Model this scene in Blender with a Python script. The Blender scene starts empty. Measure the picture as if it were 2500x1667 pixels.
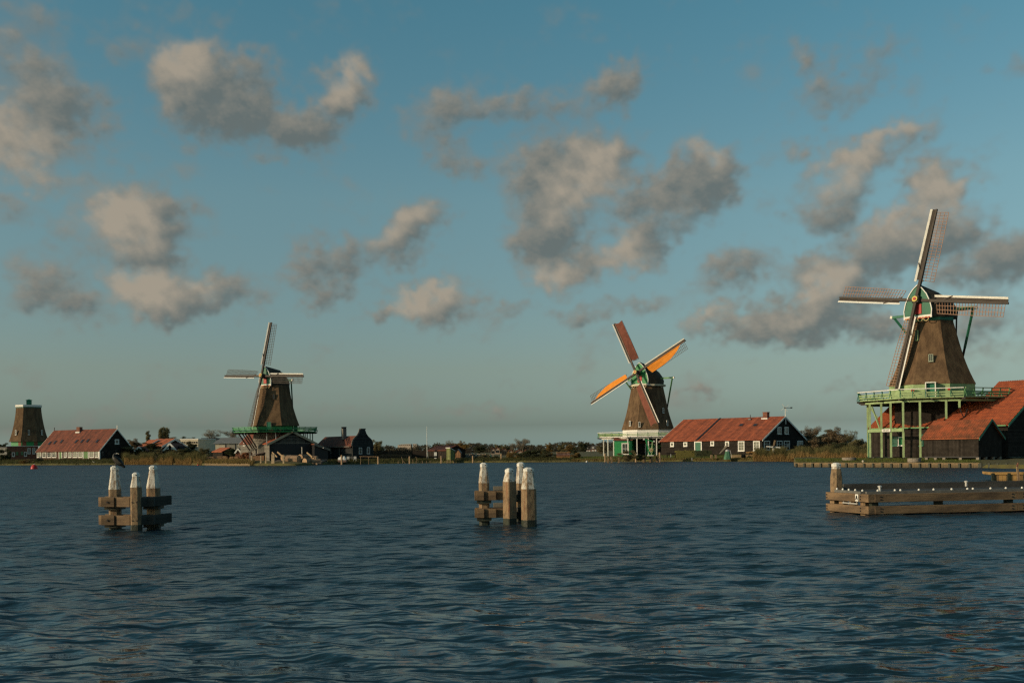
import bpy, bmesh, math, random
import numpy as np
from mathutils import Vector, Matrix, Euler

SC = bpy.context.scene
COL = SC.collection
random.seed(7)
RNG = np.random.default_rng(7)
PI = math.pi

# ------------------------------------------------------------------ camera
H_CAM = 2.4
F_PX, CX, CY = 2430.0, 1250.0, 1097.0          # focal length and principal point, photo pixels (2500 wide)
ROLL = math.atan(0.0116)
cam_d = bpy.data.cameras.new("camera"); cam = bpy.data.objects.new("camera", cam_d); COL.objects.link(cam)
cam_d.sensor_width = 36.0; cam_d.lens = F_PX / 2500.0 * 36.0
cam_d.shift_y = (CY - 833.5) / 2500.0
cam_d.clip_start = 0.1; cam_d.clip_end = 9000.0
_c, _s = math.cos(ROLL), math.sin(ROLL)
cam.matrix_world = Matrix(((_c, _s, 0, 0), (0, 0, -1, 0), (-_s, _c, 0, H_CAM), (0, 0, 0, 1)))
SC.camera = cam

# ------------------------------------------------------------------ sun, sky, exposure
SUN_AZ, SUN_EL = math.radians(68.0), math.radians(16.0)      # azimuth: left of straight behind the camera
SUN_DIR = Vector((-math.sin(SUN_AZ) * math.cos(SUN_EL), -math.cos(SUN_AZ) * math.cos(SUN_EL), math.sin(SUN_EL)))
sun_d = bpy.data.lights.new("sun", 'SUN'); sun = bpy.data.objects.new("sun", sun_d); COL.objects.link(sun)
sun_d.energy = 3.8; sun_d.angle = math.radians(0.55); sun_d.color = (1.0, 0.77, 0.51)
sun.rotation_euler = SUN_DIR.to_track_quat('Z', 'Y').to_euler()
sun.location = (-60, -40, 60)

SC.view_settings.view_transform = 'Standard'
SC.view_settings.look = 'None'
SC.view_settings.gamma = 1.0
SC.view_settings.use_curve_mapping = False
SC.view_settings.exposure = 0.0
SC.render.engine = 'CYCLES'
SC.cycles.max_bounces = 5
SC.cycles.transparent_max_bounces = 6
SC.cycles.use_denoising = False
SC.render.film_transparent = False
SC.cycles.pixel_filter_type = 'BLACKMAN_HARRIS'
SC.cycles.filter_width = 1.35

def pix_dir(px, py):
    dr, du = (px - CX) / F_PX, (CY - py) / F_PX
    return Vector((dr * _c + du * _s, 1.0, -dr * _s + du * _c))

def P(px, py, D):
    """world point seen at a photo pixel, D metres ahead"""
    d = pix_dir(px, py)
    return Vector((d.x * D, D, H_CAM + d.z * D))

def W(px, py, z=0.0):
    """world point on the level plane z seen at a photo pixel"""
    d = pix_dir(px, py)
    D = (z - H_CAM) / d.z
    return Vector((d.x * D, D, z))

# ------------------------------------------------------------------ world: graded Nishita sky with procedural cumulus
def N(nt, typ, **kw):
    n = nt.nodes.new(typ)
    for k, v in kw.items():
        setattr(n, k, v)
    return n

def setin(n, **kw):
    for k, v in kw.items():
        n.inputs[k.replace('_', ' ')].default_value = v

def mathn(nt, op, a, b=None, c=None, clamp=False):
    n = nt.nodes.new('ShaderNodeMath'); n.operation = op; n.use_clamp = clamp
    for i, v in enumerate((a, b, c)):
        if v is None: continue
        if isinstance(v, (int, float)): n.inputs[i].default_value = v
        else: nt.links.new(v, n.inputs[i])
    return n.outputs[0]

def mixc(nt, fac, a, b, mode='MIX'):
    n = nt.nodes.new('ShaderNodeMix'); n.data_type = 'RGBA'; n.blend_type = mode; n.clamp_factor = True
    for sock, v in ((n.inputs[0], fac), (n.inputs[6], a), (n.inputs[7], b)):
        if isinstance(v, (int, float)): sock.default_value = v
        elif isinstance(v, (tuple, list)): sock.default_value = (*v[:3], 1.0)
        else: nt.links.new(v, sock)
    return n.outputs[2]

def smooth(nt, v, lo, hi):
    n = nt.nodes.new('ShaderNodeMapRange'); n.interpolation_type = 'SMOOTHSTEP'
    nt.links.new(v, n.inputs[0])
    n.inputs[1].default_value = lo; n.inputs[2].default_value = hi
    n.inputs[3].default_value = 0.0; n.inputs[4].default_value = 1.0
    return n.outputs[0]

# cloud cover and cloud brightness computed with numpy
FRONT = (-0.70, 0.70, -0.04, 0.56)
REST = (-PI, PI, -0.10, PI / 2)

def spectral(shape, beta, rng, lo=1.0, aspect=1.0, hi=1e9):
    h, w = shape
    ky = np.fft.fftfreq(h)[:, None] * h * aspect; kx = np.fft.rfftfreq(w)[None, :] * w * (h / w)
    k = np.sqrt(kx * kx + ky * ky); k[0, 0] = 1
    amp = np.where((k >= lo) & (k <= hi), k ** (-beta), 0.0)
    f = np.fft.rfft2(rng.standard_normal(shape)) * amp
    n = np.fft.irfft2(f, s=shape)
    return n / n.std()

def gblur(a, sx, sy):
    h, w = a.shape
    ap = np.pad(a, ((h // 4, h // 4), (w // 4, w // 4)), mode='edge')
    H, W_ = ap.shape
    fy = np.fft.fftfreq(H)[:, None]; fx = np.fft.rfftfreq(W_)[None, :]
    g = np.exp(-2 * PI * PI * (fx * fx * sx * sx + fy * fy * sy * sy))
    return np.fft.irfft2(np.fft.rfft2(ap) * g, s=ap.shape)[h // 4:h // 4 + h, w // 4:w // 4 + w]

def sstep(x, lo, hi):
    t = np.clip((x - lo) / (hi - lo), 0, 1)
    return t * t * (3 - 2 * t)

def blob_field(A, E, blobs, wx, wy):
    f = np.zeros_like(A)
    for b in blobs:
        px, py, rx, ry, rot, amp = b[:6]
        d = pix_dir(px, py)
        a0 = math.atan2(d.x, d.y); e0 = math.asin(d.normalized().z)
        c, s = math.cos(math.radians(rot)), math.sin(math.radians(rot))
        da, de = A + wx - a0, E + wy - e0
        q = np.sqrt(((da * c + de * s) / (1.17 * rx / F_PX)) ** 2 + ((-da * s + de * c) / (1.17 * ry / F_PX)) ** 2)
        v = amp * (1 - sstep(q, 0.15, 1.55))
        f = np.maximum(f, v) + 0.25 * np.minimum(f, v)
    return f

def cloud_images_from(A, E, field, light, seed, px_rad):
    """cover and brightness from a density field; light comes from the upper left"""
    rng = np.random.default_rng(seed)
    sh = A.shape
    n = spectral(sh, 1.75, rng, lo=4, aspect=0.70) * 0.62 + spectral(sh, 1.7, rng, lo=16, aspect=0.72) * 0.26 + spectral(sh, 1.3, rng, lo=60, aspect=0.8) * 0.022
    dens = (field * 1.75 - 0.60 + 0.36 * n) * sstep(E, -0.005, 0.03) - 0.6 * (1 - sstep(E, -0.005, 0.03))
    cover = gblur(sstep(dens, -0.56, 1.10), 0.0012 / px_rad, 0.0010 / px_rad)
    thick = np.clip(dens, 0, 1.6)
    hmap = gblur(thick, 0.006 / px_rad, 0.006 / px_rad) + 0.22 * gblur(thick, 0.0022 / px_rad, 0.0022 / px_rad)
    gy, gx = np.gradient(hmap, px_rad)
    gx, gy = gx * 0.013, gy * 0.013
    shade = (gx * 0.55 - gy * 0.80) / np.sqrt(1 + gx * gx + gy * gy)     # rising towards the sun = lit
    under = gblur(thick, 0.010 / px_rad, 0.016 / px_rad)
    lit = 0.33 + 0.40 * shade - 0.24 * under + 0.95 * light + 0.05 * n
    lit = gblur(lit, 0.0026 / px_rad, 0.0026 / px_rad)
    mid = spectral(sh, 1.5, rng, lo=18, aspect=0.7)
    lit = lit + 0.055 * mid * sstep(dens, 0.0, 0.5) + 0.05 * np.roll(mid, (3, -2), (0, 1)) * light
    thin = sstep(dens, 0.75, -0.1)
    lit = lit * (1 - 0.35 * thin) + 0.38 * 0.35 * thin
    return np.clip(cover * 0.93, 0, 1), np.clip(lit, 0, 1)

def make_image(name, cover, lit):
    h, w = cover.shape
    img = bpy.data.images.new(name, w, h, alpha=False, float_buffer=True)
    img.colorspace_settings.name = 'Non-Color'
    buf = np.ones((h, w, 4), dtype=np.float32)
    buf[..., 0] = cover; buf[..., 1] = lit; buf[..., 2] = 0
    img.pixels.foreach_set(buf.ravel()); img.update(); img.pack()
    return img

def make_cloud_images():
    w, h = 1680, 720
    A, E = np.meshgrid(np.linspace(FRONT[0], FRONT[1], w), np.linspace(FRONT[2], FRONT[3], h))
    rng = np.random.default_rng(21)
    wx = spectral((h, w), 1.9, rng, lo=4) * 0.0075 + spectral((h, w), 1.5, rng, lo=22) * 0.0032
    wy = spectral((h, w), 1.9, rng, lo=4) * 0.0055 + spectral((h, w), 1.5, rng, lo=22) * 0.0026
    f = blob_field(A, E, CLOUDS, wx, wy); l = blob_field(A, E, LIGHTS, wx, wy)
    c, li = cloud_images_from(A, E, f, np.clip(l, 0, 1.1), 5, (FRONT[1] - FRONT[0]) / w)
    front = make_image("cloud_map_front", c, li)
    w, h = 1536, 416
    A, E = np.meshgrid(np.linspace(REST[0], REST[1], w), np.linspace(REST[2], REST[3], h))
    rng = np.random.default_rng(33)
    n = spectral((h, w), 1.3, rng, lo=5, aspect=1.6)
    f = 0.85 * sstep(n, 0.65, 1.9) * sstep(E, 0.02, 0.2)
    l = sstep(gblur(np.roll(n, 6, axis=1), 6, 4), 0.5, 1.6) * 0.6
    c, li = cloud_images_from(A, E, f, l, 8, (REST[1] - REST[0]) / w)
    rest = make_image("cloud_map_rest", c, li)
    return front, rest

def build_world():
    w = bpy.data.worlds.new("World"); SC.world = w; w.use_nodes = True
    nt = w.node_tree; nt.nodes.clear()
    out = N(nt, 'ShaderNodeOutputWorld'); bg = N(nt, 'ShaderNodeBackground')
    nt.links.new(bg.outputs[0], out.inputs[0])
    sky = N(nt, 'ShaderNodeTexSky', sky_type='NISHITA'); sky.sun_disc = False
    sky.sun_elevation = SUN_EL
    sky.sun_rotation = math.atan2(SUN_DIR.x, SUN_DIR.y)
    sky.altitude = 0; sky.air_density = 1.0; sky.dust_density = 1.2; sky.ozone_density = 2.0
    tc = N(nt, 'ShaderNodeTexCoord')
    sep = N(nt, 'ShaderNodeSeparateXYZ'); nt.links.new(tc.outputs['Generated'], sep.inputs[0])
    x, y, z = sep.outputs
    az = mathn(nt, 'ARCTAN2', x, y)
    el = mathn(nt, 'ARCSINE', mathn(nt, 'MINIMUM', mathn(nt, 'MAXIMUM', z, -1.0), 1.0))
    # film grade of the clear sky: teal overhead, grey-green haze at the horizon
    ramp = N(nt, 'ShaderNodeValToRGB')
    e01 = mathn(nt, 'DIVIDE', mathn(nt, 'MAXIMUM', el, 0.0), math.radians(60))
    nt.links.new(e01, ramp.inputs[0])
    stops = SKY_GRADE
    els = ramp.color_ramp.elements
    els[0].position = stops[0][0]; els[0].color = (*stops[0][1], 1)
    els[1].position = stops[-1][0]; els[1].color = (*stops[-1][1], 1)
    for p_, c_ in stops[1:-1]:
        e_ = els.new(p_); e_.color = (*c_, 1)
    clear = mixc(nt, 1.0, sky.outputs[0], ramp.outputs[0], 'MULTIPLY')
    # clouds: a direction map (azimuth x elevation) computed below; frame sector in fine detail, the rest coarser
    def cloud_map(img, a0, a1, e0, e1):
        u = mathn(nt, 'DIVIDE', mathn(nt, 'SUBTRACT', az, a0), a1 - a0)
        v = mathn(nt, 'DIVIDE', mathn(nt, 'SUBTRACT', el, e0), e1 - e0)
        c = N(nt, 'ShaderNodeCombineXYZ'); nt.links.new(u, c.inputs[0]); nt.links.new(v, c.inputs[1])
        t = N(nt, 'ShaderNodeTexImage'); t.image = img; t.interpolation = 'Cubic'; t.extension = 'EXTEND'
        nt.links.new(c.outputs[0], t.inputs[0])
        sp = N(nt, 'ShaderNodeSeparateColor'); nt.links.new(t.outputs[0], sp.inputs[0])
        return sp.outputs[0], sp.outputs[1]
    front, rest = make_cloud_images()
    fc, fl = cloud_map(front, *FRONT); rc, rl = cloud_map(rest, *REST)
    inside = mathn(nt, 'MULTIPLY', smooth(nt, mathn(nt, 'ABSOLUTE', az), 0.66, 0.58), smooth(nt, el, 0.53, 0.47))
    def blend(a, b):
        return mathn(nt, 'ADD', mathn(nt, 'MULTIPLY', a, inside), mathn(nt, 'MULTIPLY', b, mathn(nt, 'SUBTRACT', 1.0, inside)))
    cover, lt = blend(fc, rc), blend(fl, rl)
    ccol = mixc(nt, lt, CLOUD_DARK, CLOUD_LIT)
    final = mixc(nt, cover, clear, ccol)
    nt.links.new(final, bg.inputs[0]); bg.inputs[1].default_value = SKY_STRENGTH
    return w
SKY_STRENGTH = 0.10
SKY_GRADE = [(0.0, (1.15, 1.6, 2.0)), (.010, (.92, 1.25, 1.6)), (.0235, (.62, .78, .95)), (.077, (.80, .82, .755)), (.233, (.97, 1.14, .92)), (.40, (.73, 1.22, 1.02)), (1.0, (.48, .95, .85))]
CLOUD_DARK = (1.32, 1.55, 1.50)
CLOUD_LIT = (3.75, 3.22, 2.50)
# px, py, rx, ry, rotation, amount, how sunlit
CLOUDS = [
    (20, 335, 150, 75, -18, 1.0, .35), (150, 275, 100, 60, 20, .85, .3), (50, 190, 130, 50, 5, .62, .12),
    (40, 60, 120, 50, -15, .42, .1), (180, 50, 100, 40, 0, .3, .1), (500, 40, 60, 45, -20, .45, .25), (290, 110, 60, 45, -10, .45, .2),
    (450, 200, 75, 80, 10, .95, .3), (560, 255, 150, 75, 0, 1.0, 0), (620, 190, 60, 45, 0, .7, .2),
    (730, 300, 110, 60, -5, .95, 0), (840, 225, 62, 70, 0, .95, .35), (640, 400, 50, 25, 0, .5, 0),
    (1080, 265, 95, 45, 20, .62, .35), (1270, 265, 160, 45, 0, .7, .25), (1500, 190, 65, 45, 20, .75, .3),
    (1110, 370, 70, 45, -15, .65, 0), (1040, 340, 60, 40, 0, .4, .25),
    (300, 545, 125, 85, 0, .98, .4), (400, 520, 40, 45, 0, .6, .3), (370, 625, 95, 40, -8, .85, .15), (20, 520, 50, 35, 0, .55, 0),
    (150, 710, 95, 52, -12, .8, 0), (10, 730, 50, 40, 0, .6, 0), (400, 715, 100, 52, 0, 1.0, .45), (560, 715, 80, 48, 15, .8, .15),
    (480, 770, 60, 22, 0, .6, .3), (830, 645, 85, 55, 15, .9, .2), (980, 565, 110, 45, 22, .85, .25), (1000, 620, 60, 28, 15, .55, 0),
    (780, 735, 45, 28, 10, .7, 0), (930, 710, 30, 24, 0, .4, .1), (1060, 735, 95, 48, 5, 1.0, .4), (920, 775, 70, 18, 8, .7, .35),
    (1380, 450, 135, 115, 20, 1.0, .35), (1470, 400, 80, 55, 0, .9, .35), (1330, 580, 95, 70, 0, .95, 0), (1590, 490, 120, 55, 25, .9, 0),
    (1700, 430, 75, 80, -20, .95, .2), (1310, 390, 90, 30, 5, .6, .3), (1370, 660, 90, 55, 5, .9, .4), (1580, 600, 120, 45, 22, .85, .3), (1680, 545, 80, 35, 15, .7, .12),
    (1800, 660, 85, 45, 12, .75, 0), (1260, 770, 50, 22, 10, .6, 0), (1400, 775, 70, 22, 12, .6, .05), (1520, 760, 60, 25, 20, .65, .1), (1220, 935, 35, 9, 0, .6, 0),
    (1990, 150, 45, 50, -10, .6, .3), (2050, 230, 110, 40, 25, .6, .25), (2110, 160, 50, 60, 0, .4, .2),
    (2060, 400, 125, 50, 22, .78, .4), (2180, 330, 115, 35, 10, .7, .35), (2080, 460, 60, 35, 0, .6, .3), (2000, 530, 95, 42, 12, .75, .05),
    (2300, 470, 75, 60, 25, .9, .4), (2180, 600, 170, 58, 25, .92, .15), (2290, 560, 100, 60, 10, .88, .2), (1990, 670, 70, 30, 12, .7, 0),
    (2060, 720, 95, 50, 25, .95, .4), (1920, 770, 190, 45, 8, .95, .2), (1750, 790, 100, 32, 8, .8, .25), (2130, 795, 120, 30, 0, .72, 0), (2040, 795, 100, 30, 0, .75, .1),
    (2430, 635, 85, 52, 5, .95, 0), (2340, 690, 80, 25, 10, .6, 0), (2440, 790, 95, 45, 10, .75, .1), (2480, 140, 70, 20, 25, .4, .2), (2420, 720, 50, 20, 0, .5, .2),
    (170, 1020, 90, 22, 0, .42, .4), (780, 1010, 70, 20, 0, .42, .4), (1200, 1000, 200, 14, 0, .3, .2), (1740, 965, 45, 9, 0, .5, 0), (500, 1015, 120, 14, 0, .35, .25),
    (2080, 950, 60, 10, 0, .4, 0),
]
LIGHTS = [
    (440, 170, 55, 55, 0, .85), (840, 200, 45, 50, 0, .75), (30, 350, 110, 80, -20, .75), (270, 530, 75, 45, 0, .9), (300, 570, 70, 40, 0, .75),
    (375, 690, 60, 32, 0, 1.1), (360, 730, 60, 25, 0, .8), (500, 720, 28, 22, 0, .7), (1010, 745, 70, 34, 8, 1.0), (1090, 710, 60, 26, 0, .75), (990, 550, 70, 25, 22, .6),
    (1420, 460, 85, 55, 20, .85), (1450, 390, 60, 40, 0, .8), (1700, 370, 45, 35, 0, .7), (1360, 670, 65, 40, 0, .85), (1530, 630, 60, 45, 20, .75), (1640, 510, 50, 30, 0, .3),
    (2060, 400, 80, 35, 22, .75), (2190, 320, 75, 25, 10, .7), (2320, 480, 60, 45, 25, .85), (2220, 540, 100, 30, 28, .6), (2030, 700, 45, 32, 25, 1.0), (1930, 770, 90, 25, 10, .45), (1720, 785, 60, 20, 8, .6),
]
build_world()
# ------------------------------------------------------------------ materials
MATS = {}
def srgb(r, g, b):
    f = lambda v: v / 12.92 if v <= 0.04045 else ((v + 0.055) / 1.055) ** 2.4
    return (f(r / 255), f(g / 255), f(b / 255))

def mat(name, base, rough=0.8, var=0.0, scale=3.0, stretch=(1, 1, 1), base2=None, bump=0.0, bscale=20.0, bstretch=None,
        planks=None, spec=0.3, metal=0.0, island=0.0, coord='Object', trans=0.0):
    """procedural material: base colour broken up by noise, optional plank joints, optional per-piece variation"""
    if name in MATS: return MATS[name]
    base = tuple(c * .86 for c in base); base2 = tuple(c * .84 for c in base2) if base2 else None
    m = bpy.data.materials.new(name); m.use_nodes = True; nt = m.node_tree
    b = nt.nodes['Principled BSDF']
    b.inputs['Roughness'].default_value = rough; b.inputs['Metallic'].default_value = metal
    b.inputs['Specular IOR Level'].default_value = spec
    tc = N(nt, 'ShaderNodeTexCoord')
    def nz(sc, st, det=5.0):
        mp = N(nt, 'ShaderNodeMapping'); mp.inputs['Scale'].default_value = st
        nt.links.new(tc.outputs[coord], mp.inputs[0])
        n = N(nt, 'ShaderNodeTexNoise'); n.inputs['Scale'].default_value = sc; n.inputs['Detail'].default_value = det
        n.inputs['Roughness'].default_value = 0.6
        nt.links.new(mp.outputs[0], n.inputs['Vector']); return n.outputs['Fac'], mp.outputs[0]
    col = (*base, 1)
    out = None
    if var > 0 or base2:
        f, _ = nz(scale, stretch)
        f = smooth(nt, f, 0.30, 0.70)
        c2 = base2 if base2 else tuple(max(0, c * (1 - var)) for c in base)
        c1 = base if base2 else tuple(min(1, c * (1 + var * 0.6)) for c in base)
        out = mixc(nt, f, c1, c2)
    if island > 0:
        g = N(nt, 'ShaderNodeNewGeometry')
        v = mathn(nt, 'ADD', mathn(nt, 'MULTIPLY', g.outputs['Random Per Island'], 2 * island), 1 - island)
        vv = N(nt, 'ShaderNodeCombineXYZ')
        for i in range(3): nt.links.new(v, vv.inputs[i])
        out = mixc(nt, 1.0, out if out is not None else tuple(base), vv.outputs[0], 'MULTIPLY')
    height = None
    if bump > 0:
        hf, _ = nz(bscale, bstretch or stretch, 3.0)
        height = hf
    if planks:                       # (axis index, boards per metre, joint width 0..1): recessed joints between boards
        axis, freq, jw = planks
        sp = N(nt, 'ShaderNodeSeparateXYZ'); nt.links.new(tc.outputs[coord], sp.inputs[0])
        s_ = mathn(nt, 'FRACT', mathn(nt, 'MULTIPLY', sp.outputs[axis], freq))
        ed = mathn(nt, 'MINIMUM', s_, mathn(nt, 'SUBTRACT', 1.0, s_))
        jt = smooth(nt, ed, 0.0, jw)
        fl = mathn(nt, 'FLOOR', mathn(nt, 'MULTIPLY', sp.outputs[axis], freq))
        wn = N(nt, 'ShaderNodeTexWhiteNoise'); wn.noise_dimensions = '1D'; nt.links.new(fl, wn.inputs['W'])
        v = mathn(nt, 'ADD', mathn(nt, 'MULTIPLY', wn.outputs['Value'], 0.5), 0.75)
        vv = N(nt, 'ShaderNodeCombineXYZ')
        for i in range(3): nt.links.new(v, vv.inputs[i])
        out = mixc(nt, 1.0, out if out is not None else tuple(base), vv.outputs[0], 'MULTIPLY')
        height = jt if height is None else mathn(nt, 'ADD', mathn(nt, 'MULTIPLY', height, 0.5), jt)
        bump = max(bump, 0.4)
    if out is not None: nt.links.new(out, b.inputs['Base Color'])
    else: b.inputs['Base Color'].default_value = col
    if height is not None:
        bp = N(nt, 'ShaderNodeBump'); bp.inputs['Strength'].default_value = min(1.0, bump); bp.inputs['Distance'].default_value = 0.03
        nt.links.new(height, bp.inputs['Height']); nt.links.new(bp.outputs[0], b.inputs['Normal'])
    if trans > 0:                    # thin leaves let some light through
        tl = N(nt, 'ShaderNodeBsdfTranslucent'); mx = N(nt, 'ShaderNodeMixShader'); mx.inputs[0].default_value = trans
        if out is not None: nt.links.new(out, tl.inputs['Color'])
        else: tl.inputs['Color'].default_value = (*base, 1)
        nt.links.new(b.outputs[0], mx.inputs[1]); nt.links.new(tl.outputs[0], mx.inputs[2])
        nt.links.new(mx.outputs[0], nt.nodes['Material Output'].inputs['Surface'])
    MATS[name] = m
    return m

# ------------------------------------------------------------------ mesh builder
class MB:
    def __init__(self):
        self.v, self.f, self.mi = [], [], []
    def add(self, verts, faces, mi=0):
        o = len(self.v)
        self.v += [tuple(p) for p in verts]
        self.f += [tuple(i + o for i in f) for f in faces]
        self.mi += [mi] * len(faces)
        return self
    def box(self, c, s, rot=None, mi=0):
        hx, hy, hz = s[0] / 2, s[1] / 2, s[2] / 2
        vs = [Vector((x * hx, y * hy, z * hz)) for z in (-1, 1) for y in (-1, 1) for x in (-1, 1)]
        if rot is not None: vs = [rot @ p for p in vs]
        c = Vector(c)
        return self.add([p + c for p in vs], [(0, 2, 3, 1), (4, 5, 7, 6), (0, 1, 5, 4), (2, 6, 7, 3), (0, 4, 6, 2), (1, 3, 7, 5)], mi)
    def boxz(self, x0, x1, y0, y1, z0, z1, mi=0):
        return self.box(((x0 + x1) / 2, (y0 + y1) / 2, (z0 + z1) / 2), (abs(x1 - x0), abs(y1 - y0), abs(z1 - z0)), None, mi)
    def bar(self, p0, p1, w, h, up=(0, 0, 1), w1=None, h1=None, mi=0):
        p0, p1 = Vector(p0), Vector(p1); d = (p1 - p0).normalized(); up = Vector(up)
        s = d.cross(up)
        if s.length < 1e-4: s = d.cross(Vector((1, 0, 0)))
        s.normalize(); u = s.cross(d)
        w1 = w if w1 is None else w1; h1 = h if h1 is None else h1
        vs = []
        for p, a, b in ((p0, w, h), (p1, w1, h1)):
            for (i, j) in ((-1, -1), (1, -1), (1, 1), (-1, 1)):
                vs.append(p + s * (i * a / 2) + u * (j * b / 2))
        return self.add(vs, [(0, 3, 2, 1), (4, 5, 6, 7), (0, 1, 5, 4), (1, 2, 6, 5), (2, 3, 7, 6), (3, 0, 4, 7)], mi)
    def tube(self, p0, p1, r0, r1=None, n=8, mi=0, cap=True):
        p0, p1 = Vector(p0), Vector(p1); r1 = r0 if r1 is None else r1
        d = (p1 - p0).normalized(); s = d.cross(Vector((0, 0, 1)))
        if s.length < 1e-4: s = Vector((1, 0, 0))
        s.normalize(); u = s.cross(d)
        vs = []
        for p, r in ((p0, r0), (p1, r1)):
            for k in range(n):
                a = 2 * PI * k / n
                vs.append(p + (s * math.cos(a) + u * math.sin(a)) * r)
        fs = [(k, (k + 1) % n, n + (k + 1) % n, n + k) for k in range(n)]
        if cap: fs += [tuple(range(n - 1, -1, -1)), tuple(range(n, 2 * n))]
        return self.add(vs, fs, mi)
    def loft(self, rings, cap=True, mi=0, close=True):
        n = len(rings[0]); vs = [p for r in rings for p in r]; fs = []
        for i in range(len(rings) - 1):
            for k in range(n if close else n - 1):
                a, b = i * n + k, i * n + (k + 1) % n
                fs.append((a, b, b + n, a + n))
        if cap and close:
            fs += [tuple(range(n - 1, -1, -1)), tuple(range((len(rings) - 1) * n, len(rings) * n))]
        return self.add(vs, fs, mi)
    def prism(self, poly, z0, z1, mi=0):
        return self.loft([[(x, y, z0) for x, y in poly], [(x, y, z1) for x, y in poly]], mi=mi)
    def extrude(self, poly, vec, mi=0):
        vec = Vector(vec); poly = [Vector(p) for p in poly]
        return self.loft([poly, [p + vec for p in poly]], mi=mi)
    def lathe(self, prof, n=16, c=(0, 0, 0), mi=0):
        c = Vector(c)
        return self.loft([[c + Vector((r * math.cos(2 * PI * k / n), r * math.sin(2 * PI * k / n), z)) for k in range(n)] for r, z in prof], mi=mi)
    def quad(self, a, b, c, d, mi=0):
        return self.add([a, b, c, d], [(0, 1, 2, 3)], mi)
    def mesh(self, name, mats):
        me = bpy.data.meshes.new(name)
        me.from_pydata(self.v, [], self.f); me.validate(); 
        if not isinstance(mats, (list, tuple)): mats = [mats]
        for m in mats: me.materials.append(m)
        if len(mats) > 1 and len(me.polygons) == len(self.mi): me.polygons.foreach_set('material_index', self.mi)
        bm = bmesh.new(); bm.from_mesh(me); bmesh.ops.recalc_face_normals(bm, faces=bm.faces); bm.to_mesh(me); bm.free()
        me.update()
        return me
    def build(self, name, mats, parent=None, loc=None, smooth_=False):
        o = bpy.data.objects.new(name, self.mesh(name, mats)); COL.objects.link(o)
        if loc is not None: o.location = loc
        if parent is not None: o.parent = parent
        if smooth_: o.data.polygons.foreach_set('use_smooth', [True] * len(o.data.polygons))
        return o

def tag(o, label=None, cat=None, group=None, kind=None):
    if label: o['label'] = label
    if cat: o['category'] = cat
    if group: o['group'] = group
    if kind: o['kind'] = kind
    return o

def thing(name, label, cat, loc=(0, 0, 0), rz=0.0, group=None):
    o = bpy.data.objects.new(name, None); COL.objects.link(o)
    o.empty_display_size = 0.3
    o.location = loc; o.rotation_euler = (0, 0, rz)
    return tag(o, label, cat, group)

def part(name, mesh, parent, loc=(0, 0, 0), rot=None, scale=None):
    o = bpy.data.objects.new(name, mesh); COL.objects.link(o); o.parent = parent
    o.location = loc
    if rot is not None: o.rotation_euler = rot
    if scale is not None: o.scale = scale
    return o

def copy_tree(o, parent=None):
    c = o.copy(); COL.objects.link(c)
    if parent is not None: c.parent = parent
    for ch in list(o.children): copy_tree(ch, c)
    return c

def mesh_np(name, verts, quads, mats, smooth_=True, tris=False, mi=None):
    """mesh from numpy arrays"""
    k = 3 if tris else 4
    me = bpy.data.meshes.new(name)
    nv, nf = len(verts), len(quads)
    me.vertices.add(nv); me.vertices.foreach_set('co', np.ascontiguousarray(verts, dtype=np.float32).ravel())
    me.loops.add(nf * k); me.loops.foreach_set('vertex_index', np.ascontiguousarray(quads, dtype=np.int32).ravel())
    me.polygons.add(nf); me.polygons.foreach_set('loop_start', np.arange(0, nf * k, k, dtype=np.int32))
    me.polygons.foreach_set('loop_total', np.full(nf, k, dtype=np.int32))
    if not isinstance(mats, (list, tuple)): mats = [mats]
    for m in mats: me.materials.append(m)
    if mi is not None: me.polygons.foreach_set('material_index', np.asarray(mi, dtype=np.int32))
    me.polygons.foreach_set('use_smooth', np.full(nf, smooth_))
    me.update(calc_edges=True); me.validate()
    return me
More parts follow.
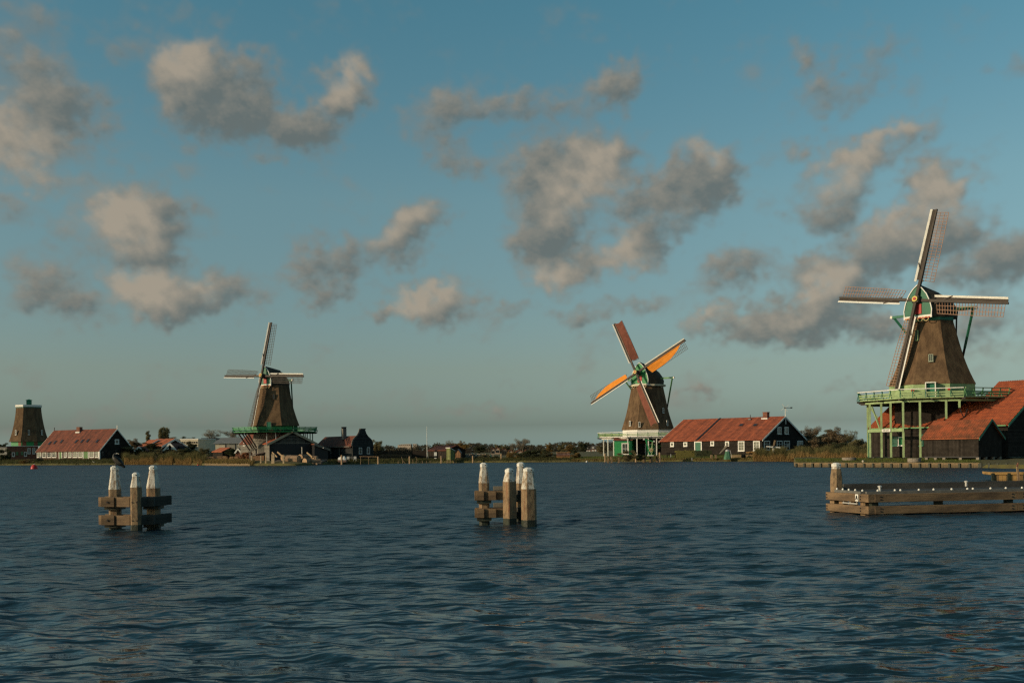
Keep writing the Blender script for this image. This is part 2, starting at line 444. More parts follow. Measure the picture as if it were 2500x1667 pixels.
# ------------------------------------------------------------------ water: wind waves as real geometry, fine ripples as relief
def water_material():
    m = bpy.data.materials.new("river_water"); m.use_nodes = True; nt = m.node_tree
    b = nt.nodes['Principled BSDF']
    b.inputs['Base Color'].default_value = (0.008, 0.025, 0.037, 1)
    b.inputs['Roughness'].default_value = 0.06
    b.inputs['IOR'].default_value = 1.333
    b.inputs['Specular IOR Level'].default_value = 0.5
    at = N(nt, 'ShaderNodeAttribute'); at.attribute_name = "ripple"
    nt.links.new(mathn(nt, 'MAXIMUM', at.outputs['Fac'], 0.06), b.inputs['Roughness'])
    tc = N(nt, 'ShaderNodeTexCoord')
    def nz(scale, stretch, rot, det):
        mp = N(nt, 'ShaderNodeMapping'); mp.inputs['Scale'].default_value = stretch; mp.inputs['Rotation'].default_value = (0, 0, rot)
        nt.links.new(tc.outputs['Object'], mp.inputs[0])
        n = N(nt, 'ShaderNodeTexNoise'); n.inputs['Scale'].default_value = scale; n.inputs['Detail'].default_value = det; n.inputs['Roughness'].default_value = 0.6
        nt.links.new(mp.outputs[0], n.inputs['Vector']); return n.outputs['Fac']
    # metres of height: chop (~0.5 m), ripples (~0.12 m); gust patches vary the strength
    gust = nz(0.09, (0.6, 1.4, 1), 0.3, 3.0)
    g = mathn(nt, 'ADD', mathn(nt, 'MULTIPLY', smooth(nt, gust, 0.35, 0.65), 0.75), 0.55)
    h1 = mathn(nt, 'MULTIPLY', nz(1.7, (0.5, 1.25, 1), 0.25, 2.0), 0.26)
    h2 = mathn(nt, 'MULTIPLY', nz(6.0, (0.6, 1.2, 1), -0.2, 2.0), 0.026)
    h = mathn(nt, 'MULTIPLY', mathn(nt, 'ADD', h1, h2), g)
    bp = N(nt, 'ShaderNodeBump'); bp.inputs['Strength'].default_value = 1.0; bp.inputs['Distance'].default_value = 1.0
    nt.links.new(h, bp.inputs['Height']); nt.links.new(bp.outputs[0], b.inputs['Normal'])
    return m

def build_water():
    nr, na = 1000, 620
    r = 4.5 * (330 / 4.5) ** (np.linspace(0, 1, nr))
    a = np.linspace(-math.radians(40), math.radians(40), na)
    R, A = np.meshgrid(r, a, indexing='ij')
    X, Y = R * np.sin(A), R * np.cos(A)
    dr = R * math.log(330 / 4.5) / nr                       # row spacing
    da = R * (math.radians(80) / na)
    x, y, z = X.copy(), Y.copy(), np.zeros_like(X)
    var = np.zeros_like(X)                                   # slope variance of the waves too short for the mesh
    rng = np.random.default_rng(4)
    nw = 110
    lam = 0.30 * (2.3 / 0.30) ** (rng.random(nw) ** 1.1)
    th = rng.normal(0, 0.55, nw) + 0.22                      # travel direction about the view axis
    ph = rng.random(nw) * 2 * PI
    for l, t, p in zip(lam, th, ph):
        k = 2 * PI / l
        st = 0.0195 * (1.0 if l < 1.2 else 0.55)               # slope of each component
        amp = st / k
        dx, dy = math.sin(t), math.cos(t)
        fade = np.clip((l / (dr * abs(dy) + da * abs(dx)) - 2.2) / 2.5, 0, 1)
        var += 0.5 * st * st * (1 - fade * fade)
        q = k * (X * dx + Y * dy) + p
        s, c = np.sin(q), np.cos(q)
        z += amp * fade * c
        x -= 0.85 * dx * amp * fade * s; y -= 0.85 * dy * amp * fade * s
    verts = np.stack([x, y, z], -1).reshape(-1, 3)
    i = np.arange((nr - 1) * na).reshape(nr - 1, na)[:, :-1]
    quads = np.stack([i, i + 1, i + na + 1, i + na], -1).reshape(-1, 4)[:, ::-1]
    me = mesh_np("water", verts, quads, water_material())
    at = me.attributes.new("ripple", 'FLOAT', 'POINT')
    at.data.foreach_set('value', np.clip(np.sqrt(np.sqrt(2 * 0.95 * var)), 0.06, 0.7).astype(np.float32).ravel())
    o = bpy.data.objects.new("water", me); COL.objects.link(o); tag(o, kind='structure')
    # the river goes on either side of and behind the camera
    mb = MB()
    far, e = 700.0, math.radians(40)
    mb.quad((-far, -120, -.05), (far, -120, -.05), (far, 5, -.05), (-far, 5, -.05))
    mb.add([(330 * math.sin(e), 330 * math.cos(e), -.05), (3, 5, -.05), (far, 5, -.05), (far, 330, -.05)], [(0, 1, 2, 3)])
    mb.add([(-330 * math.sin(e), 330 * math.cos(e), -.05), (-3, 5, -.05), (-far, 5, -.05), (-far, 330, -.05)], [(0, 3, 2, 1)])
    o2 = mb.build("river", MATS.get("river_water") or bpy.data.materials["river_water"]); tag(o2, kind='structure')
build_water()
# ------------------------------------------------------------------ palette (real-world base colours)
M_BLACK = mat("tarred_boards", (.030, .025, .021), .9, .35, 2.0, planks=(2, 5.0, .12), bump=.2, spec=.06)
M_BLACKV = mat("tarred_upright_boards", (.036, .030, .025), .9, .35, 2.0, planks=(0, 4.5, .10), bump=.2, spec=.06)
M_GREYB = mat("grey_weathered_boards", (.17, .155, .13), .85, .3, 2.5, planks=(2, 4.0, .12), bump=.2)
M_DGREYB = mat("dark_grey_boards", (.036, .039, .039), .9, .3, 2.5, planks=(2, 4.0, .12), bump=.2, spec=.06)  # darkened to paint in the shade lying on the bell gable house
M_TILE = mat("red_clay_tiles", (.46, .118, .046), .85, .35, 1.6, (1, 1, 1), (.30, .078, .036), bump=.5, bscale=6.0)
M_TILEF = mat("red_clay_tile_roof", (.37, .094, .041), .85, .35, 1.1, (1, 1, 1), (.21, .060, .032), bump=.6, bscale=5.0, planks=(0, 2.4, .35))
M_TILEL = mat("old_red_clay_tile_roof", (.205, .060, .034), .85, .35, 1.2, (1, 1, 1), (.120, .042, .028), bump=.5, bscale=5.0, planks=(0, 1.4, .3))
M_TILE2 = mat("brown_clay_tiles", (.20, .060, .032), .85, .3, 1.2, (1, 1, 1), (.10, .038, .024), bump=.5, bscale=6.0)
M_WHITE = mat("white_paint", (.76, .74, .68), .55, .10, 3.0, bump=.05)
def stained_white(name, white, wood, lo, hi):
    """old white paint worn through to brown wood in patches and runs"""
    m = bpy.data.materials.new(name); m.use_nodes = True; nt = m.node_tree; b = nt.nodes['Principled BSDF']; b.inputs['Roughness'].default_value = .8
    b.inputs['Specular IOR Level'].default_value = .25
    tc = N(nt, 'ShaderNodeTexCoord'); oi = N(nt, 'ShaderNodeObjectInfo')
    def nz(sc, st, det, rough=.65):
        mp = N(nt, 'ShaderNodeMapping'); mp.inputs['Scale'].default_value = st; nt.links.new(tc.outputs['Object'], mp.inputs[0])
        n = N(nt, 'ShaderNodeTexNoise'); n.noise_dimensions = '4D'; n.inputs['Scale'].default_value = sc; n.inputs['Detail'].default_value = det; n.inputs['Roughness'].default_value = rough
        nt.links.new(mp.outputs[0], n.inputs['Vector']); nt.links.new(mathn(nt, 'MULTIPLY', oi.outputs['Random'], 37.0), n.inputs['W']); return n.outputs['Fac']
    a = smooth(nt, nz(9, (1, 1, .45), 6), lo, hi)
    r = smooth(nt, nz(14, (1, 1, .10), 3), .56, .68)
    g = nz(40, (1, 1, .6), 4)
    c = mixc(nt, a, white, wood); c = mixc(nt, mathn(nt, 'MULTIPLY', r, .7), c, (.20, .075, .035)); c = mixc(nt, mathn(nt, 'MULTIPLY', smooth(nt, g, .45, .75), .35), c, (.16, .13, .10))
    nt.links.new(c, b.inputs['Base Color'])
    bp = N(nt, 'ShaderNodeBump'); bp.inputs['Strength'].default_value = .5; bp.inputs['Distance'].default_value = .02; nt.links.new(g, bp.inputs['Height']); nt.links.new(bp.outputs[0], b.inputs['Normal'])
    MATS[name] = m; return m
M_WHITEW = stained_white("weathered_white_paint", (.58, .55, .48), (.25, .180, .115), .45, .62)
M_GREEN = mat("bright_green_paint", (.020, .235, .072), .5, .15, 2.0)
M_DGREEN = mat("dark_green_paint", (.010, .125, .070), .5, .15, 2.0)
M_PGREEN = mat("pale_green_paint", (.285, .385, .185), .65, .22, 1.3)
M_MGREEN = mat("mid_green_paint", (.11, .28, .115), .55, .12, 2.0)
M_TEAL = mat("teal_green_paint", (.025, .16, .10), .55, .12, 2.0)
M_THATCH = mat("reed_thatch", (.175, .112, .064), .95, 0, 1.6, (1, 1, .35), (.092, .059, .036), spec=.05, bump=.9, bscale=14, bstretch=(1, 1, .16))
M_THATCHD = mat("dark_reed_thatch", (.070, .052, .036), .95, .35, 1.6, (1, 1, .5), bump=.9, bscale=14, bstretch=(1, 1, .3))
M_DARKWOOD = mat("dark_sail_timber", (.060, .047, .038), .7, .25, 4.0, (1, 1, .2), bump=.1)
M_LATH = mat("sail_lath_wood", (.36, .21, .14), .75, .2, 4.0)
M_LATHD = mat("dark_sail_lath_wood", (.10, .085, .07), .75, .2, 4.0)
M_TIMBER = stained_white("weathered_timber", (.25, .170, .095), (.095, .066, .040), .42, .68)
M_TIMBERX = mat("weathered_beam", (.245, .160, .088), .9, 0, 3.0, (.3, 1, 1), (.10, .068, .042), bump=.7, bscale=24, bstretch=(.08, 1, 1))
M_ALGAE_SHADE = mat("wet_algae_shade_timber", (.030, .036, .024), .6, .4, 6.0, bump=.4)  # wet algae; also stands in for shade on the right end of the revetment
M_RED = mat("red_paint", (.42, .025, .020), .5, .1, 3.0)
M_YELLOW = mat("yellow_paint", (.62, .48, .10), .5, .1, 3.0)
M_GOLD = mat("gilded_scroll", (.55, .40, .16), .4, .15, 5.0)
M_IRON = mat("black_iron", (.02, .02, .022), .5)
M_GLASS = mat("window_glass", (.018, .024, .026), .08, spec=.6)
M_CREAM = mat("cream_wall", (.56, .50, .37), .85, .12, 1.0)
M_SLATE = mat("grey_roof_sheet", (.20, .20, .19), .8, .2, .8)
M_BRICK = mat("brown_brick", (.20, .085, .055), .9, .35, 3.0)
M_CANVASO = mat("orange_sail_canvas", (.72, .25, .026), .85, .10, 1.5)
M_CANVASB = mat("rust_brown_sail_canvas", (.185, .062, .040), .88, .18, 1.5)
M_STONE = mat("millstone", (.27, .23, .185), .95, .3, 6.0, bump=.6, bscale=14)
M_STEEL = mat("galvanised_steel", (.55, .53, .50), .35, metal=.3)
M_LOG = mat("log_bark", (.27, .18, .115), .95, .4, 3.0, (1, .2, 1), bump=.8, bscale=12)
M_LOGEND = mat("sawn_log_end", (.44, .29, .17), .9, .3, 4.0)
M_BUOY = mat("red_buoy_plastic", (.50, .035, .030), .35, .08, 2.0)
M_GRASS = mat("river_bank_grass", (.115, .105, .030), .95, 0, .5, (1, 1, 1), (.075, .062, .028), bump=.8, bscale=6)
M_LEAF = mat("autumn_leaves", (.25, .205, .100), .9, 0, .25, base2=(.15, .145, .068), island=.45, coord="Object", trans=.42)
M_LEAFD = mat("dark_green_leaves", (0.088, 0.101, 0.046), .9, 0, .4, base2=(0.057, 0.065, 0.032), island=.45, trans=.42)
M_LEAFY = mat("yellow_brown_leaves", (0.340, 0.212, 0.065), .9, 0, .3, base2=(0.187, 0.128, 0.051), island=.4, trans=.42)
M_LEAFR = mat("russet_leaves", (.26, .185, .105), .9, 0, .3, base2=(.17, .125, .072), island=.4, trans=.42)
M_TWIG = mat("bare_twigs", (0.297, 0.246, 0.178), .95, .25, 2.0, island=.3, trans=.42)
M_TRUNK = mat("tree_bark", (.085, .066, .048), .95, .3, 3.0)
M_REED = mat("reed_stems", (.29, .19, .075), .9, island=.5, trans=.42)
M_REEDG = mat("reed_leaves", (.135, .120, .046), .9, island=.5, trans=.42)

# ------------------------------------------------------------------ land
SHORE = [(-900, 1150), (-200, 1138), (0, 1135.6), (150, 1135.2), (300, 1134.2), (430, 1134.5), (560, 1136.6), (720, 1136.4), (800, 1134.2),
         (900, 1132.2), (1050, 1130.0), (1250, 1128.6), (1420, 1127.4), (1600, 1126.6), (1850, 1126.2), (1938, 1126.6),
         (1941, 1139.6), (2150, 1139.9), (2392, 1141.6), (2500, 1144), (3400, 1156)]
GROUND_Z = [(-900, 1.1), (300, 1.05), (500, .9), (800, .75), (1400, .75), (1600, .95), (1900, .95), (1941, .75), (3400, .75)]
def interp(tab, x):
    return float(np.interp(x, [t[0] for t in tab], [t[1] for t in tab]))
def shore_point(px):
    return W(px, interp(SHORE, px), 0.0)
def px_of(x, y):
    """photo column of a ground point (small roll ignored)"""
    return CX + F_PX * x / y
def ground_z(p):
    px = px_of(p[0], p[1]); d = p[1] - shore_point(px).y
    zg = interp(GROUND_Z, px)
    return float(np.interp(d, [-.5, 0.15, .8, 2.0, 7.0, 40], [-.5, .34, .42, .55, zg, zg]))

def build_land():
    cols = sorted(set([p[0] for p in SHORE] + list(np.arange(-900, 3401, 20.0))))
    offs = [-.6, 0.0, 0.15, .8, 2.0, 4.0, 7.0, 15, 30, 60, 120, 300, 800, 3000, 8000]
    rng = np.random.default_rng(3)
    vs, fs = [], []
    for c in cols:
        s = shore_point(c); zg = interp(GROUND_Z, c)
        prof = np.interp(offs, [-.6, 0, 0.15, .8, 2.0, 7.0, 8000], [-.6, -.15, .34, .42, .55, zg, zg])
        for o, z in zip(offs, prof):
            Y = s.y + o + (rng.normal(0, .12) if 0 <= o < 3 and not 1935 < c else 0)
            vs.append((s.x / s.y * Y, Y, z + (rng.normal(0, .05) if 1 < o < 60 else 0)))
    n = len(offs)
    for i in range(len(cols) - 1):
        for k in range(n - 1):
            a = i * n + k
            fs.append((a, a + n, a + n + 1, a + 1))
    mb = MB().add(vs, fs)
    o = mb.build("ground", M_GRASS, smooth_=True); tag(o, kind='structure')
build_land()

# ------------------------------------------------------------------ placing helpers
def ray_line(px, py, p0, d):
    """where the pixel's ray meets the vertical plane through p0 along d: distance along d, height, depth"""
    r = pix_dir(px, py)
    # D*(rx,1) = p0 + s*d
    det = -r.x * d[1] + d[0]
    D = (-p0[0] * d[1] + p0[1] * d[0]) / det
    s = (r.x * p0[1] - p0[0]) / det
    return s, H_CAM + r.z * D, D

class House:
    """gabled house; local x runs along the long front from A to B, y runs back, z up"""
    def __init__(self, name, label, cat, A, B, Cpx, group=None, z=0.0, W=None):
        a = P(A[0], 1100, A[1]); b = P(B[0], 1100, B[1])
        self.A = (a.x, a.y); d = Vector((b.x - a.x, b.y - a.y)); self.L = d.length; d.normalize()
        self.d = (d.x, d.y); self.n = (-d.y, d.x); self.B = (b.x, b.y)
        self.W = W if W else abs(ray_line(Cpx, 1100, self.B, self.n)[0])
        self.root = thing(name, label, cat, (a.x, a.y, 0), math.atan2(d.y, d.x), group)
    def front(self, px, py):
        s, z, _ = ray_line(px, py, self.A, self.d); return s, z
    def gable(self, px, py):
        s, z, _ = ray_line(px, py, self.B, self.n); return s, z
    def slope(self, px, py, eave, k, y0=0.0):
        """pixel -> (x, y, z) on the front roof slope z = eave + k*(y - y0)"""
        r = pix_dir(px, py)
        ax, ay = self.A
        # point = D*r ; local y = (p-A).n ; z = H + D*r.z
        nx, ny = self.n
        D = (eave - k * y0 - k * (ax * nx + ay * ny) - H_CAM) / (r.z - k * (r.x * nx + ny))
        p = (r.x * D - ax, D - ay)
        return p[0] * self.d[0] + p[1] * self.d[1], p[0] * nx + p[1] * ny, H_CAM + r.z * D
    def walls(self, g, eave, ridge, m, x0=0, x1=None, back_eave=None, name='wall'):
        x1 = self.L if x1 is None else x1; Wd = self.W
        sec = [(0, g), (0, eave), (Wd / 2, ridge - .12), (Wd, back_eave or eave), (Wd, g)]
        return MB().loft([[(x, y, z) for y, z in sec] for x in (x0, x1)]).build(name, m, self.root)
    def roof(self, eave, ridge, m, over=.25, x0=0, x1=None, ox=.2, th=.14, corr=None, name='roof'):
        x1 = self.L if x1 is None else x1; Wd = self.W
        k = (ridge - eave) / (Wd / 2); ez = eave - k * over + .03
        if corr is None:
            sec = [(-over, ez), (Wd / 2, ridge + .03), (Wd + over, ez), (Wd + over, ez + th), (Wd / 2, ridge + th + .04), (-over, ez + th)]
            return MB().loft([[(x, y, z) for y, z in sec] for x in (x0 - ox, x1 + ox)]).build(name, m, self.root)
        return tile_roof(self.root, x0 - ox, x1 + ox, -over, Wd / 2, ez, ridge, Wd, m, corr, name)
    def bargeboards(self, eave, ridge, m, w=.22, x=None, over=.3, t=.06, name='bargeboard', k=None):
        x = self.L if x is None else x; Wd = self.W
        sg = 1 if x > self.L / 2 else -1
        kk = (ridge - eave) / (Wd / 2); e = eave - kk * over
        for y0, y1 in ((-over, Wd / 2), (Wd + over, Wd / 2)):
            xx = x + sg * .23
            dz = w
            MB().loft([[(xx + dx, y0, e + .14), (xx + dx, y1, ridge + .16), (xx + dx, y1, ridge + .16 - dz), (xx + dx, y0, e + .14 - dz)] for dx in (0, sg * t)]).build(name, m, self.root)

def tile_roof(parent, x0, x1, y0, ym, ez, rz, Wd, m, pitch, name):
    """pantile roof: waves across the slope and a small step at each course"""
    ncol = int((x1 - x0) / pitch) * 4; nrow = 14
    mb = MB()
    for side in (0, 1):
        xs = np.linspace(x0, x1, ncol + 1)
        vs = []
        sl = math.hypot(ym - y0, rz - ez); up = Vector((0, -(rz - ez) / sl, (ym - y0) / sl))
        for r in range(nrow):
            for e in (0, 1):
                t = (r + e) / nrow
                lift = .045 * (1 - e)
                for i, xx in enumerate(xs):
                    w = .035 * math.cos(i * PI / 2) + lift
                    y = y0 + (ym - y0) * t + up.y * w; z = ez + .14 + (rz - ez) * t + up.z * w
                    vs.append((xx, y if side == 0 else Wd - y, z))
        n = len(xs); fs = []
        for r in range(2 * nrow - 1):
            for i in range(n - 1):
                a = r * n + i; fs.append((a, a + 1, a + n + 1, a + n))
        mb.add(vs, fs)
    # underside slab
    sec = [(y0, ez), (ym, rz), (Wd - y0, ez), (Wd - y0, ez + .09), (ym, rz + .10), (y0, ez + .09)]
    mb.loft([[(x, y, z) for y, z in sec] for x in (x0, x1)])
    return mb.build(name, m, parent)

def window(parent, loc, w, h, rz=0.0, frame=None, glass=None, nx=1, nz=1, fw=.09, name='window', sill=True):
    """window facing local -Y at rz=0: frame with recessed pane and glazing bar grid"""
    frame = frame or M_WHITE
    mb = MB()
    for x in (-w / 2 + fw / 2, w / 2 - fw / 2): mb.box((x, 0, h / 2), (fw, .12, h))
    mb.box((0, 0, fw / 2), (w - 2 * fw, .118, fw)); mb.box((0, 0, h - fw / 2), (w - 2 * fw, .118, fw))
    if sill: mb.box((0, -.05, -.03), (w + .08, .18, .055))
    o = mb.build(name, frame, parent, loc); o.rotation_euler = (0, 0, rz)
    MB().box((0, .02, h / 2), (w - 2 * fw + .01, .03, h - 2 * fw + .01)).build('pane', glass or M_GLASS, o)
    if nx > 1 or nz > 1:
        g = MB(); iw, ih = w - 2 * fw, h - 2 * fw
        for i in range(1, nx): g.box((-iw / 2 + iw * i / nx, -.015, h / 2), (.045, .05, ih))
        for i in range(1, nz): g.box((0, -.016, fw + ih * i / nz), (iw, .046, .045))
        g.build('glazing_bar', frame, o)
    return o

def win_front(hs, box, **kw):
    x0, y0, x1, y1 = box
    s0, zb = hs.front(x0, y1); s1, zt = hs.front(x1, y0)
    return window(hs.root, ((s0 + s1) / 2, -.05, zb), s1 - s0, zt - zb, 0, **kw)
def win_gable(hs, box, **kw):
    x0, y0, x1, y1 = box
    s0, zb = hs.gable(x0, y1); s1, zt = hs.gable(x1, y0)
    return window(hs.root, (hs.L + .05, (s0 + s1) / 2, zb), s1 - s0, zt - zb, PI / 2, **kw)
def door_front(hs, box, m, fm=None, fw=.12):
    x0, y0, x1, y1 = box
    s0, zb = hs.front(x0, y1); s1, zt = hs.front(x1, y0); w, h = s1 - s0, zt - zb
    o = MB().box((0, 0, h / 2), (w - 2 * fw, .08, h - fw)).build('door', m, hs.root, ((s0 + s1) / 2, -.04, zb))
    mb = MB()
    for x in (-w / 2 + fw / 2, w / 2 - fw / 2): mb.box((x, -.02, h / 2), (fw, .14, h))
    mb.box((0, -.02, h - fw / 2), (w - 2 * fw, .138, fw)); mb.build('door_frame', fm or M_WHITE, o)
    return o
def skylight(hs, px, py, eave, k, w=.7, h=1.0, m=None):
    x, y, z = hs.slope(px, py, eave, k)
    a = math.atan(k)
    o = MB().box((0, 0, .10), (w, h, .12)).build('skylight', m or M_TILE2, hs.root, (x, y, z + .09)); o.rotation_euler = (a, 0, 0)
    MB().box((0, 0, .165), (w - .18, h - .18, .03)).build('pane', M_GLASS, o)
# ------------------------------------------------------------------ windmills
def ngon(R, n, rot=0.0):
    return [(R * math.cos(rot + 2 * PI * k / n), R * math.sin(rot + 2 * PI * k / n)) for k in range(n)]

_LAT = {}
def bar_mesh(key, w, m):
    k = (key, round(w, 2), m.name)
    if k not in _LAT: _LAT[k] = MB().box((w / 2, 0, 0), (w, .05, .052)).mesh('sail_bar', m)
    return _LAT[k]

def make_sail(parent, mtx, L, lw, bw, m_lath, nbar=26, canvas=None, white=.23, twist=(30, 7), front=0.0):
    """one blade: stock along +Z, lattice towards +X, leading boards towards -X, wind side -Y"""
    o = MB().bar((0, front, 0), (0, front, L), .36, .36, (0, 1, 0), .20, .20).build('sail', M_DARKWOOD, parent)
    o.matrix_local = mtx
    s0, s1 = .215 * L, .995 * L
    tw = lambda s: math.radians(twist[0] + (twist[1] - twist[0]) * ((s - s0) / (s1 - s0)) ** .7)
    # leading boards
    mb = MB()
    for (x0, x1, y0, y1) in ((-bw, -.12, -.16, -.02),):
        mb.loft([[(x0, front + y0, s), (x1, front + y1, s), (x1, front + y1 + .05, s), (x0, front + y0 + .05, s)] for s in (s0, s1)])
    mb.build('sail_board', M_DARKWOOD, o)
    mb = MB(); xw = -bw - .012
    mb.loft([[(xw - white, front - .28, s), (xw, front - .17, s), (xw, front - .12, s), (xw - white, front - .23, s)] for s in (s0 - .02 * L, s1)])
    mb.build('leading_edge_board', M_WHITE, o)
    # lattice
    for i in range(nbar):
        s = s0 + (s1 - .03 * L - s0) * i / (nbar - 1)
        b = part('sail_bar', bar_mesh('b', lw, m_lath), o, (0, front + .05, s), (0, 0, tw(s)))
    for f in (.36, .69, 1.0):
        mb = MB(); rings = []
        for i in range(9):
            s = s0 + (s1 - .03 * L - s0) * i / 8; a = tw(s)
            x, y = lw * f * math.cos(a), front + .05 + lw * f * math.sin(a) - .05
            rings.append([(x - .026, y - .02, s), (x + .026, y - .02, s), (x + .026, y + .02, s), (x - .026, y + .02, s)])
        mb.loft(rings).build('lath', m_lath, o)
    # furled canvas or strap wound across the stock
    if canvas is None:
        MB().bar((-bw - white * .8, front - .26, .40 * L), (.30, front + .05, .20 * L), .12, .10, (0, 1, 0)).build('furled_strap', M_DARKWOOD, o)
    else:
        cm, outline = canvas
        pts = []
        for (fx, fs) in outline:
            s = fs * L; a = tw(max(s, s0)); x = lw * fx
            pts.append((x * math.cos(a), front + .05 + x * math.sin(a) - .17, s))
        c = Vector((sum(p[0] for p in pts) / len(pts), sum(p[1] for p in pts) / len(pts) - .05, sum(p[2] for p in pts) / len(pts)))
        mb = MB(); n = len(pts)
        for dy in (0, .03):
            vs = [(p[0], p[1] + dy, p[2]) for p in pts] + [(c.x, c.y + dy, c.z)]
            mb.add(vs, [(k, (k + 1) % n, n) for k in range(n)])
        mb.build('canvas', cm, o)
        MB().bar((.12, front - .16, .18 * L), (.10, front - .14, .97 * L), .05, .05, (0, 1, 0)).build('canvas_rope', M_LATH, o)
    return o

def cap_section(w, h, y):
    pts = [(-1, 0), (-1.04, .22), (-.92, .45), (-.66, .70), (-.34, .88), (0, 1)]
    pts = pts + [(-x, z) for x, z in reversed(pts[:-1])]
    return [(x * w, y, z * h) for x, z in pts]

def rail_run(stage, p0, p1, z, h, m_board, m_post, m_top, nseg, lean=.22, out=None, boards=(.22, .52)):
    """one side of a gallery balustrade between two corners, leaning outwards"""
    p0, p1 = Vector((*p0, 0)), Vector((*p1, 0))
    o = Vector(out)
    for i in range(nseg):
        p = p0.lerp(p1, i / nseg)
        MB().bar(p + Vector((0, 0, z)) + o * .02, p + o * lean + Vector((0, 0, z + h - .04)), .10, .10).build('railing_post', m_post, stage)
        MB().bar(p + Vector((0, 0, z - .05)) + o * .45, p + o * (lean * .75) + Vector((0, 0, z + h * .72)), .05, .05).build('railing_brace', m_post, stage)
    for f in boards:
        MB().bar(p0 + o * (lean * f / 1.0 * .9 + .06) + Vector((0, 0, z + h * f)), p1 + o * (lean * f * .9 + .06) + Vector((0, 0, z + h * f)), .03, .185 * h / .93).build('railing_board', m_board, stage)
    MB().bar(p0 + o * (lean + .01) + Vector((0, 0, z + h)), p1 + o * (lean + .01) + Vector((0, 0, z + h)), .16, .09).build('hand_rail', m_top, stage)

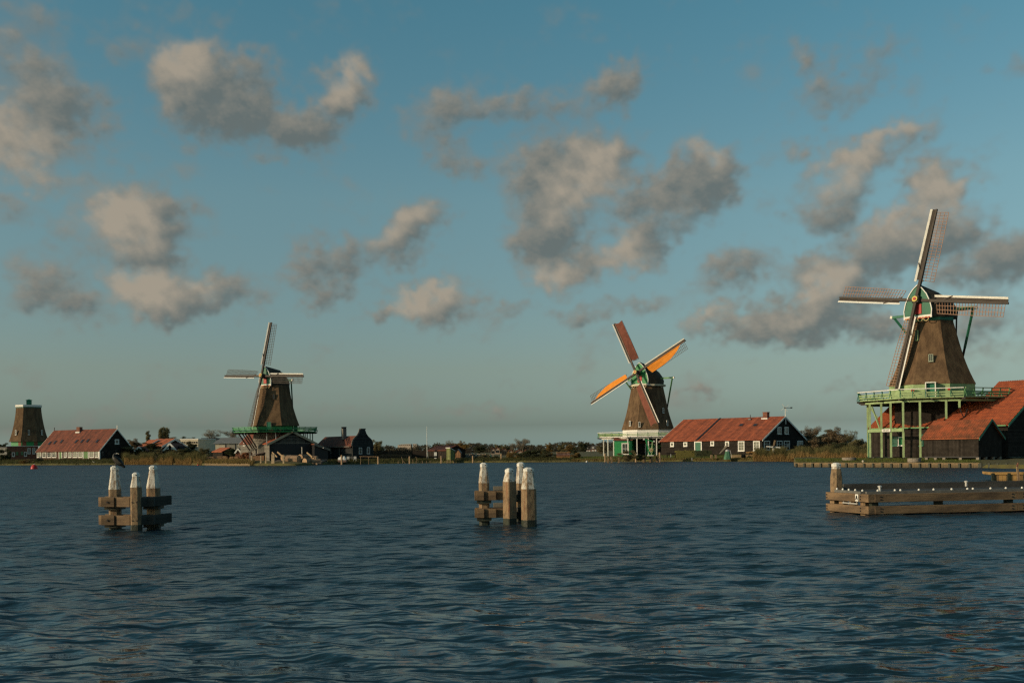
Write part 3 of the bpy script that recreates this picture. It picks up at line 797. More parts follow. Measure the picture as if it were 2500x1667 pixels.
class Mill:
    def __init__(self, label, cx, Y, n, rot, profile, thatch, group='windmills along the far river bank', name='windmill'):
        p = P(cx, 1090, Y); self.p = p; self.Y = Y; self.cx = cx
        self.th = math.atan2(p.x, p.y)
        self.sl = F_PX / (Y * math.cos(self.th)); self.sv = F_PX / Y
        self.root = thing(name, label, 'windmill', (p.x, p.y, 0), -self.th, group)
        self.n, self.rot = n, rot
        prof = [(self.z(py), Rpx / self.sl) for py, Rpx in profile]
        self.prof = prof
        # finer profile rings by smooth interpolation
        zs = np.linspace(prof[0][0], prof[-1][0], 13)
        rs = np.interp(zs, [q[0] for q in prof], [q[1] for q in prof])
        rs2 = rs.copy()
        for _ in range(2): rs2[1:-1] = .25 * rs2[:-2] + .5 * rs2[1:-1] + .25 * rs2[2:]
        self.zs, self.rs = zs, rs2
        rings = [[(x, y, z) for x, y in ngon(r, n, rot)] for z, r in zip(zs, rs2)]
        # thick thatch edge at the foot
        rings = [[(x, y, zs[0] - .02) for x, y in ngon(rs2[0] - .5, n, rot)]] + rings
        MB().loft(rings).build('thatched_body', thatch, self.root)
    def z(self, py, px=None, Y=None):
        return P(self.cx if px is None else px, py, Y or self.Y).z
    def facet(self, k, z):
        """midpoint of facet k at height z: local position, outward yaw"""
        r = float(np.interp(z, self.zs, self.rs)) * math.cos(PI / self.n)
        a = self.rot + 2 * PI * (k + .5) / self.n
        return Vector((r * math.cos(a), r * math.sin(a), z)), a + PI / 2
    def hatch(self, k, z, w, h, off=0.0, m=None, fm=None, name='window', nx=2, nz=3, out=.18, glass_=None):
        p, yaw = self.facet(k, z); t = Vector((math.cos(yaw), math.sin(yaw), 0)); o = Vector((math.sin(yaw), -math.cos(yaw), 0))
        q, _ = self.facet(k, z)
        return window(self.root, p + t * off + o * out, w, h, yaw, frame=fm or M_WHITE, nx=nx, nz=nz, fw=.07, name=name, glass=glass_)
    def stage(self, zdeck, R, n, rot, m_edge, m_under=None):
        st = MB().prism(ngon(R, n, rot), zdeck - .16, zdeck).build('stage', m_edge, self.root)
        mb = MB()
        for k in range(n * 2):
            a = rot + 2 * PI * k / (n * 2); c = Vector((math.cos(a), math.sin(a), 0)); rr = R * (1.0 if k % 2 == 0 else math.cos(PI / n))
            MB().bar(c * (R * .35) + Vector((0, 0, zdeck - .27)), c * (rr + .35) + Vector((0, 0, zdeck - .27)), .16, .2).build('joist', m_under or M_DARKWOOD, st)
        return st
    def cap(self, psi, zb, h, w, ln, front_m, thatch, hub_px, tau, alpha, L, lw, bw, m_lath, canv=(None,) * 4, ring=None, ang0=0, lattice=24, white=.23, hub_m=None, back=.62):
        rel = psi - self.th
        C = Matrix.Rotation(-rel, 4, 'Z')
        self.C = C
        y0 = -ln * .5; 
        secs = [(y0, w * .66, h), (y0 * .45, w * .96, h * .97), (y0 * .0, w * 1.03, h * .92), (ln * .32, w * .95, h * .83), (ln * .5, w * .72, h * back)]
        mb = MB().loft([cap_section(ww, hh, yy) for yy, ww, hh in secs])
        cap = mb.build('cap', thatch, self.root); cap.matrix_local = Matrix.Translation((0, 0, zb)) @ C
        self.capo = cap
        # ridge board
        MB().bar((0, y0 - .05, h + .02), (0, ln * .33, h * .83 + .04), .22, .14).build('ridge_board', M_DARKWOOD, cap)
        # painted front with pale trim
        fr = [(x * .97, y0 - .10, z * .985) for x, _, z in cap_section(w * .66, h, 0)]
        MB().extrude(fr, (0, .09, 0)).build('cap_front', front_m, cap)
        sec = cap_section(w * .67, h * 1.0, 0)
        tm = MB()
        for a, b in zip(sec[:-1], sec[1:]):
            tm.bar((a[0], y0 - .13, a[2]), (b[0], y0 - .13, b[2]), .10, .13, (0, 1, 0))
        tm.build('front_trim', M_WHITE, cap)
        MB().box((.05, y0 - .16, h * .25), (w * .34, .06, h * .30)).build('red_panel', M_RED, cap)
        # beard: painted board with scrolls under the front
        bd = MB().box((0, y0 - .16, .02), (w * 1.42, .10, .34)).build('beard', M_WHITE, cap)
        MB().box((0, y0 - .22, -.10), (w * 1.25, .06, .16)).build('beard_stripe', M_RED, bd)
        sm = MB()
        for x in (-.46, -.16, .14, .44):
            for k in range(10):
                a0, a1 = 2 * PI * k / 10, 2 * PI * (k + 1) / 10
                sm.bar((x * w + .3 * math.cos(a0), y0 - .24, -.26 + .26 * math.sin(a0)), (x * w + .3 * math.cos(a1), y0 - .24, -.26 + .26 * math.sin(a1)), .07, .07, (0, 1, 0))
        sm.build('scroll', M_GOLD, bd)
        if ring: 
            rr = self.rs[-1]
            MB().prism(ngon(rr + .10, self.n, self.rot), zb - .42, zb - .02).build('cap_ring', ring, self.root)
        # windshaft, poll end, hub star
        def plate(r):
            v = self.root.rotation_euler.to_matrix() @ (C @ Vector((0, -(r + .55) * math.cos(tau), 0))) + Vector((self.p.x, self.p.y, 0))
            return v, CX + F_PX * v.x / v.y
        tgt = P(hub_px[0], hub_px[1], self.Y); r_hub = min(np.arange(2.2, 5.5, .05), key=lambda r: abs(plate(r)[1] - (CX + F_PX * tgt.x / tgt.y)))
        r_hub = float(r_hub)
        zhub = P(hub_px[0], hub_px[1], plate(r_hub)[0].y).z - (r_hub + .55) * math.sin(tau)
        S = Matrix.Translation((0, 0, zhub)) @ C @ Matrix.Rotation(-tau, 4, 'X')
        sh = MB().tube((0, 1.0, 0), (0, -r_hub - .2, 0), .34, .30, 10).build('windshaft', M_DARKWOOD, self.root); sh.matrix_local = S
        MB().box((0, -r_hub, 0), (.8, .9, .8)).build('poll_end', M_DARKWOOD, sh)
        star = ngon(.36, 8); star2 = ngon(.19, 10)
        MB().extrude([(x, -r_hub - .5, z) for x, z in star], (0, -.10, 0)).build('hub_plate', M_YELLOW, sh)
        MB().extrude([(x, -r_hub - .61, z) for x, z in star2], (0, -.05, 0)).build('hub_rosette', M_RED, sh)
        self.sails = []
        for k in range(4):
            a = math.radians(alpha + 90 * k)
            fr_ = -.20 if k % 2 == 0 else .20
            mt = S @ Matrix.Translation((0, -r_hub, 0)) @ Matrix.Rotation(a, 4, 'Y')
            self.sails.append(make_sail(self.root, mt, L, lw, bw, m_lath, lattice, canv[k], white, front=fr_))
    def tail(self, half, zbeam, foot, zfoot, m, tip=True):
        """long tail beam across the back of the cap with braces running down to the gallery"""
        C = self.C
        def c(x, y, z): v = C @ Vector((x, y, 0)); return Vector((v.x, v.y, z))
        MB().bar(c(-half, .4, zbeam), c(half, .4, zbeam), .26, .30).build('tail_beam', m, self.root)
        if tip:
            for s in (-1, 1):
                MB().bar(c(s * half, .4, zbeam), c(s * (half + .28), .4, zbeam + .05), .30, .34).build('beam_tip', M_WHITE, self.root)
        f = c(0, foot, zfoot)
        for s in (-1, 1):
            a = c(s * half * .96, .4, zbeam - .1); mid = a.lerp(f, .45)
            MB().bar(a, mid, .24, .24).build('tail_brace', m, self.root)
            MB().bar(mid, f, .22, .22).build('tail_brace', M_IRON, self.root)
            b = c(s * half * .42, 2.0, zbeam - .3)
            MB().bar(b, f + Vector((0, 0, .6)), .18, .18).build('short_brace', M_IRON, self.root)
        MB().bar(c(0, 1.0, zbeam), f, .3, .34).build('tail_pole', M_IRON, self.root)
# ---- the large mill at the right
def mill_right():
    m = Mill("largest windmill, thatched, on a pale green gallery with posts, bare sails, beside the big barn", 2276, 122.0, 8, PI / 8,
             [(942, 114), (925, 104), (880, 85), (830, 70), (785, 57)], M_THATCH)
    r = m.root; zd = 7.92; R = 190 / m.sl
    zt = m.prof[0][0]
    # boarded octagon under the gallery, pale green band above it
    Rb = 97 / m.sl
    MB().loft([[(x, y, z) for x, y in ngon(q, 8, PI / 8)] for z, q in ((.6, Rb + .3), (zd - .2, Rb))]).build('boarded_base', M_BLACK, r)
    MB().prism(ngon(112 / m.sl, 8, PI / 8), zd + .0, zt - .015).build('panelled_band', M_PGREEN, r)
    st = m.stage(zd, R, 8, PI / 8, M_PGREEN)
    V = ngon(R, 8, PI / 8)
    for k in range(8):
        p0, p1 = V[k], V[(k + 1) % 8]
        a = PI / 8 + 2 * PI * (k + .5) / 8; out = (math.cos(a), math.sin(a), 0)
        frontish = k in (4, 5)
        rail_run(st, p0, p1, zd, .93, M_PGREEN if k in (3, 4, 5) else M_MGREEN, M_TEAL if k in (3, 4, 5) else M_MGREEN, M_WHITE if k in (4, 5) else M_PGREEN, 5, .26, out)  # sides turned from the sun get darker greens as painted shade
    # beam under the deck edge
    Vi = ngon(R - .7, 8, PI / 8)
    for k in range(8):
        MB().bar((*Vi[k], zd - .42), (*Vi[(k + 1) % 8], zd - .42), .18, .26).build('deck_beam', M_PGREEN, r)
    # posts: columns of the photo met with the inset deck edge
    def on_edge(px, k):
        p0, p1 = Vector(Vi[k]), Vector(Vi[(k + 1) % 8])
        M_ = r.rotation_euler.to_matrix()
        w0 = M_ @ Vector((*p0, 0)) + Vector(m.p); w1 = M_ @ Vector((*p1, 0)) + Vector(m.p)
        d = ((w1 - w0).x, (w1 - w0).y)
        s, _, _ = ray_line(px, 1050, (w0.x, w0.y), d)
        return p0.lerp(p1, max(0, min(1, s)))
    posts = []
    for px, k, zb in ((2124, 4, .95), (2152, 4, .95), (2175, 4, .95), (2204, 5, .95), (2246.5, 5, .95), (2310.5, 5, 5.35), (2343, 5, 6.6)):
        q = on_edge(px, k); posts.append(q)
        MB().bar((q.x, q.y, zb), (q.x, q.y, zd - .5), .24, .24, (0, 1, 0)).build('post', M_PGREEN, r)
        if zb < 2: MB().box((q.x, q.y, zb - .28), (.34, .34, .55)).build('post_footing', M_IRON, r)
    q0 = posts[0]
    back = Vector(Vi[3]).lerp(Vector(Vi[4]), .35)
    for q in (back,):
        MB().bar((q.x, q.y, .95), (q.x, q.y, zd - .5), .24, .24, (0, 1, 0)).build('post', M_PGREEN, r)
        MB().box((q.x, q.y, .67), (.34, .34, .55)).build('post_footing', M_IRON, r)
    MB().bar((q0.x + .25, q0.y, zd - .8), (posts[1].x - .15, posts[1].y, zd - 3.6), .15, .15).build('brace', M_PGREEN, r)
    MB().bar((back.x + .2, back.y, zd - .7), (back.x + 2.0, back.y + .1, zd - 3.2), .15, .15).build('brace', M_PGREEN, r)
    # cross beam carrying the name board
    zbm = m.z(1050, 2150, 116.5); a, b = Vector((*q0, zbm)), Vector((*posts[3], zbm))
    MB().bar(a + Vector((-.2, -.22, 0)), Vector((*posts[2], zbm)) + Vector((.1, -.24, 0)), .10, .36).build('cross_beam', M_PGREEN, r)
    MB().bar(Vector((*posts[2], zbm)) + Vector((.115, -.24, 0)), b + Vector((.1, -.22, 0)), .10, .36).build('cross_beam', M_PGREEN, r)
    na, nb = Vector((*posts[1], zbm)) + Vector((.02, -.31, 0)), Vector((*posts[2], zbm)) + Vector((-.04, -.31, 0))
    nb_o = MB().bar(na, nb, .04, .34).build('name_board', M_WHITE, r)
    cu = bpy.data.curves.new('lettering', 'FONT'); cu.body = "DE KAT"; cu.size = .30; cu.align_x = 'CENTER'; cu.align_y = 'CENTER'; cu.extrude = .006
    tmp = bpy.data.objects.new('tmp', cu); COL.objects.link(tmp); dg = bpy.context.evaluated_depsgraph_get(); dg.update()
    me = bpy.data.meshes.new_from_object(tmp.evaluated_get(dg)); bpy.data.objects.remove(tmp); me.materials.clear(); me.materials.append(M_IRON)
    d = (nb - na); t = part('lettering', me, nb_o, (na + nb) / 2 + Vector((0, -.045, 0)), (PI / 2, 0, math.atan2(d.y, d.x)))
    # door and window in the thatch
    p, yaw = m.facet(5, zd); dz = zd
    o = Vector((math.sin(yaw), -math.cos(yaw), 0)); pd = Vector((p.x, p.y, 0)); rr = 112 / m.sl * math.cos(PI / 8)
    dp = o * (rr + .55) + Vector((-.12, 0, 0))
    dr = MB().box((0, 0, .85), (.95, .1, 1.7)).build('door', M_TEAL, r, (dp.x, dp.y, dz)); dr.rotation_euler = (0, 0, yaw)
    mb = MB()
    for x in (-.53, .53): mb.box((x, -.02, .9), (.12, .9, 1.85))
    mb.box((0, -.02, 1.78), (.94, .898, .12)); mb.build('door_frame', M_WHITE, dr)
    for x in (-1.95, 2.0): MB().box((x, -.02, .96), (.32, .5, .30)).build('red_sign', M_RED, dr)
    m.hatch(5, m.z(888), .52, .85, -.05, out=.2, fm=mat('dull_window_paint', (.36, .40, .30), .6))
    m.hatch(4, m.z(835), .42, 1.2, 1.0, fm=M_PGREEN, out=.16, nx=1, nz=1)
    m.cap(math.radians(51.7), m.z(779), m.z(700) - m.z(779) - .05, 2.55, 5.7, M_DGREEN, M_THATCHD, (2233, 729.5), math.radians(9.5), 9.1, 11.08, 1.52, .42, M_LATH, ring=M_TEAL, lattice=24)
    m.tail(5.3, m.z(763), 5.6, zd + .9, M_TEAL)
    MB().bar((1.2, 1.0, m.z(757)), (4.7, -.5, m.z(757)), .22, .3).build('crane_beam', M_MGREEN, r)
    return m
MILL_R = mill_right()

# ---- the mill right of centre with spread canvas
def mill_centre():
    m = Mill("thatched windmill with orange and rust brown canvas spread on its sails", 1582, 197.0, 8, PI / 8,
             [(1049, 69), (1012, 56), (975, 48), (947, 42)], M_THATCH)
    r = m.root; R = 127 / m.sl
    zt = m.prof[0][0]; zd = m.z(1065.5)
    MB().loft([[(x, y, z) for x, y in ngon(q, 8, PI / 8)] for z, q in ((.5, 66 / m.sl), (zd - .2, 62 / m.sl))]).build('boarded_base', M_BLACK, r)
    MB().prism(ngon(66 / m.sl, 8, PI / 8), zd, zt - .015).build('panelled_band', M_WHITE, r)
    st = m.stage(zd, R, 8, PI / 8, M_WHITE)
    V = ngon(R, 8, PI / 8)
    for k in range(8):
        a = PI / 8 + 2 * PI * (k + .5) / 8; out = (math.cos(a), math.sin(a), 0)
        rail_run(st, V[k], V[(k + 1) % 8], zd, .80, M_PGREEN, M_MGREEN, M_WHITE, 4, .3, out, boards=(.25, .6))
    Vi = ngon(R - .55, 8, PI / 8)
    for k in range(8):
        MB().bar((*Vi[k], zd - .36), (*Vi[(k + 1) % 8], zd - .36), .16, .18).build('deck_beam', M_WHITE, r)
    M_ = r.rotation_euler.to_matrix()
    for px, k in ((1484, 4), (1498, 4), (1516, 4), (1535, 4), (1555, 5), (1583, 5), (1603, 5), (1489, 3)):
        p0, p1 = Vector(Vi[k]), Vector(Vi[(k + 1) % 8])
        w0 = M_ @ Vector((*p0, 0)) + Vector(m.p); w1 = M_ @ Vector((*p1, 0)) + Vector(m.p)
        s, _, _ = ray_line(px, 1090, (w0.x, w0.y), ((w1 - w0).x, (w1 - w0).y))
        q = p0.lerp(p1, max(0.02, min(.98, s)))
        MB().bar((q.x, q.y, .8), (q.x, q.y, zd - .45), .19, .19, (0, 1, 0)).build('post', M_WHITE, r)
    for k, z, off in ((5, m.z(1043), -1.6), (4, m.z(1040), .2), (6, m.z(1010), .0), (6, m.z(1040), .3)):
        m.hatch(k, z, .38, 1.0, off, nx=1, nz=1, out=.14)
    full = [(.02, .235), (.5, .215), (1.02, .225), (1.0, .55), (.97, .975), (.5, .955), (.02, .985)]
    part_ = [(.03, .20), (.55, .205), (1.02, .23), (1.0, .48), (.88, .64), (.5, .80), (.05, .90)]
    canv = [(M_CANVASB, full), (M_CANVASO, part_), (M_CANVASB, full), (M_CANVASO, part_)]
    m.cap(math.radians(38.3), m.z(941), m.z(887) - m.z(941), 2.8, 5.6, M_GREEN, M_THATCHD, (1550, 908), math.radians(8.5), -28.8, 11.72, 1.62, .29, M_LATHD, canv=canv, lattice=26, white=.20)
    MB().prism(ngon(m.rs[-1] + .25, 16), m.z(944), m.z(940)).build('cap_ring', M_CREAM, r)
    m.tail(5.6, m.z(925), 6.0, zd + .8, M_MGREEN)
    return m
MILL_C = mill_centre()

# ---- the mill at the left with struts under its green gallery
def mill_left():
    m = Mill("thatched windmill with bare sails on a bright green gallery with slanting struts", 672, 195.0, 6, math.radians(-15),
             [(1040, 62), (1022, 55), (992, 45.5), (942, 36)], M_THATCH)
    r = m.root; R = 106 / m.sl
    zt = m.prof[0][0]; zd = m.z(1054)
    MB().loft([[(x, y, z) for x, y in ngon(q, 6, math.radians(-15))] for z, q in ((.5, 58 / m.sl), (zd - 2.4, 58 / m.sl), (zd - .2, 54 / m.sl))]).build('boarded_base', M_GREYB, r)
    MB().prism(ngon(57 / m.sl, 6, math.radians(-15)), zd, zt - .015).build('panelled_band', M_BLACK, r)
    st = m.stage(zd, R, 8, PI / 8, M_GREEN)
    V = ngon(R, 8, PI / 8)
    for k in range(8):
        a = PI / 8 + 2 * PI * (k + .5) / 8; out = (math.cos(a), math.sin(a), 0)
        rail_run(st, V[k], V[(k + 1) % 8], zd, .80, M_GREEN, M_DGREEN, M_GREEN, 4, .3, out, boards=(.42, .72))
    M_ = r.rotation_euler.to_matrix().inverted()
    def loc(px, py, Y): v = P(px, py, Y) - Vector((m.p.x, m.p.y, 0)); v = M_ @ v; return v
    for i, (a, b) in enumerate((((581, 1056), (611, 1101)), ((590, 1056), (618, 1098)), ((597, 1056), (622, 1096)), ((604, 1056), (626, 1092)))):
        MB().bar(loc(*a, 192 - i * .8), loc(*b, 194 - i), .20, .20).build('strut', M_DARKWOOD, r)
    for px in (733, 741, 745, 750, 757, 763):
        a = loc(px, 1056, 195); MB().bar(a, (a.x, a.y, .8), .18, .18, (0, 1, 0)).build('strut', M_DGREEN, r)
    for px in (651, 673):
        a = loc(px, 1056, 188.5); MB().bar(a, (a.x, a.y, zd - 2.6), .14, .14, (0, 1, 0)).build('strut', M_WHITE, r)
    m.hatch(4, m.z(976), .45, 1.0, .6, nx=1, nz=1, out=.1, fm=M_THATCHD)
    m.hatch(4, m.z(1049), .95, 1.5, 0, nx=1, nz=1, out=.25, fm=M_GREYB, glass_=M_TEAL, name='doorway')
    m.cap(math.radians(31.4), m.z(942), m.z(897) - m.z(942), 2.3, 4.8, M_DGREEN, M_THATCHD, (635.5, 915.5), math.radians(12), 3.3, 10.68, 1.32, .34, M_LATHD, lattice=26, white=.20)
    m.tail(4.2, m.z(930), 5.2, zd + .8, M_DGREEN)
    return m
MILL_L = mill_left()

# ---- the sail-less mill stump at the far left
def mill_stump():
    m = Mill("thatched mill stump without sails, with a white rim and small green lantern on top", 71, 266.0, 8, PI / 8,
             [(1078, 53), (1062, 46), (1040, 40), (1012, 34.5), (994, 33)], M_THATCH, group=None, name='mill_stump')
    r = m.root; zt = m.prof[0][0]; ztop = m.prof[-1][0]
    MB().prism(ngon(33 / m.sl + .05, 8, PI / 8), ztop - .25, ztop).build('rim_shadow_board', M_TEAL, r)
    MB().prism(ngon(33.5 / m.sl + .15, 8, PI / 8), ztop, ztop + .55).build('white_rim', M_WHITE, r)
    ln = MB().box((0, 0, .65), (1.3, 1.3, 1.3)).build('lantern', M_DGREEN, r, (.1, 0, ztop + .55))
    MB().loft([[(-.85, -.85, 1.3), (.85, -.85, 1.3), (.85, .85, 1.3), (-.85, .85, 1.3)], [(-.05, -.05, 1.62), (.05, -.05, 1.62), (.05, .05, 1.62), (-.05, .05, 1.62)]]).build('lantern_roof', M_DGREEN, ln)
    zb = m.z(1088.5)
    MB().prism(ngon(47 / m.sl, 8, PI / 8), zb, zt - .01).build('green_band', M_GREEN, r)
    for k, off in ((4, 1.2), (5, -1.1), (5, 1.6)):
        a = PI / 8 + 2 * PI * (k + .5) / 8; rr = 47 / m.sl * math.cos(PI / 8)
        t = Vector((-math.sin(a), math.cos(a), 0)); c = Vector((math.cos(a), math.sin(a), 0))
        o = MB().box((0, 0, .55), (.9, .08, 1.1)).build('brick_pier', M_BRICK, r, c * (rr + .03) + t * off + Vector((0, 0, zb))); o.rotation_euler = (0, 0, a + PI / 2)
    M_ = r.rotation_euler.to_matrix().inverted()
    def lx(px): return (px - 71) / m.sl
    yf = -5.5
    bw = MB().boxz(lx(18), lx(93), yf, 4.5, .4, zb - .14).build('base_wall', M_BRICK, r)
    MB().boxz(lx(18) - .2, lx(92), yf - .2, 4.7, zb - .136, zb - .004).build('white_ledge', M_WHITE, r)
    s = (266.0 - 5) / 266.0
    for (a, b, c, d, nx, nz, fm) in ((29, 1103.7, 36.5, 1114, 1, 1, M_WHITE), (39, 1103, 44.3, 1110, 1, 1, M_MGREEN), (51, 1102.5, 56, 1110, 1, 1, M_MGREEN), (58, 1103, 65.5, 1114, 1, 1, M_WHITE),
                                  (67, 1094, 74.3, 1108, 2, 3, M_WHITE), (79, 1094, 86, 1108, 2, 3, M_WHITE)):
        z0, z1 = P(40, d, 261).z, P(40, b, 261).z
        window(r, (lx((a + c) / 2) * s, yf - .04, z0), (c - a) / m.sl * s, z1 - z0, 0, frame=fm, nx=nx, nz=nz, fw=.14)
    for k in (4, 5, 6):
        m.hatch(k, m.z(1062), .42, 1.3, 0, nx=1, nz=1, out=.15)
    return m
MILL_S = mill_stump()
# ------------------------------------------------------------------ house and sheds beside the right-hand mill
def barn_right():
    hs = House("barn", "big black barn with a sweeping red tile roof under the large windmill", 'barn', (2127, 124.0), (2461, 110.0), None, W=16.5)
    g, eave = .95, 4.55; k = .60
    y1 = (7.95 - eave) / k; L1 = .68 * hs.L
    hs.W = 2 * y1
    r1 = hs.root
    hs.walls(g, eave, 7.95, M_BLACKV, 0, L1)
    hs.roof(eave, 7.95, M_TILE, over=.25, x0=0, x1=L1, corr=.27)
    hs.bargeboards(eave, 7.95, M_TEAL, .24, x=0)
    hs.W = 2 * (9.75 - eave) / k
    hs.walls(g, eave, 9.75, M_BLACK, L1 + .01, hs.L, name='wall')
    hs.roof(eave, 9.75, M_TILE, over=.3, x0=L1 + .2, x1=hs.L, corr=.27)
    hs.bargeboards(eave, 9.75, M_TEAL, .26, x=L1 + .02); hs.bargeboards(eave, 9.75, M_TEAL, .26)
    MB().bar((0, -.36, eave - .12), (hs.L, -.36, eave - .12), .14, .14).build('gutter', M_MGREEN, r1)
    MB().bar((-.25, -.1, g - .35), (-.1, -.25, eave - .2), .16, .16).build('corner_post', M_TEAL, r1)
    win_front(hs, (2179, 1066, 2191.5, 1088), frame=M_TEAL, nx=4, nz=5, fw=.07)
    o = win_front(hs, (2193.5, 1066, 2206, 1088), fw=.10, glass=M_GREEN); o.name = 'shutter'
    win_front(hs, (2240.5, 1060, 2255, 1088), frame=M_TEAL, nx=4, nz=6, fw=.07)
    for x in np.linspace(.4, L1 - .3, 6): MB().box((x, -.02, g - .25), (.3, .3, .5)).build('footing', M_IRON, r1)
    x, y, z = hs.slope(2354, 1022, eave, k)
    for dx in (-.25, .35): MB().bar((x, y, z), (x + dx * 1.6, y - .2, z + 1.15), .09, .09).build('roof_prop', M_IRON, r1)
    # battens lying on the roof edges where the mill comes through
    return hs
BARN_R = barn_right()

def shed_right():
    hs = House("shed", "low black shed with a sagging mossy red tile roof in front of the big barn", 'shed', (2257, 111.0), (2389, 106.0), 2446)
    g, eave, ridge = 1.0, 3.12, 4.95
    hs.walls(g, eave, ridge, M_BLACKV)
    hs.roof(eave, ridge, mat("mossy_clay_tiles", (.44, .120, .052), .9, 0, 1.1, (1, 1, 1), (.19, .075, .038), bump=.4, bscale=8), over=.25, ox=.25, corr=.27)
    hs.bargeboards(eave, ridge, M_TEAL, .24); hs.bargeboards(eave, ridge, M_TEAL, .24, x=0)
    for px in (2262, 2284, 2305, 2345, 2387): 
        s, _ = hs.front(px, 1120); MB().box((s, .1, .7), (.32, .32, .62)).build('brick_pier', M_STONE, hs.root)
    for v in (1.6, 3.2, 4.6): MB().box((hs.L - .15, v, .7), (.32, .32, .62)).build('brick_pier', M_STONE, hs.root)
    MB().bar((0, -.05, g + .02), (hs.L, -.05, g + .02), .1, .12).build('sill_beam', M_IRON, hs.root)
    return hs
shed_right()

# ------------------------------------------------------------------ long black house right of centre
def house_centre():
    hs = House("long_house", "long black boarded house with a red tile roof beside the orange sailed windmill", 'house', (1614, 184.0), (1861, 170.0), 1966)
    g, eave, ridge = .8, 3.62, 7.55
    k = (ridge - eave) / (hs.W / 2)
    hs.walls(g, eave, ridge, M_BLACK)
    hs.roof(eave, ridge, M_TILEF, over=.3)
    hs.bargeboards(eave, ridge, M_WHITE, .30); hs.bargeboards(eave, ridge, M_WHITE, .28, x=0)
    for b in ((1637, 1079, 1646, 1090), (1669, 1079, 1678.5, 1089.5), (1735, 1076.5, 1744, 1088), (1771, 1077, 1780.5, 1088.5)):
        win_front(hs, b, fw=.18, nx=1)
    for b in ((1802.5, 1076.5, 1818, 1101), (1839.5, 1076, 1855.5, 1100.5)): win_front(hs, b, fw=.16, nx=2, nz=3)
    door_front(hs, (1696, 1077, 1714, 1109), M_DGREEN, fw=.2)
    for b in ((1865, 1075.5, 1878.5, 1099), (1896, 1075.5, 1909, 1099), (1913.5, 1075.5, 1927, 1099), (1946, 1075.5, 1959, 1099)): win_gable(hs, b, fw=.14, nx=2, nz=3)
    for b in ((1897.5, 1042, 1906.5, 1059.5), (1915, 1042, 1924, 1059.5)): win_gable(hs, b, fw=.12, nx=1, nz=2)
    # dark seam where the two halves of the roof meet
    x, _, _ = hs.slope(1706, 1072, eave, k)
    ez = eave - k * .3 + .2
    MB().bar((x, -.32, ez + .02), (x, hs.W / 2, ridge + .22), .38, .08).build('roof_seam', M_IRON, hs.root)
    x, y, z = hs.slope(1876, 1016, eave, k)
    ch = MB().box((0, 0, 0), (.85, .85, 2.3)).build('chimney', M_BRICK, hs.root, (x, hs.W / 2 - .3, ridge - .25))
    MB().box((0, 0, 1.2), (.97, .97, .12)).build('chimney_cap', M_BRICK, ch)
    MB().box((0, -.2, .08), (1.2, 1.0, .2)).build('flashing', M_WHITE, ch)
    for px, py in ((1810, 1040), (1844, 1040)): skylight(hs, px, py, eave, k, .8, .9)
    x, y, z = hs.slope(1832, 1026, eave, k); MB().tube((x, y, z), (x, y, z + 1.0), .07, n=6).build('vent_pipe', M_IRON, hs.root)
    MB().box((x, y - .2, z + .2), (.5, .4, .2)).build('flashing', M_SLATE, hs.root)
    MB().box((hs.L + .3, hs.W / 2, ridge - .55), (.08, .16, 1.3)).build('gable_pendant', M_WHITE, hs.root)
    return hs
HOUSE_C = house_centre()

# small ornamental wind turbine on the gable peak
def roof_turbine():
    hs = HOUSE_C; p = hs.root.matrix_basis @ Vector((hs.L + .25, hs.W / 2, 7.6))
    t = thing("ornamental_windmill", "small ornamental wind vane with thin blades on a white pole on the house gable", 'wind vane', p)
    MB().tube((0, 0, 0), (0, 0, 1.5), .07, .05, 8).build('pole', M_WHITE, t)
    MB().bar((-.15, 0, 1.6), (1.1, .1, 1.58), .05, .09).build('tail_boom', M_IRON, t)
    MB().box((1.1, .1, 1.6), (.35, .03, .22)).build('tail_fin', M_IRON, t)
    for a in (35, 125, 215, 305):
        a = math.radians(a); MB().bar((-.12, -.1, 1.6), (-.12 + .82 * math.cos(a), -.12, 1.6 + .82 * math.sin(a)), .04, .10, (0, 1, 0)).build('blade', M_WHITE, t)
    MB().tube((-.12, -.16, 1.6), (-.12, .1, 1.6), .11, n=8).build('hub', M_IRON, t)
roof_turbine()

# ------------------------------------------------------------------ green hut under the central mill
def green_hut():
    hs = House("hut", "bright green hut with white window framing under the railed windmill gallery", 'hut', (1500, 190.0), (1543, 189.0), 1556)
    g, eave, ridge = .9, 3.9, 4.9
    hs.W = 3.6
    hs.walls(g, eave, eave + .55, M_GREEN)
    hs.roof(eave, eave + .6, M_TILE2, over=.2)
    b = (1518, 1081, 1535, 1109)
    win_front(hs, b, fw=.16, nx=2, nz=2)
    MB().bar((0, -.04, eave - .1), (hs.L, -.04, eave - .1), .06, .2).build('fascia', M_DGREEN, hs.root)
green_hut()
def back_hut():
    hs = House("hut", "small brown hut with a white framed green door behind the green hoist", 'hut', (1557, 191.0), (1614, 191.5), 1620)
    hs.W = 3.0
    hs.walls(.9, 3.4, 4.2, M_BLACKV)
    hs.roof(3.4, 4.2, M_TILE2, over=.2)
    door_front(hs, (1575, 1083, 1600, 1111), M_GREEN, fw=.14)
    win_front(hs, (1607, 1086, 1614, 1093), frame=M_MGREEN, nx=3, nz=2, fw=.06)
back_hut()

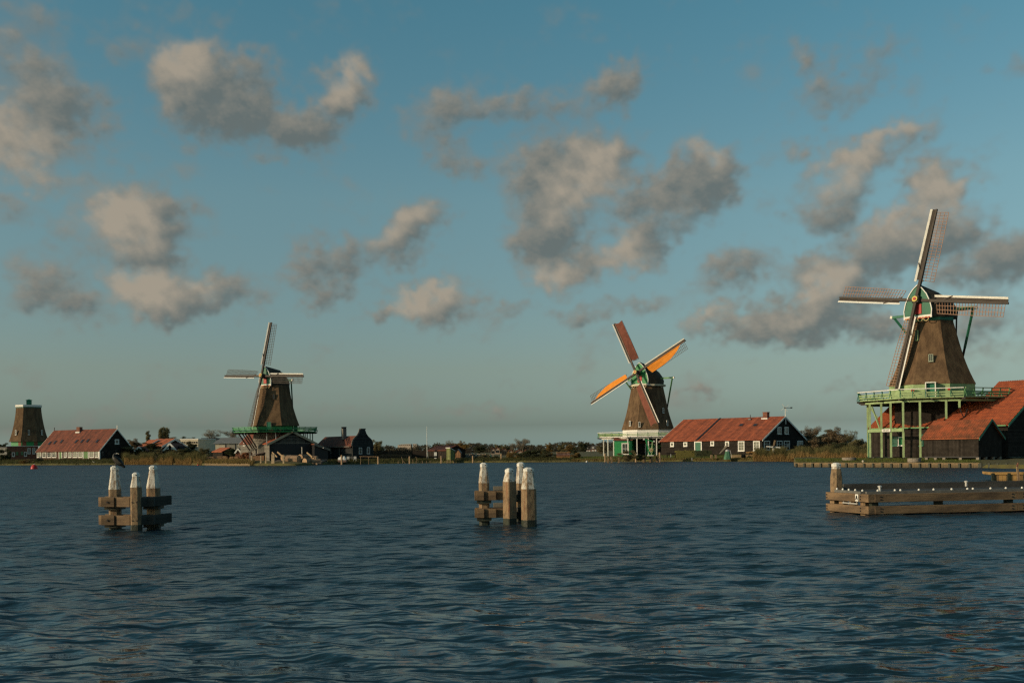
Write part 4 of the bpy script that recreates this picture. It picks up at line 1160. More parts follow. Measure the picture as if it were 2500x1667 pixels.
# ------------------------------------------------------------------ red roofed house at the far left
def house_left():
    hs = House("farmhouse", "long red roofed house with a row of white framed windows, beside the sail-less mill stump", 'house', (91, 254.0), (243.5, 243.0), 325)
    g, eave, ridge = .95, 3.45, 8.55
    k = (ridge - eave) / (hs.W / 2)
    hs.walls(g, eave, ridge, M_BLACK)
    MB().boxz(.0, hs.L, -.03, -.004, g, eave).build('brick_front', mat('dark_brick', (.085, .045, .032), .9, .35, 3.0), hs.root)
    hs.roof(eave, ridge, M_TILEL, over=.35)
    hs.bargeboards(eave, ridge, M_WHITE, .34); hs.bargeboards(eave, ridge, M_WHITE, .28, x=0)
    for a, b in ((91, 101), (103.5, 113), (115.5, 125.5), (127.5, 138), (157, 163.5), (167, 175), (178.5, 189.5), (191.5, 202), (219, 230), (232.5, 241)):
        win_front(hs, (a, 1100.5, b, 1116.5), fw=.14, nx=2, nz=3)
    for a, b in ((144.5, 152.5), (203.5, 217)): door_front(hs, (a, 1100, b, 1119.5), mat("sage_green_door", (.07, .17, .045), .6, .1), fw=.2)
    win_gable(hs, (280, 1072, 290, 1084), fw=.22, nx=1, nz=1)
    win_gable(hs, (280, 1098, 291, 1113), fw=.10, frame=M_IRON)
    for b in ((247, 1101, 255, 1115), (262, 1101, 270, 1115), (313, 1099, 322, 1108)): win_gable(hs, b, fw=.1, frame=M_DGREYB)
    MB().box((hs.L + .02, -.1, (g + eave) / 2 - .1), (.35, .3, eave - g)).build('corner_board', M_WHITE, hs.root)
    for px, py in ((122, 1083), (135, 1081), (151, 1079), (187, 1079), (201, 1078), (215, 1077), (238, 1078)): skylight(hs, px, py, eave, k, .75, 1.25)
    x, y, z = hs.slope(195, 1053, eave, k)
    ch = MB().box((0, 0, 0), (1.2, .9, 1.5)).build('chimney', M_BRICK, hs.root, (x, hs.W / 2 - .4, ridge + .1))
    MB().box((0, -.1, -.62), (1.5, 1.1, .3)).build('flashing', M_WHITE, ch)
    MB().bar((hs.L + .3, hs.W / 2, ridge), (hs.L + .3, hs.W / 2, ridge + 1.0), .16, .16, (0, 1, 0)).build('finial', M_WHITE, hs.root)
    MB().bar((0, hs.W / 2, ridge), (0, hs.W / 2, ridge + .95), .14, .14, (0, 1, 0)).build('finial', M_IRON, hs.root)
    return hs
HOUSE_L = house_left()

# ------------------------------------------------------------------ saw shed and neighbours under the left mill
def saw_shed():
    hs = House("saw_shed", "broad grey gabled saw shed facing the water with a pale bargeboard and red roof", 'shed', (630, 196.0), (658, 187.5), 768)
    g, eave, ridge = .6, 4.05, 6.25
    k = (ridge - eave) / (hs.W / 2)
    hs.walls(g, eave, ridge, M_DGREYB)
    MB().boxz(.0, hs.L, -.03, -.004, g, eave - .1).build('lit_side_boards', M_GREYB, hs.root)  # paler sheet over the dark wall: sunlight on this side painted in
    hs.roof(eave, ridge, M_TILEF, over=.35, ox=.45)
    for y0, y1 in ((-.6, hs.W / 2), (hs.W + .5, hs.W / 2)):
        e = ridge - k * abs(y1 - y0)
        MB().loft([[(hs.L + .48 + dx, y0, e + .25), (hs.L + .48 + dx, y1, ridge + .25), (hs.L + .48 + dx, y1, ridge - .22), (hs.L + .48 + dx, y0, e - .2)] for dx in (0, .08)]).build('bargeboard', mat("pale_bargeboard", (.42, .36, .25), .8, .15, 2.0), hs.root)
    # open front: a dark sheet painted in for its shade; slats in the gable
    MB().boxz(hs.L + .01, hs.L + .04, .9, hs.W - .9, g, eave - .1).build('open_bay_shade', M_IRON, hs.root)
    MB().boxz(hs.L + .02, hs.L + .10, .6, hs.W - .6, eave - .06, eave + .10).build('tie_beam', M_GREYB, hs.root)
    ny = 22
    for i in range(ny):
        y = 2.0 + (hs.W - 4.0) * i / (ny - 1); top = eave + k * min(y, hs.W - y) - .35
        if top > eave + .3: MB().boxz(hs.L + .05, hs.L + .09, y - .05, y + .05, eave + .10, min(top, eave + 1.35)).build('gable_slat', M_GREYB, hs.root)
    MB().boxz(hs.L + .04, hs.L + .1, hs.W / 2 - 2.3, hs.W / 2 + 2.3, eave + 1.3, eave + 1.52).build('collar_board', M_GREYB, hs.root)
    return hs
SAW = saw_shed()
def lean_to():
    hs = House("lean_to", "dark lean-to with a sloping grey edge board on the shaded side of the saw shed", 'shed', (768, 188.0), (801, 189.0), None, W=6.0)
    MB().loft([[(0, y, .6), (hs.L, y, .6), (hs.L, y, 2.75), (0, y, 3.75)] for y in (.1, 6)]).build('wall', M_IRON, hs.root)
    MB().loft([[(-.1, y, 3.75), (hs.L + .3, y, 2.70), (hs.L + .3, y, 2.90), (-.1, y, 3.95)] for y in (-.3, 6)]).build('roof', M_TILE2, hs.root)
    MB().loft([[(-.1, y, 3.60), (hs.L + .35, y, 2.52), (hs.L + .35, y, 2.95), (-.1, y, 4.02)] for y in (-.38, -.31)]).build('edge_board', M_GREYB, hs.root)
    MB().lathe([(.02, .0), (.10, .05), (.10, .16), (.02, .22)], 8).build('lamp', M_WHITE, hs.root, (1.6, -.42, 3.0))
lean_to()
def grey_side_house():
    hs = House("grey_house", "grey boarded house end with a white verge behind the gallery struts", 'house', (587, 205.0), (640, 199.0), 650)
    hs.W = 6.0
    hs.walls(.8, 4.2, 7.2, M_GREYB)
    hs.roof(4.2, 7.2, M_TILE2, over=.2, ox=.1)
    hs.bargeboards(4.2, 7.2, M_WHITE, .25, x=0)
    win_front(hs, (595, 1081, 600, 1088), fw=.1)
grey_side_house()
def bell_gable_house():
    hs = House("bell_gable_house", "dark house with brown tile roof and curved bell gable, beside the saw shed", 'house', (770, 203.0), (861, 190.0), 912)
    g, eave, ridge = .7, 3.35, 5.25; W_ = hs.W
    hs.walls(g, eave, ridge, M_DGREYB, 0, hs.L - .3)
    hs.roof(eave, ridge, M_TILE2, over=.3, x1=hs.L - .4, ox=.1)
    half = [(0, g), (0, eave + .1), (.16, eave + .75), (.5, eave + 1.25), (1.1, eave + 1.6), (1.75, eave + 1.95), (2.35, eave + 2.5), (2.75, eave + 3.25), (2.8, eave + 3.3)]
    sc = (W_ / 2 - .45) / 2.8
    half = [(y * sc, z) for y, z in half]
    poly = half + [(W_ - y, z) for y, z in reversed(half)]
    MB().loft([[(x, y, z) for y, z in poly] for x in (hs.L - .35, hs.L)]).build('bell_gable', M_DGREYB, hs.root)
    tb = MB()
    for (y0, z0), (y1, z1) in zip(half[1:-1], half[2:]): tb.bar((hs.L - .15, y0, z0), (hs.L - .15, y1, z1), .5, .14, (1, 0, 0))
    tb.bar((hs.L - .15, half[-1][0] - .15, half[-1][1] + .05), (hs.L - .15, W_ - half[-1][0] + .15, half[-1][1] + .05), .5, .16, (0, 0, 1))
    tb.build('gable_coping', M_GREYB, hs.root)
    for b in ((876, 1092, 883.5, 1108), (895.5, 1091, 902.5, 1108)): win_gable(hs, b, fw=.13, frame=mat("grey_white_paint", (.45, .45, .43), .6), nx=1, nz=2)
    k = (ridge - eave) / (W_ / 2)
    x, y, z = hs.slope(847, 1068, eave, k)
    ch = MB().box((0, 0, 0), (.75, .75, 2.2)).build('chimney', mat("grey_render", (.16, .15, .13), .9, .2), hs.root, (x, W_ / 2 - .8, ridge + .55))
    cp = MB()
    for sx in (-.3, .3): cp.box((sx, 0, 1.22), (.12, .7, .26))
    cp.box((0, 0, 1.39), (.8, .8, .09)); cp.build('chimney_cap', M_IRON, ch)
    MB().bar((0, -.45, eave - .05), (hs.L - .4, -.45, eave - .05), .16, .14).build('gutter', M_GREYB, hs.root)
    for px in (811, 832): 
        s, _ = hs.front(px, 1100); MB().bar((s, -.3, g), (s, -.3, eave), .12, .12, (0, 1, 0)).build('porch_post', M_GREYB, hs.root)
bell_gable_house()
# ------------------------------------------------------------------ mooring dolphins and jetties
def pile(parent, base, w, top, cap_h, taper_z, paint_z, rot, cap_w, ch=.22, z0=-1.2, top_name='pile'):
    """square oak pile with chamfered edges: wet foot, bare timber, painted tapered head, white cap"""
    def ring(ww, z):
        h, c = ww / 2, ww * ch
        pts = [(-h + c, -h), (h - c, -h), (h, -h + c), (h, h - c), (h - c, h), (-h + c, h), (-h, h - c), (-h, -h + c)]
        return [(x, y, z) for x, y in pts]
    def wz(z):     # width at height
        if z <= taper_z: return w
        return w + (cap_w - w) * (z - taper_z) / (top - cap_h - taper_z)
    o = MB().loft([ring(w * 1.01, .18), ring(w, taper_z)] if paint_z >= taper_z else [ring(w * 1.01, .18), ring(w, paint_z)]).build('pile', M_TIMBER, parent, base)
    o.rotation_euler = (0, 0, rot)
    MB().loft([ring(w * 1.012, z0), ring(w * 1.012, .12), ring(w * 1.012, .2)]).build('wet_foot', M_ALGAE_SHADE, o)
    zs = [paint_z] + ([taper_z] if paint_z < taper_z else []) + [top - cap_h]
    if paint_z > taper_z:
        MB().loft([ring(w, taper_z), ring(wz(paint_z), paint_z)]).build('bare_taper', M_TIMBER, o)
    MB().loft([ring(wz(z) * 1.006, z) for z in zs]).build('painted_head', M_WHITEW, o)
    cw = cap_w * 1.10
    MB().loft([ring(cw, top - cap_h), ring(cw, top - .02), ring(cw * .45, top + .03)]).build('pile_cap', M_WHITE, o)
    MB().box((cap_w * .2, -cw / 2 - .005, top - cap_h * .5), (.035, .02, .03)).build('cap_bolt', M_IRON, o)
    return o

def beam_run(parent, a, b, h, t, name='fender_beam', m=None):
    """horizontal beam between two points, its own local x along the grain"""
    a, b = Vector(a), Vector(b); d = b - a; L = d.length
    bm = MB().box((0, 0, 0), (L, t, h)).build(name, m or M_TIMBERX, parent, (a + b) / 2)
    bm.rotation_euler = (0, 0, math.atan2(d.y, d.x))
    md = bm.modifiers.new('edge', 'BEVEL'); md.width = .012; md.segments = 2
    return bm

def zpix(px, py, D): return P(px, py, D).z
def gp(px, D): v = P(px, 1100, D); return Vector((v.x, v.y, 0))

def dolphin_left():
    c = gp(331, 31.1)
    t = thing("mooring_dolphin", "three white-capped wooden piles joined by two tiers of beams, one carrying a black bird", 'mooring dolphin', c, 0, 'mooring dolphins in the river')
    L, C, R = gp(279.5, 31.75) - c, gp(331.3, 31.0) - c, gp(373.5, 31.75) - c
    pile(t, L, .34, zpix(279, 1138.8, 31.75), .105, zpix(279, 1192, 31.75), zpix(279, 1194, 31.75), .10, .205)
    pile(t, C, .305, zpix(331, 1155, 31), .105, zpix(331, 1188.5, 31), zpix(331, 1189, 31), .02, .185)
    pile(t, R, .375, zpix(372, 1138, 31.75), .10, zpix(373, 1188, 31.75), zpix(373, 1191, 31.75), .06, .205)
    for y0, y1, k in ((1212.6, 1236, 0), (1256.6, 1280, 1)):
        z = (zpix(300, y0, 31.4) + zpix(300, y1, 31.4)) / 2; h = zpix(300, y0, 31.4) - zpix(300, y1, 31.4)
        for off in (-.245, .245):                      # a beam on either face of the piles
            a, b = gp(250, 31.75) - c + Vector((0, off, z)), gp(326, 31.3) - c + Vector((0, off, z)); beam_run(t, a, b, h, .13)
            a, b = gp(336, 31.15) - c + Vector((0, off, z + .002)), gp(409, 31.95) - c + Vector((0, off, z + .002)); beam_run(t, a, b, h * .98, .13, m=mat("shade_dark_beam", (.050, .050, .042), .8, .3, 3.0, (.2, 1, 1), bump=.5, bscale=20, bstretch=(.1, 1, 1)))  # right-hand beams face away from the sun; shade is put into the colour
        for p, yy, wd in ((L, -.33, .42), (R, -.34, .45)):
            q = p + Vector((0, yy - .20, z)); bb = beam_run(t, q - Vector((wd / 2, 0, 0)), q + Vector((wd / 2, 0, 0)), h * .985, .14, 'clamp_block', None if p is L else MATS["shade_dark_beam"])
            MB().tube(q + Vector((0, -.06, 0)), q + Vector((0, -.095, 0)), .03, n=8).build('bolt', M_IRON, t)
        for x in (-.07, .07):
            MB().tube(C + Vector((x, -.15, z)), C + Vector((x, -.175, z)), .018, n=8).build('bolt', M_IRON, t)
        for p in (L, R):
            MB().box(p + Vector((0, 0, z - h / 2 - .055)), (.48, .52, .10)).build('bearer', M_ALGAE_SHADE, t)
    return t
DOLPH_L = dolphin_left()

def dolphin_mid():
    c = gp(1240, 31.5)
    t = thing("mooring_dolphin", "four white-capped wooden piles in a square, two in front of the beams", 'mooring dolphin', c, 0, 'mooring dolphins in the river')
    L, A, B, K = gp(1180.5, 32.2) - c, gp(1243, 31.9) - c, gp(1289.5, 31.15) - c, gp(1271, 33.2) - c
    pile(t, L, .325, zpix(1180, 1131.2, 32.2), .11, zpix(1180, 1176, 32.2), zpix(1180, 1178.5, 32.2), .12, .21)
    pile(t, A, .33, zpix(1240, 1145, 31.9), .10, zpix(1240, 1176, 31.9), zpix(1240, 1175.5, 31.9), math.radians(38), .20, ch=.08)
    pile(t, B, .425, zpix(1289, 1143, 31.15), .09, zpix(1289, 1192, 31.15), zpix(1289, 1193, 31.15), math.radians(16), .275)
    pile(t, K, .34, zpix(1271, 1130, 33.2), .11, zpix(1271, 1176, 33.2), zpix(1271, 1179, 33.2), .12, .23)
    for y0, y1 in ((1197.7, 1220), (1240, 1262.6)):
        z = (zpix(1190, y0, 32.1) + zpix(1190, y1, 32.1)) / 2; h = zpix(1190, y0, 32.1) - zpix(1190, y1, 32.1)
        for off in (-.24, .24):
            beam_run(t, gp(1158, 32.2) - c + Vector((0, off, z)), gp(1236, 32.25) - c + Vector((0, off, z)), h, .13)
        for px in (1174, 1203):
            q = gp(px, 32.2) - c + Vector((0, -.335, z)); beam_run(t, q - Vector((.14, 0, 0)), q + Vector((.10, 0, 0)), h * .985, .055, 'clamp_block')
        beam_run(t, gp(1203, 33.4) - c + Vector((0, 0, z + .1)), gp(1300, 33.4) - c + Vector((0, 0, z + .1)), h, .14, m=mat("grey_beam", (.16, .145, .115), .9, .3, 3.0, (.2, 1, 1), bump=.5))
        beam_run(t, gp(1255, 32.4) - c + Vector((0, 0, z)), gp(1290, 32.0) - c + Vector((0, 0, z)), h * 1.0, .14, m=MATS["shade_dark_beam"])
        for p in (L, K): MB().box(p + Vector((0, 0, z - h / 2 - .055)), (.46, .50, .10)).build('bearer', M_ALGAE_SHADE, t)
    return t
DOLPH_M = dolphin_mid()

def jetty():
    c = gp(2122, 34.3)
    t = thing("jetty", "low timber jetty with two fender beams, white studs and a letter A plate", 'jetty', c)
    pc, pl, pr, pe = gp(2124, 34.2), gp(2019, 36.3), gp(2479, 35.1), gp(2760, 35.9)
    zt0, zt1 = zpix(2124, 1206, 34.2), zpix(2124, 1226, 34.2); zb0, zb1 = zpix(2124, 1235.3, 34.2), zpix(2124, 1254.5, 34.2)
    def seg(a, b, z0, z1, trim0=.0, trim1=0.0, t_=.16, name='fender_beam'):
        a, b = a - c, b - c; d = (b - a).normalized()
        a = a + d * trim0; b = b - d * trim1
        return beam_run(t, (a.x, a.y, (z0 + z1) / 2), (b.x, b.y, (z0 + z1) / 2), z0 - z1, t_, name)
    for z0, z1 in ((zt0, zt1), (zb0, zb1)):
        seg(pl, pc, z0, z1, 0, .12); seg(pc, pr, z0, z1, .12, .006); seg(pr, pe, z0, z1, .006, 0)
        q = pc - c; MB().box((q.x, q.y + .03, (z0 + z1) / 2), (.26, .20, (z0 - z1) * .98), Matrix.Rotation(.2, 3, 'Z')).build('corner_block', M_TIMBERX, t)
        for a, b, fr in ((pc, pr, (.06, .965)), (pl, pc, (.03, .82)), (pr, pe, (.05,))):
            for f in fr:
                p = a.lerp(b, f) - c; n = Vector(((b - a).y, -(b - a).x, 0)).normalized() 
                if n.y > 0: n = -n
                for dz in (-.05, .05):
                    p0 = Vector((p.x, p.y, (z0 + z1) / 2 + dz)) + n * .07; MB().tube(p0, p0 + n * .03, .025, n=8).build('bolt', M_IRON, t)
    # posts behind the beams
    for a, b, fr in ((pl, pc, (.06, .28, .52, .78)), (pc, pr, (.04, .48, .97)), (pr, pe, (.5,))):
        for f in fr:
            p = a.lerp(b, f) - c; d = (b - a).normalized(); n = Vector((-d.y, d.x, 0))
            if n.y < 0: n = -n
            q = p + n * .19
            MB().box((q.x, q.y, (zt0 - .9) / 2), (.24, .20, zt0 + .85), Matrix.Rotation(math.atan2(d.y, d.x), 3, 'Z')).build('jetty_post', M_TIMBER if a is pl else M_ALGAE_SHADE, t)
    # deck of dark boards running back from the fenders, each board a piece
    dz = zt0 - .02
    bk_l, bk_r = gp(2058, 40.3), gp(2760, 44.5)
    front = [pl.lerp(pc, .02) + Vector((.25, .35, 0)), pc + Vector((.05, .28, 0)), pr + Vector((0, .28, 0)), pe + Vector((0, .28, 0))]
    d = (pe - pc).normalized(); n = Vector((-d.y, d.x, 0))
    nb = 32; wdt = 4.0 / nb
    dm = mat("dark_deck_board", (.075, .070, .062), .75, .35, 2.0, (.3, 1, 1), bump=.4)
    for i in range(nb):
        y = .30 + i * wdt + wdt / 2
        # the left end follows the jetty's slanting end
        left = (pc + n * y) + d * float(np.interp(y, [0, 2.3, 2.9, 4.3], [.08, -.34, .1, 1.3]))
        a = left - c; b = pe + n * y - c
        bd = beam_run(t, (a.x, a.y, dz - .03 - .004 * (i % 2)), (b.x, b.y, dz - .03 - .004 * (i % 2)), .05, wdt - .012, 'deck_board', dm)
        bd.modifiers.clear()
    # kerb rail with studs
    kr = mat("grey_kerb_rail", (.15, .145, .13), .7, .25, 3.0)
    kerb_z = dz + .05
    MB().bar(pc - c + n * .33 + Vector((0, 0, kerb_z)), pe - c + n * .33 + Vector((0, 0, kerb_z)), .16, .10).build('kerb_rail', kr, t)
    e0 = pc - c + n * .33; e1 = pl - c + Vector((.36, .1, 0))
    MB().bar(e1 + Vector((0, 0, kerb_z - .002)), e0 + Vector((-.1, 0, kerb_z - .002)), .16, .10).build('kerb_rail', kr, t)
    MB().bar(pc - c + n * 4.3 + d * 1.25 + Vector((0, 0, kerb_z + .05)), pe - c + n * 4.3 + Vector((0, 0, kerb_z + .05)), .2, .22).build('kerb_rail', dm, t)
    MB().bar(e1 + Vector((.1, .2, kerb_z)), pc - c + n * 4.3 + d * 1.2 + Vector((0, 0, kerb_z)), .16, .10).build('kerb_rail', kr, t)
    stud = MB().lathe([(.036, 0), (.040, .015), (.034, .045), (.015, .062)], 10).mesh('stud', M_WHITE)
    for px in (2052, 2070, 2088, 2107, 2127.5, 2143, 2185, 2198.5, 2243.5, 2279.5, 2323.5, 2362, 2375.5, 2418.5, 2456, 2495.5):
        if px < 2140:
            f = (px - 2052) / (2135 - 2052); q = e1.lerp(e0, max(0, min(1, f * .97 + .02)))
        else:
            s, _, _ = ray_line(px, 1200, ((pc + n * .33).x, (pc + n * .33).y), (d.x, d.y)); q = e0 + d * s
        part('stud', stud, t, (q.x, q.y, kerb_z + .05))
    for px, off in ((2148, .34), (2359, 3.2)):
        s, _, _ = ray_line(px, 1200, ((pc + n * off).x, (pc + n * off).y), (d.x, d.y)); q = pc - c + n * off + d * s
        MB().lathe([(.045, 0), (.045, .15), (.075, .16), (.075, .20), (.03, .22)], 10).build('bollard', M_STEEL, t, (q.x, q.y, kerb_z + .03))
    # letter plate
    p = pl.lerp(pc, .745) - c; dd = (pc - pl).normalized(); nn = Vector((dd.y, -dd.x, 0)); a = math.atan2(dd.y, dd.x)
    pt = MB().box((0, 0, 0), (.15, .02, .245)).build('letter_plate', M_WHITE, t, (p.x + nn.x * .095, p.y + nn.y * .095, (zt0 + zt1) / 2)); pt.rotation_euler = (0, 0, a)
    g = MB()
    g.bar((-.042, -.016, -.075), (-.004, -.016, .080), .028, .01, (0, 1, 0)); g.bar((.042, -.0165, -.075), (.004, -.0165, .080), .028, .01, (0, 1, 0)); g.bar((-.026, -.0155, -.022), (.026, -.0155, -.022), .024, .01, (0, 1, 0))
    g.build('letter', M_IRON, pt)
    # ladder rungs in the gap of the short side
    q0, q1 = pl.lerp(pc, .38) - c + Vector((0, .04, zb0 + .06)), pl.lerp(pc, .72) - c + Vector((0, .04, zb0 + .05))
    MB().bar(q0, q1, .04, .04).build('ladder_rail', M_STEEL, t)
    for f in (.05, .5, .95):
        q = q0.lerp(q1, f); MB().bar(q, q + Vector((0, 0, .13)), .04, .03).build('ladder_rung', M_STEEL, t)
    return t
JETTY = jetty()
def jetty_pile():
    c = gp(2041, 36.75)
    t = thing("mooring_pile", "single bare wooden pile with a white cap at the jetty's end", 'mooring pile', c)
    pile(t, (0, 0, 0), .375, zpix(2040, 1131, 36.75), .115, zpix(2040, 1166, 36.75), zpix(2040, 1144, 36.75), .25, .27)
jetty_pile()

def small_jetty():
    a = W(2421, 1173.5, 0); b = a + Vector((9, -2.2, 0)); d = (b - a).normalized(); n = Vector((-d.y, d.x, 0))
    t = thing("landing_stage", "small sunlit plank landing stage at the right edge beyond the jetty", 'landing stage', a)
    zt = .56
    MB().bar(Vector((0, 0, zt - .07)), d * 9 + Vector((0, 0, zt - .07)), .22, .16).build('cap_beam', mat("ochre_timber", (.36, .215, .075), .9, .3, 3.0, (.3, 1, 1), bump=.4), t)
    MB().bar(Vector((0, 0, zt - .07)), n * 2.2 + Vector((0, 0, zt - .07)), .22, .16).build('cap_beam', MATS["ochre_timber"], t)
    pm = MB().box((0, 0, 0), (.20, .05, .75)).mesh('plank', MATS["ochre_timber"])
    pm2 = MB().box((0, 0, 0), (.20, .05, .75)).mesh('plank', mat("dark_ochre_timber", (.20, .125, .055), .9, .35, 3.0, bump=.4))
    for i in range(42):
        p = d * (.11 + i * .214); part('plank', pm if RNG.random() < .6 else pm2, t, (p.x, p.y, .10 + RNG.normal(0, .008)), (0, 0, math.atan2(d.y, d.x)))
    for i in range(10):
        p = d * (.05 + i * .95) + n * -.10; MB().box((p.x, p.y, .1), (.16, .12, .82)).build('stake', M_ALGAE_SHADE, t)
    MB().loft([[n * 0 + Vector((0, 0, zt - .2)), n * 2.2 + Vector((0, 0, zt - .2)), n * 2.2 + Vector((0, 0, zt - .16)), Vector((0, 0, zt - .16))], [d * 9 + Vector((0, 0, zt - .2)), d * 9 + n * 2.2 + Vector((0, 0, zt - .2)), d * 9 + n * 2.2 + Vector((0, 0, zt - .16)), d * 9 + Vector((0, 0, zt - .16))]]).build('fill', M_GRASS, t)
    tp = thing("stake", "leaning bare wooden stake rising behind the small landing stage", 'stake', P(2490, 1154, 60) * Vector((1, 1, 0)) + Vector((0, 0, 0)) if False else Vector((P(2490, 1154, 60).x, 60.0, .3)))
    MB().bar((0, 0, -.8), (-.16, 0, .72), .13, .13, (0, 1, 0), .10, .10).build('shaft', M_TIMBER, tp)
    MB().bar((-.17, 0, .72), (-.10, 0, .95), .10, .10, (0, 1, 0), .06, .06).build('broken_tip', M_BRICK, tp)
small_jetty()

# ------------------------------------------------------------------ timber bank revetment at the right
def revetment():
    a, b = W(1941, 1139.6, 0), W(2392, 1141.6, 0); d = b - a; L = d.length; d.normalize(); n = Vector((-d.y, d.x, 0))
    t = thing("bank_revetment", "long low timber revetment holding the grassy bank below the large windmill", 'retaining wall', a)
    ang = math.atan2(d.y, d.x)
    m1 = mat("tan_revetment_board", (.29, .20, .11), .95, 0, 2.2, (.4, 1, 1), (.15, .115, .07), bump=.5)
    z0 = .43; npl = 34; pl = L / npl
    bd = MB().box((0, 0, 0), (pl - .02, .08, .20)).mesh('board', m1); bd2 = MB().box((0, 0, 0), (pl - .02, .08, .22)).mesh('board', mat("dark_revetment_board", (.14, .105, .06), .95, .3, 2.2, bump=.5))
    for i in range(npl):
        p = d * (pl * (i + .5))
        part('board', bd, t, (p.x, p.y, .33 + RNG.normal(0, .006)), (0, 0, ang)); part('board', bd2, t, (p.x, p.y, .10 + RNG.normal(0, .006)), (0, 0, ang))
    MB().bar(n * .03 + Vector((0, 0, z0 + .045)), d * L + n * .03 + Vector((0, 0, z0 + .045)), .26, .08).build('cap_beam', m1, t)
    pm = MB().box((0, 0, 0), (.19, .16, .95)).mesh('post', M_ALGAE_SHADE)
    for i in range(int(L / 1.02) + 1):
        p = d * min(L, i * 1.02 + .2) + n * -.12; part('post', pm, t, (p.x, p.y, -.02 + RNG.normal(0, .015)), (0, 0, ang))
    # return end at the left, running back to the reeds
    e = gp(1936, 150) - Vector((a.x, a.y, 0)); e.z = 0
    for i in range(12):
        p0, p1 = e * (i / 40), e * ((i + 1) / 40); MB().bar(p0 + Vector((0, 0, .24)), p1 + Vector((0, 0, .24)), .08, .36).build('board', m1, t)
    # continuation to the right, its shade put into the dark board colour
    c2 = W(2700, 1147, 0) - a; p0 = d * L + d * .15
    MB().bar(p0 + Vector((0, 0, .2)), c2 + Vector((0, 0, .2)), .1, .5).build('board', M_ALGAE_SHADE, t)
    for i in range(14):
        p = p0.lerp(c2, i / 13) + n * -.12; part('post', pm, t, (p.x, p.y, .03), (0, 0, ang))
revetment()

# ------------------------------------------------------------------ buoy, rowing boat, bird
def buoy():
    p = W(83.5, 1144.5, 0)
    t = thing("buoy", "red conical mooring buoy floating off the left bank", 'buoy', p)
    s = p.y / 2430.0
    MB().lathe([(5.5 * s, -.4), (7.8 * s, -.15), (8.2 * s, .1), (7.6 * s, .5 * 7 * s), (5.8 * s, 8.5 * s), (2.6 * s, 10.4 * s), (.8 * s, 10.9 * s)], 20).build('float', M_BUOY, t, smooth_=True)
    MB().lathe([(1.0 * s, 10.4 * s), (1.1 * s, 12.2 * s), (.5 * s, 12.8 * s)], 8).build('lifting_eye', M_WHITE, t)
buoy()

def row_boat():
    p = W(252, 1134.2, 0)
    t = thing("rowing_boat", "pale wooden rowing boat moored by the reeds in front of the red roofed house", 'rowing boat', p, .04)
    L, B = 4.9, 1.3
    rings_o, rings_i = [], []
    for i in range(13):
        f = i / 12; x = (f - .5) * L
        w = B / 2 * (math.sin(PI * min(1, f * .92 + .06)) ** .55) * (.25 if i == 0 else 1) * (1 if i < 12 else .8)
        sh = .42 + .22 * (2 * f - 1) ** 2 + (.12 if f < .15 else 0)
        rings_o.append([(x, -w, sh), (x, -w * .86, .18), (x, -w * .3, -.05), (x, w * .3, -.05), (x, w * .86, .18), (x, w, sh)])
        rings_i.append([(x, -w * .9, sh - .01), (x, -w * .76, .22), (x, -w * .25, .05), (x, w * .25, .05), (x, w * .76, .22), (x, w * .9, sh - .01)])
    mb = MB(); mb.loft(rings_o, close=False); mb.loft(rings_i, close=False)
    mb.build('hull', mat("pale_boat_hull", (.40, .36, .27), .6, .2, 2.0), t)
    g = MB()
    for side in (0, 5):
        for a, b in zip(rings_o[:-1], rings_o[1:]): g.bar(a[side], b[side], .08, .07)
    g.build('gunwale', M_WHITE, t)
    for x in (-1.2, .2, 1.4): MB().box((x, 0, .36), (.24, 1.0, .04)).build('thwart', M_TIMBER, t)
    MB().box((-L / 2 + .05, 0, .42), (.06, .35, .5)).build('stem', M_WHITE, t)
row_boat()

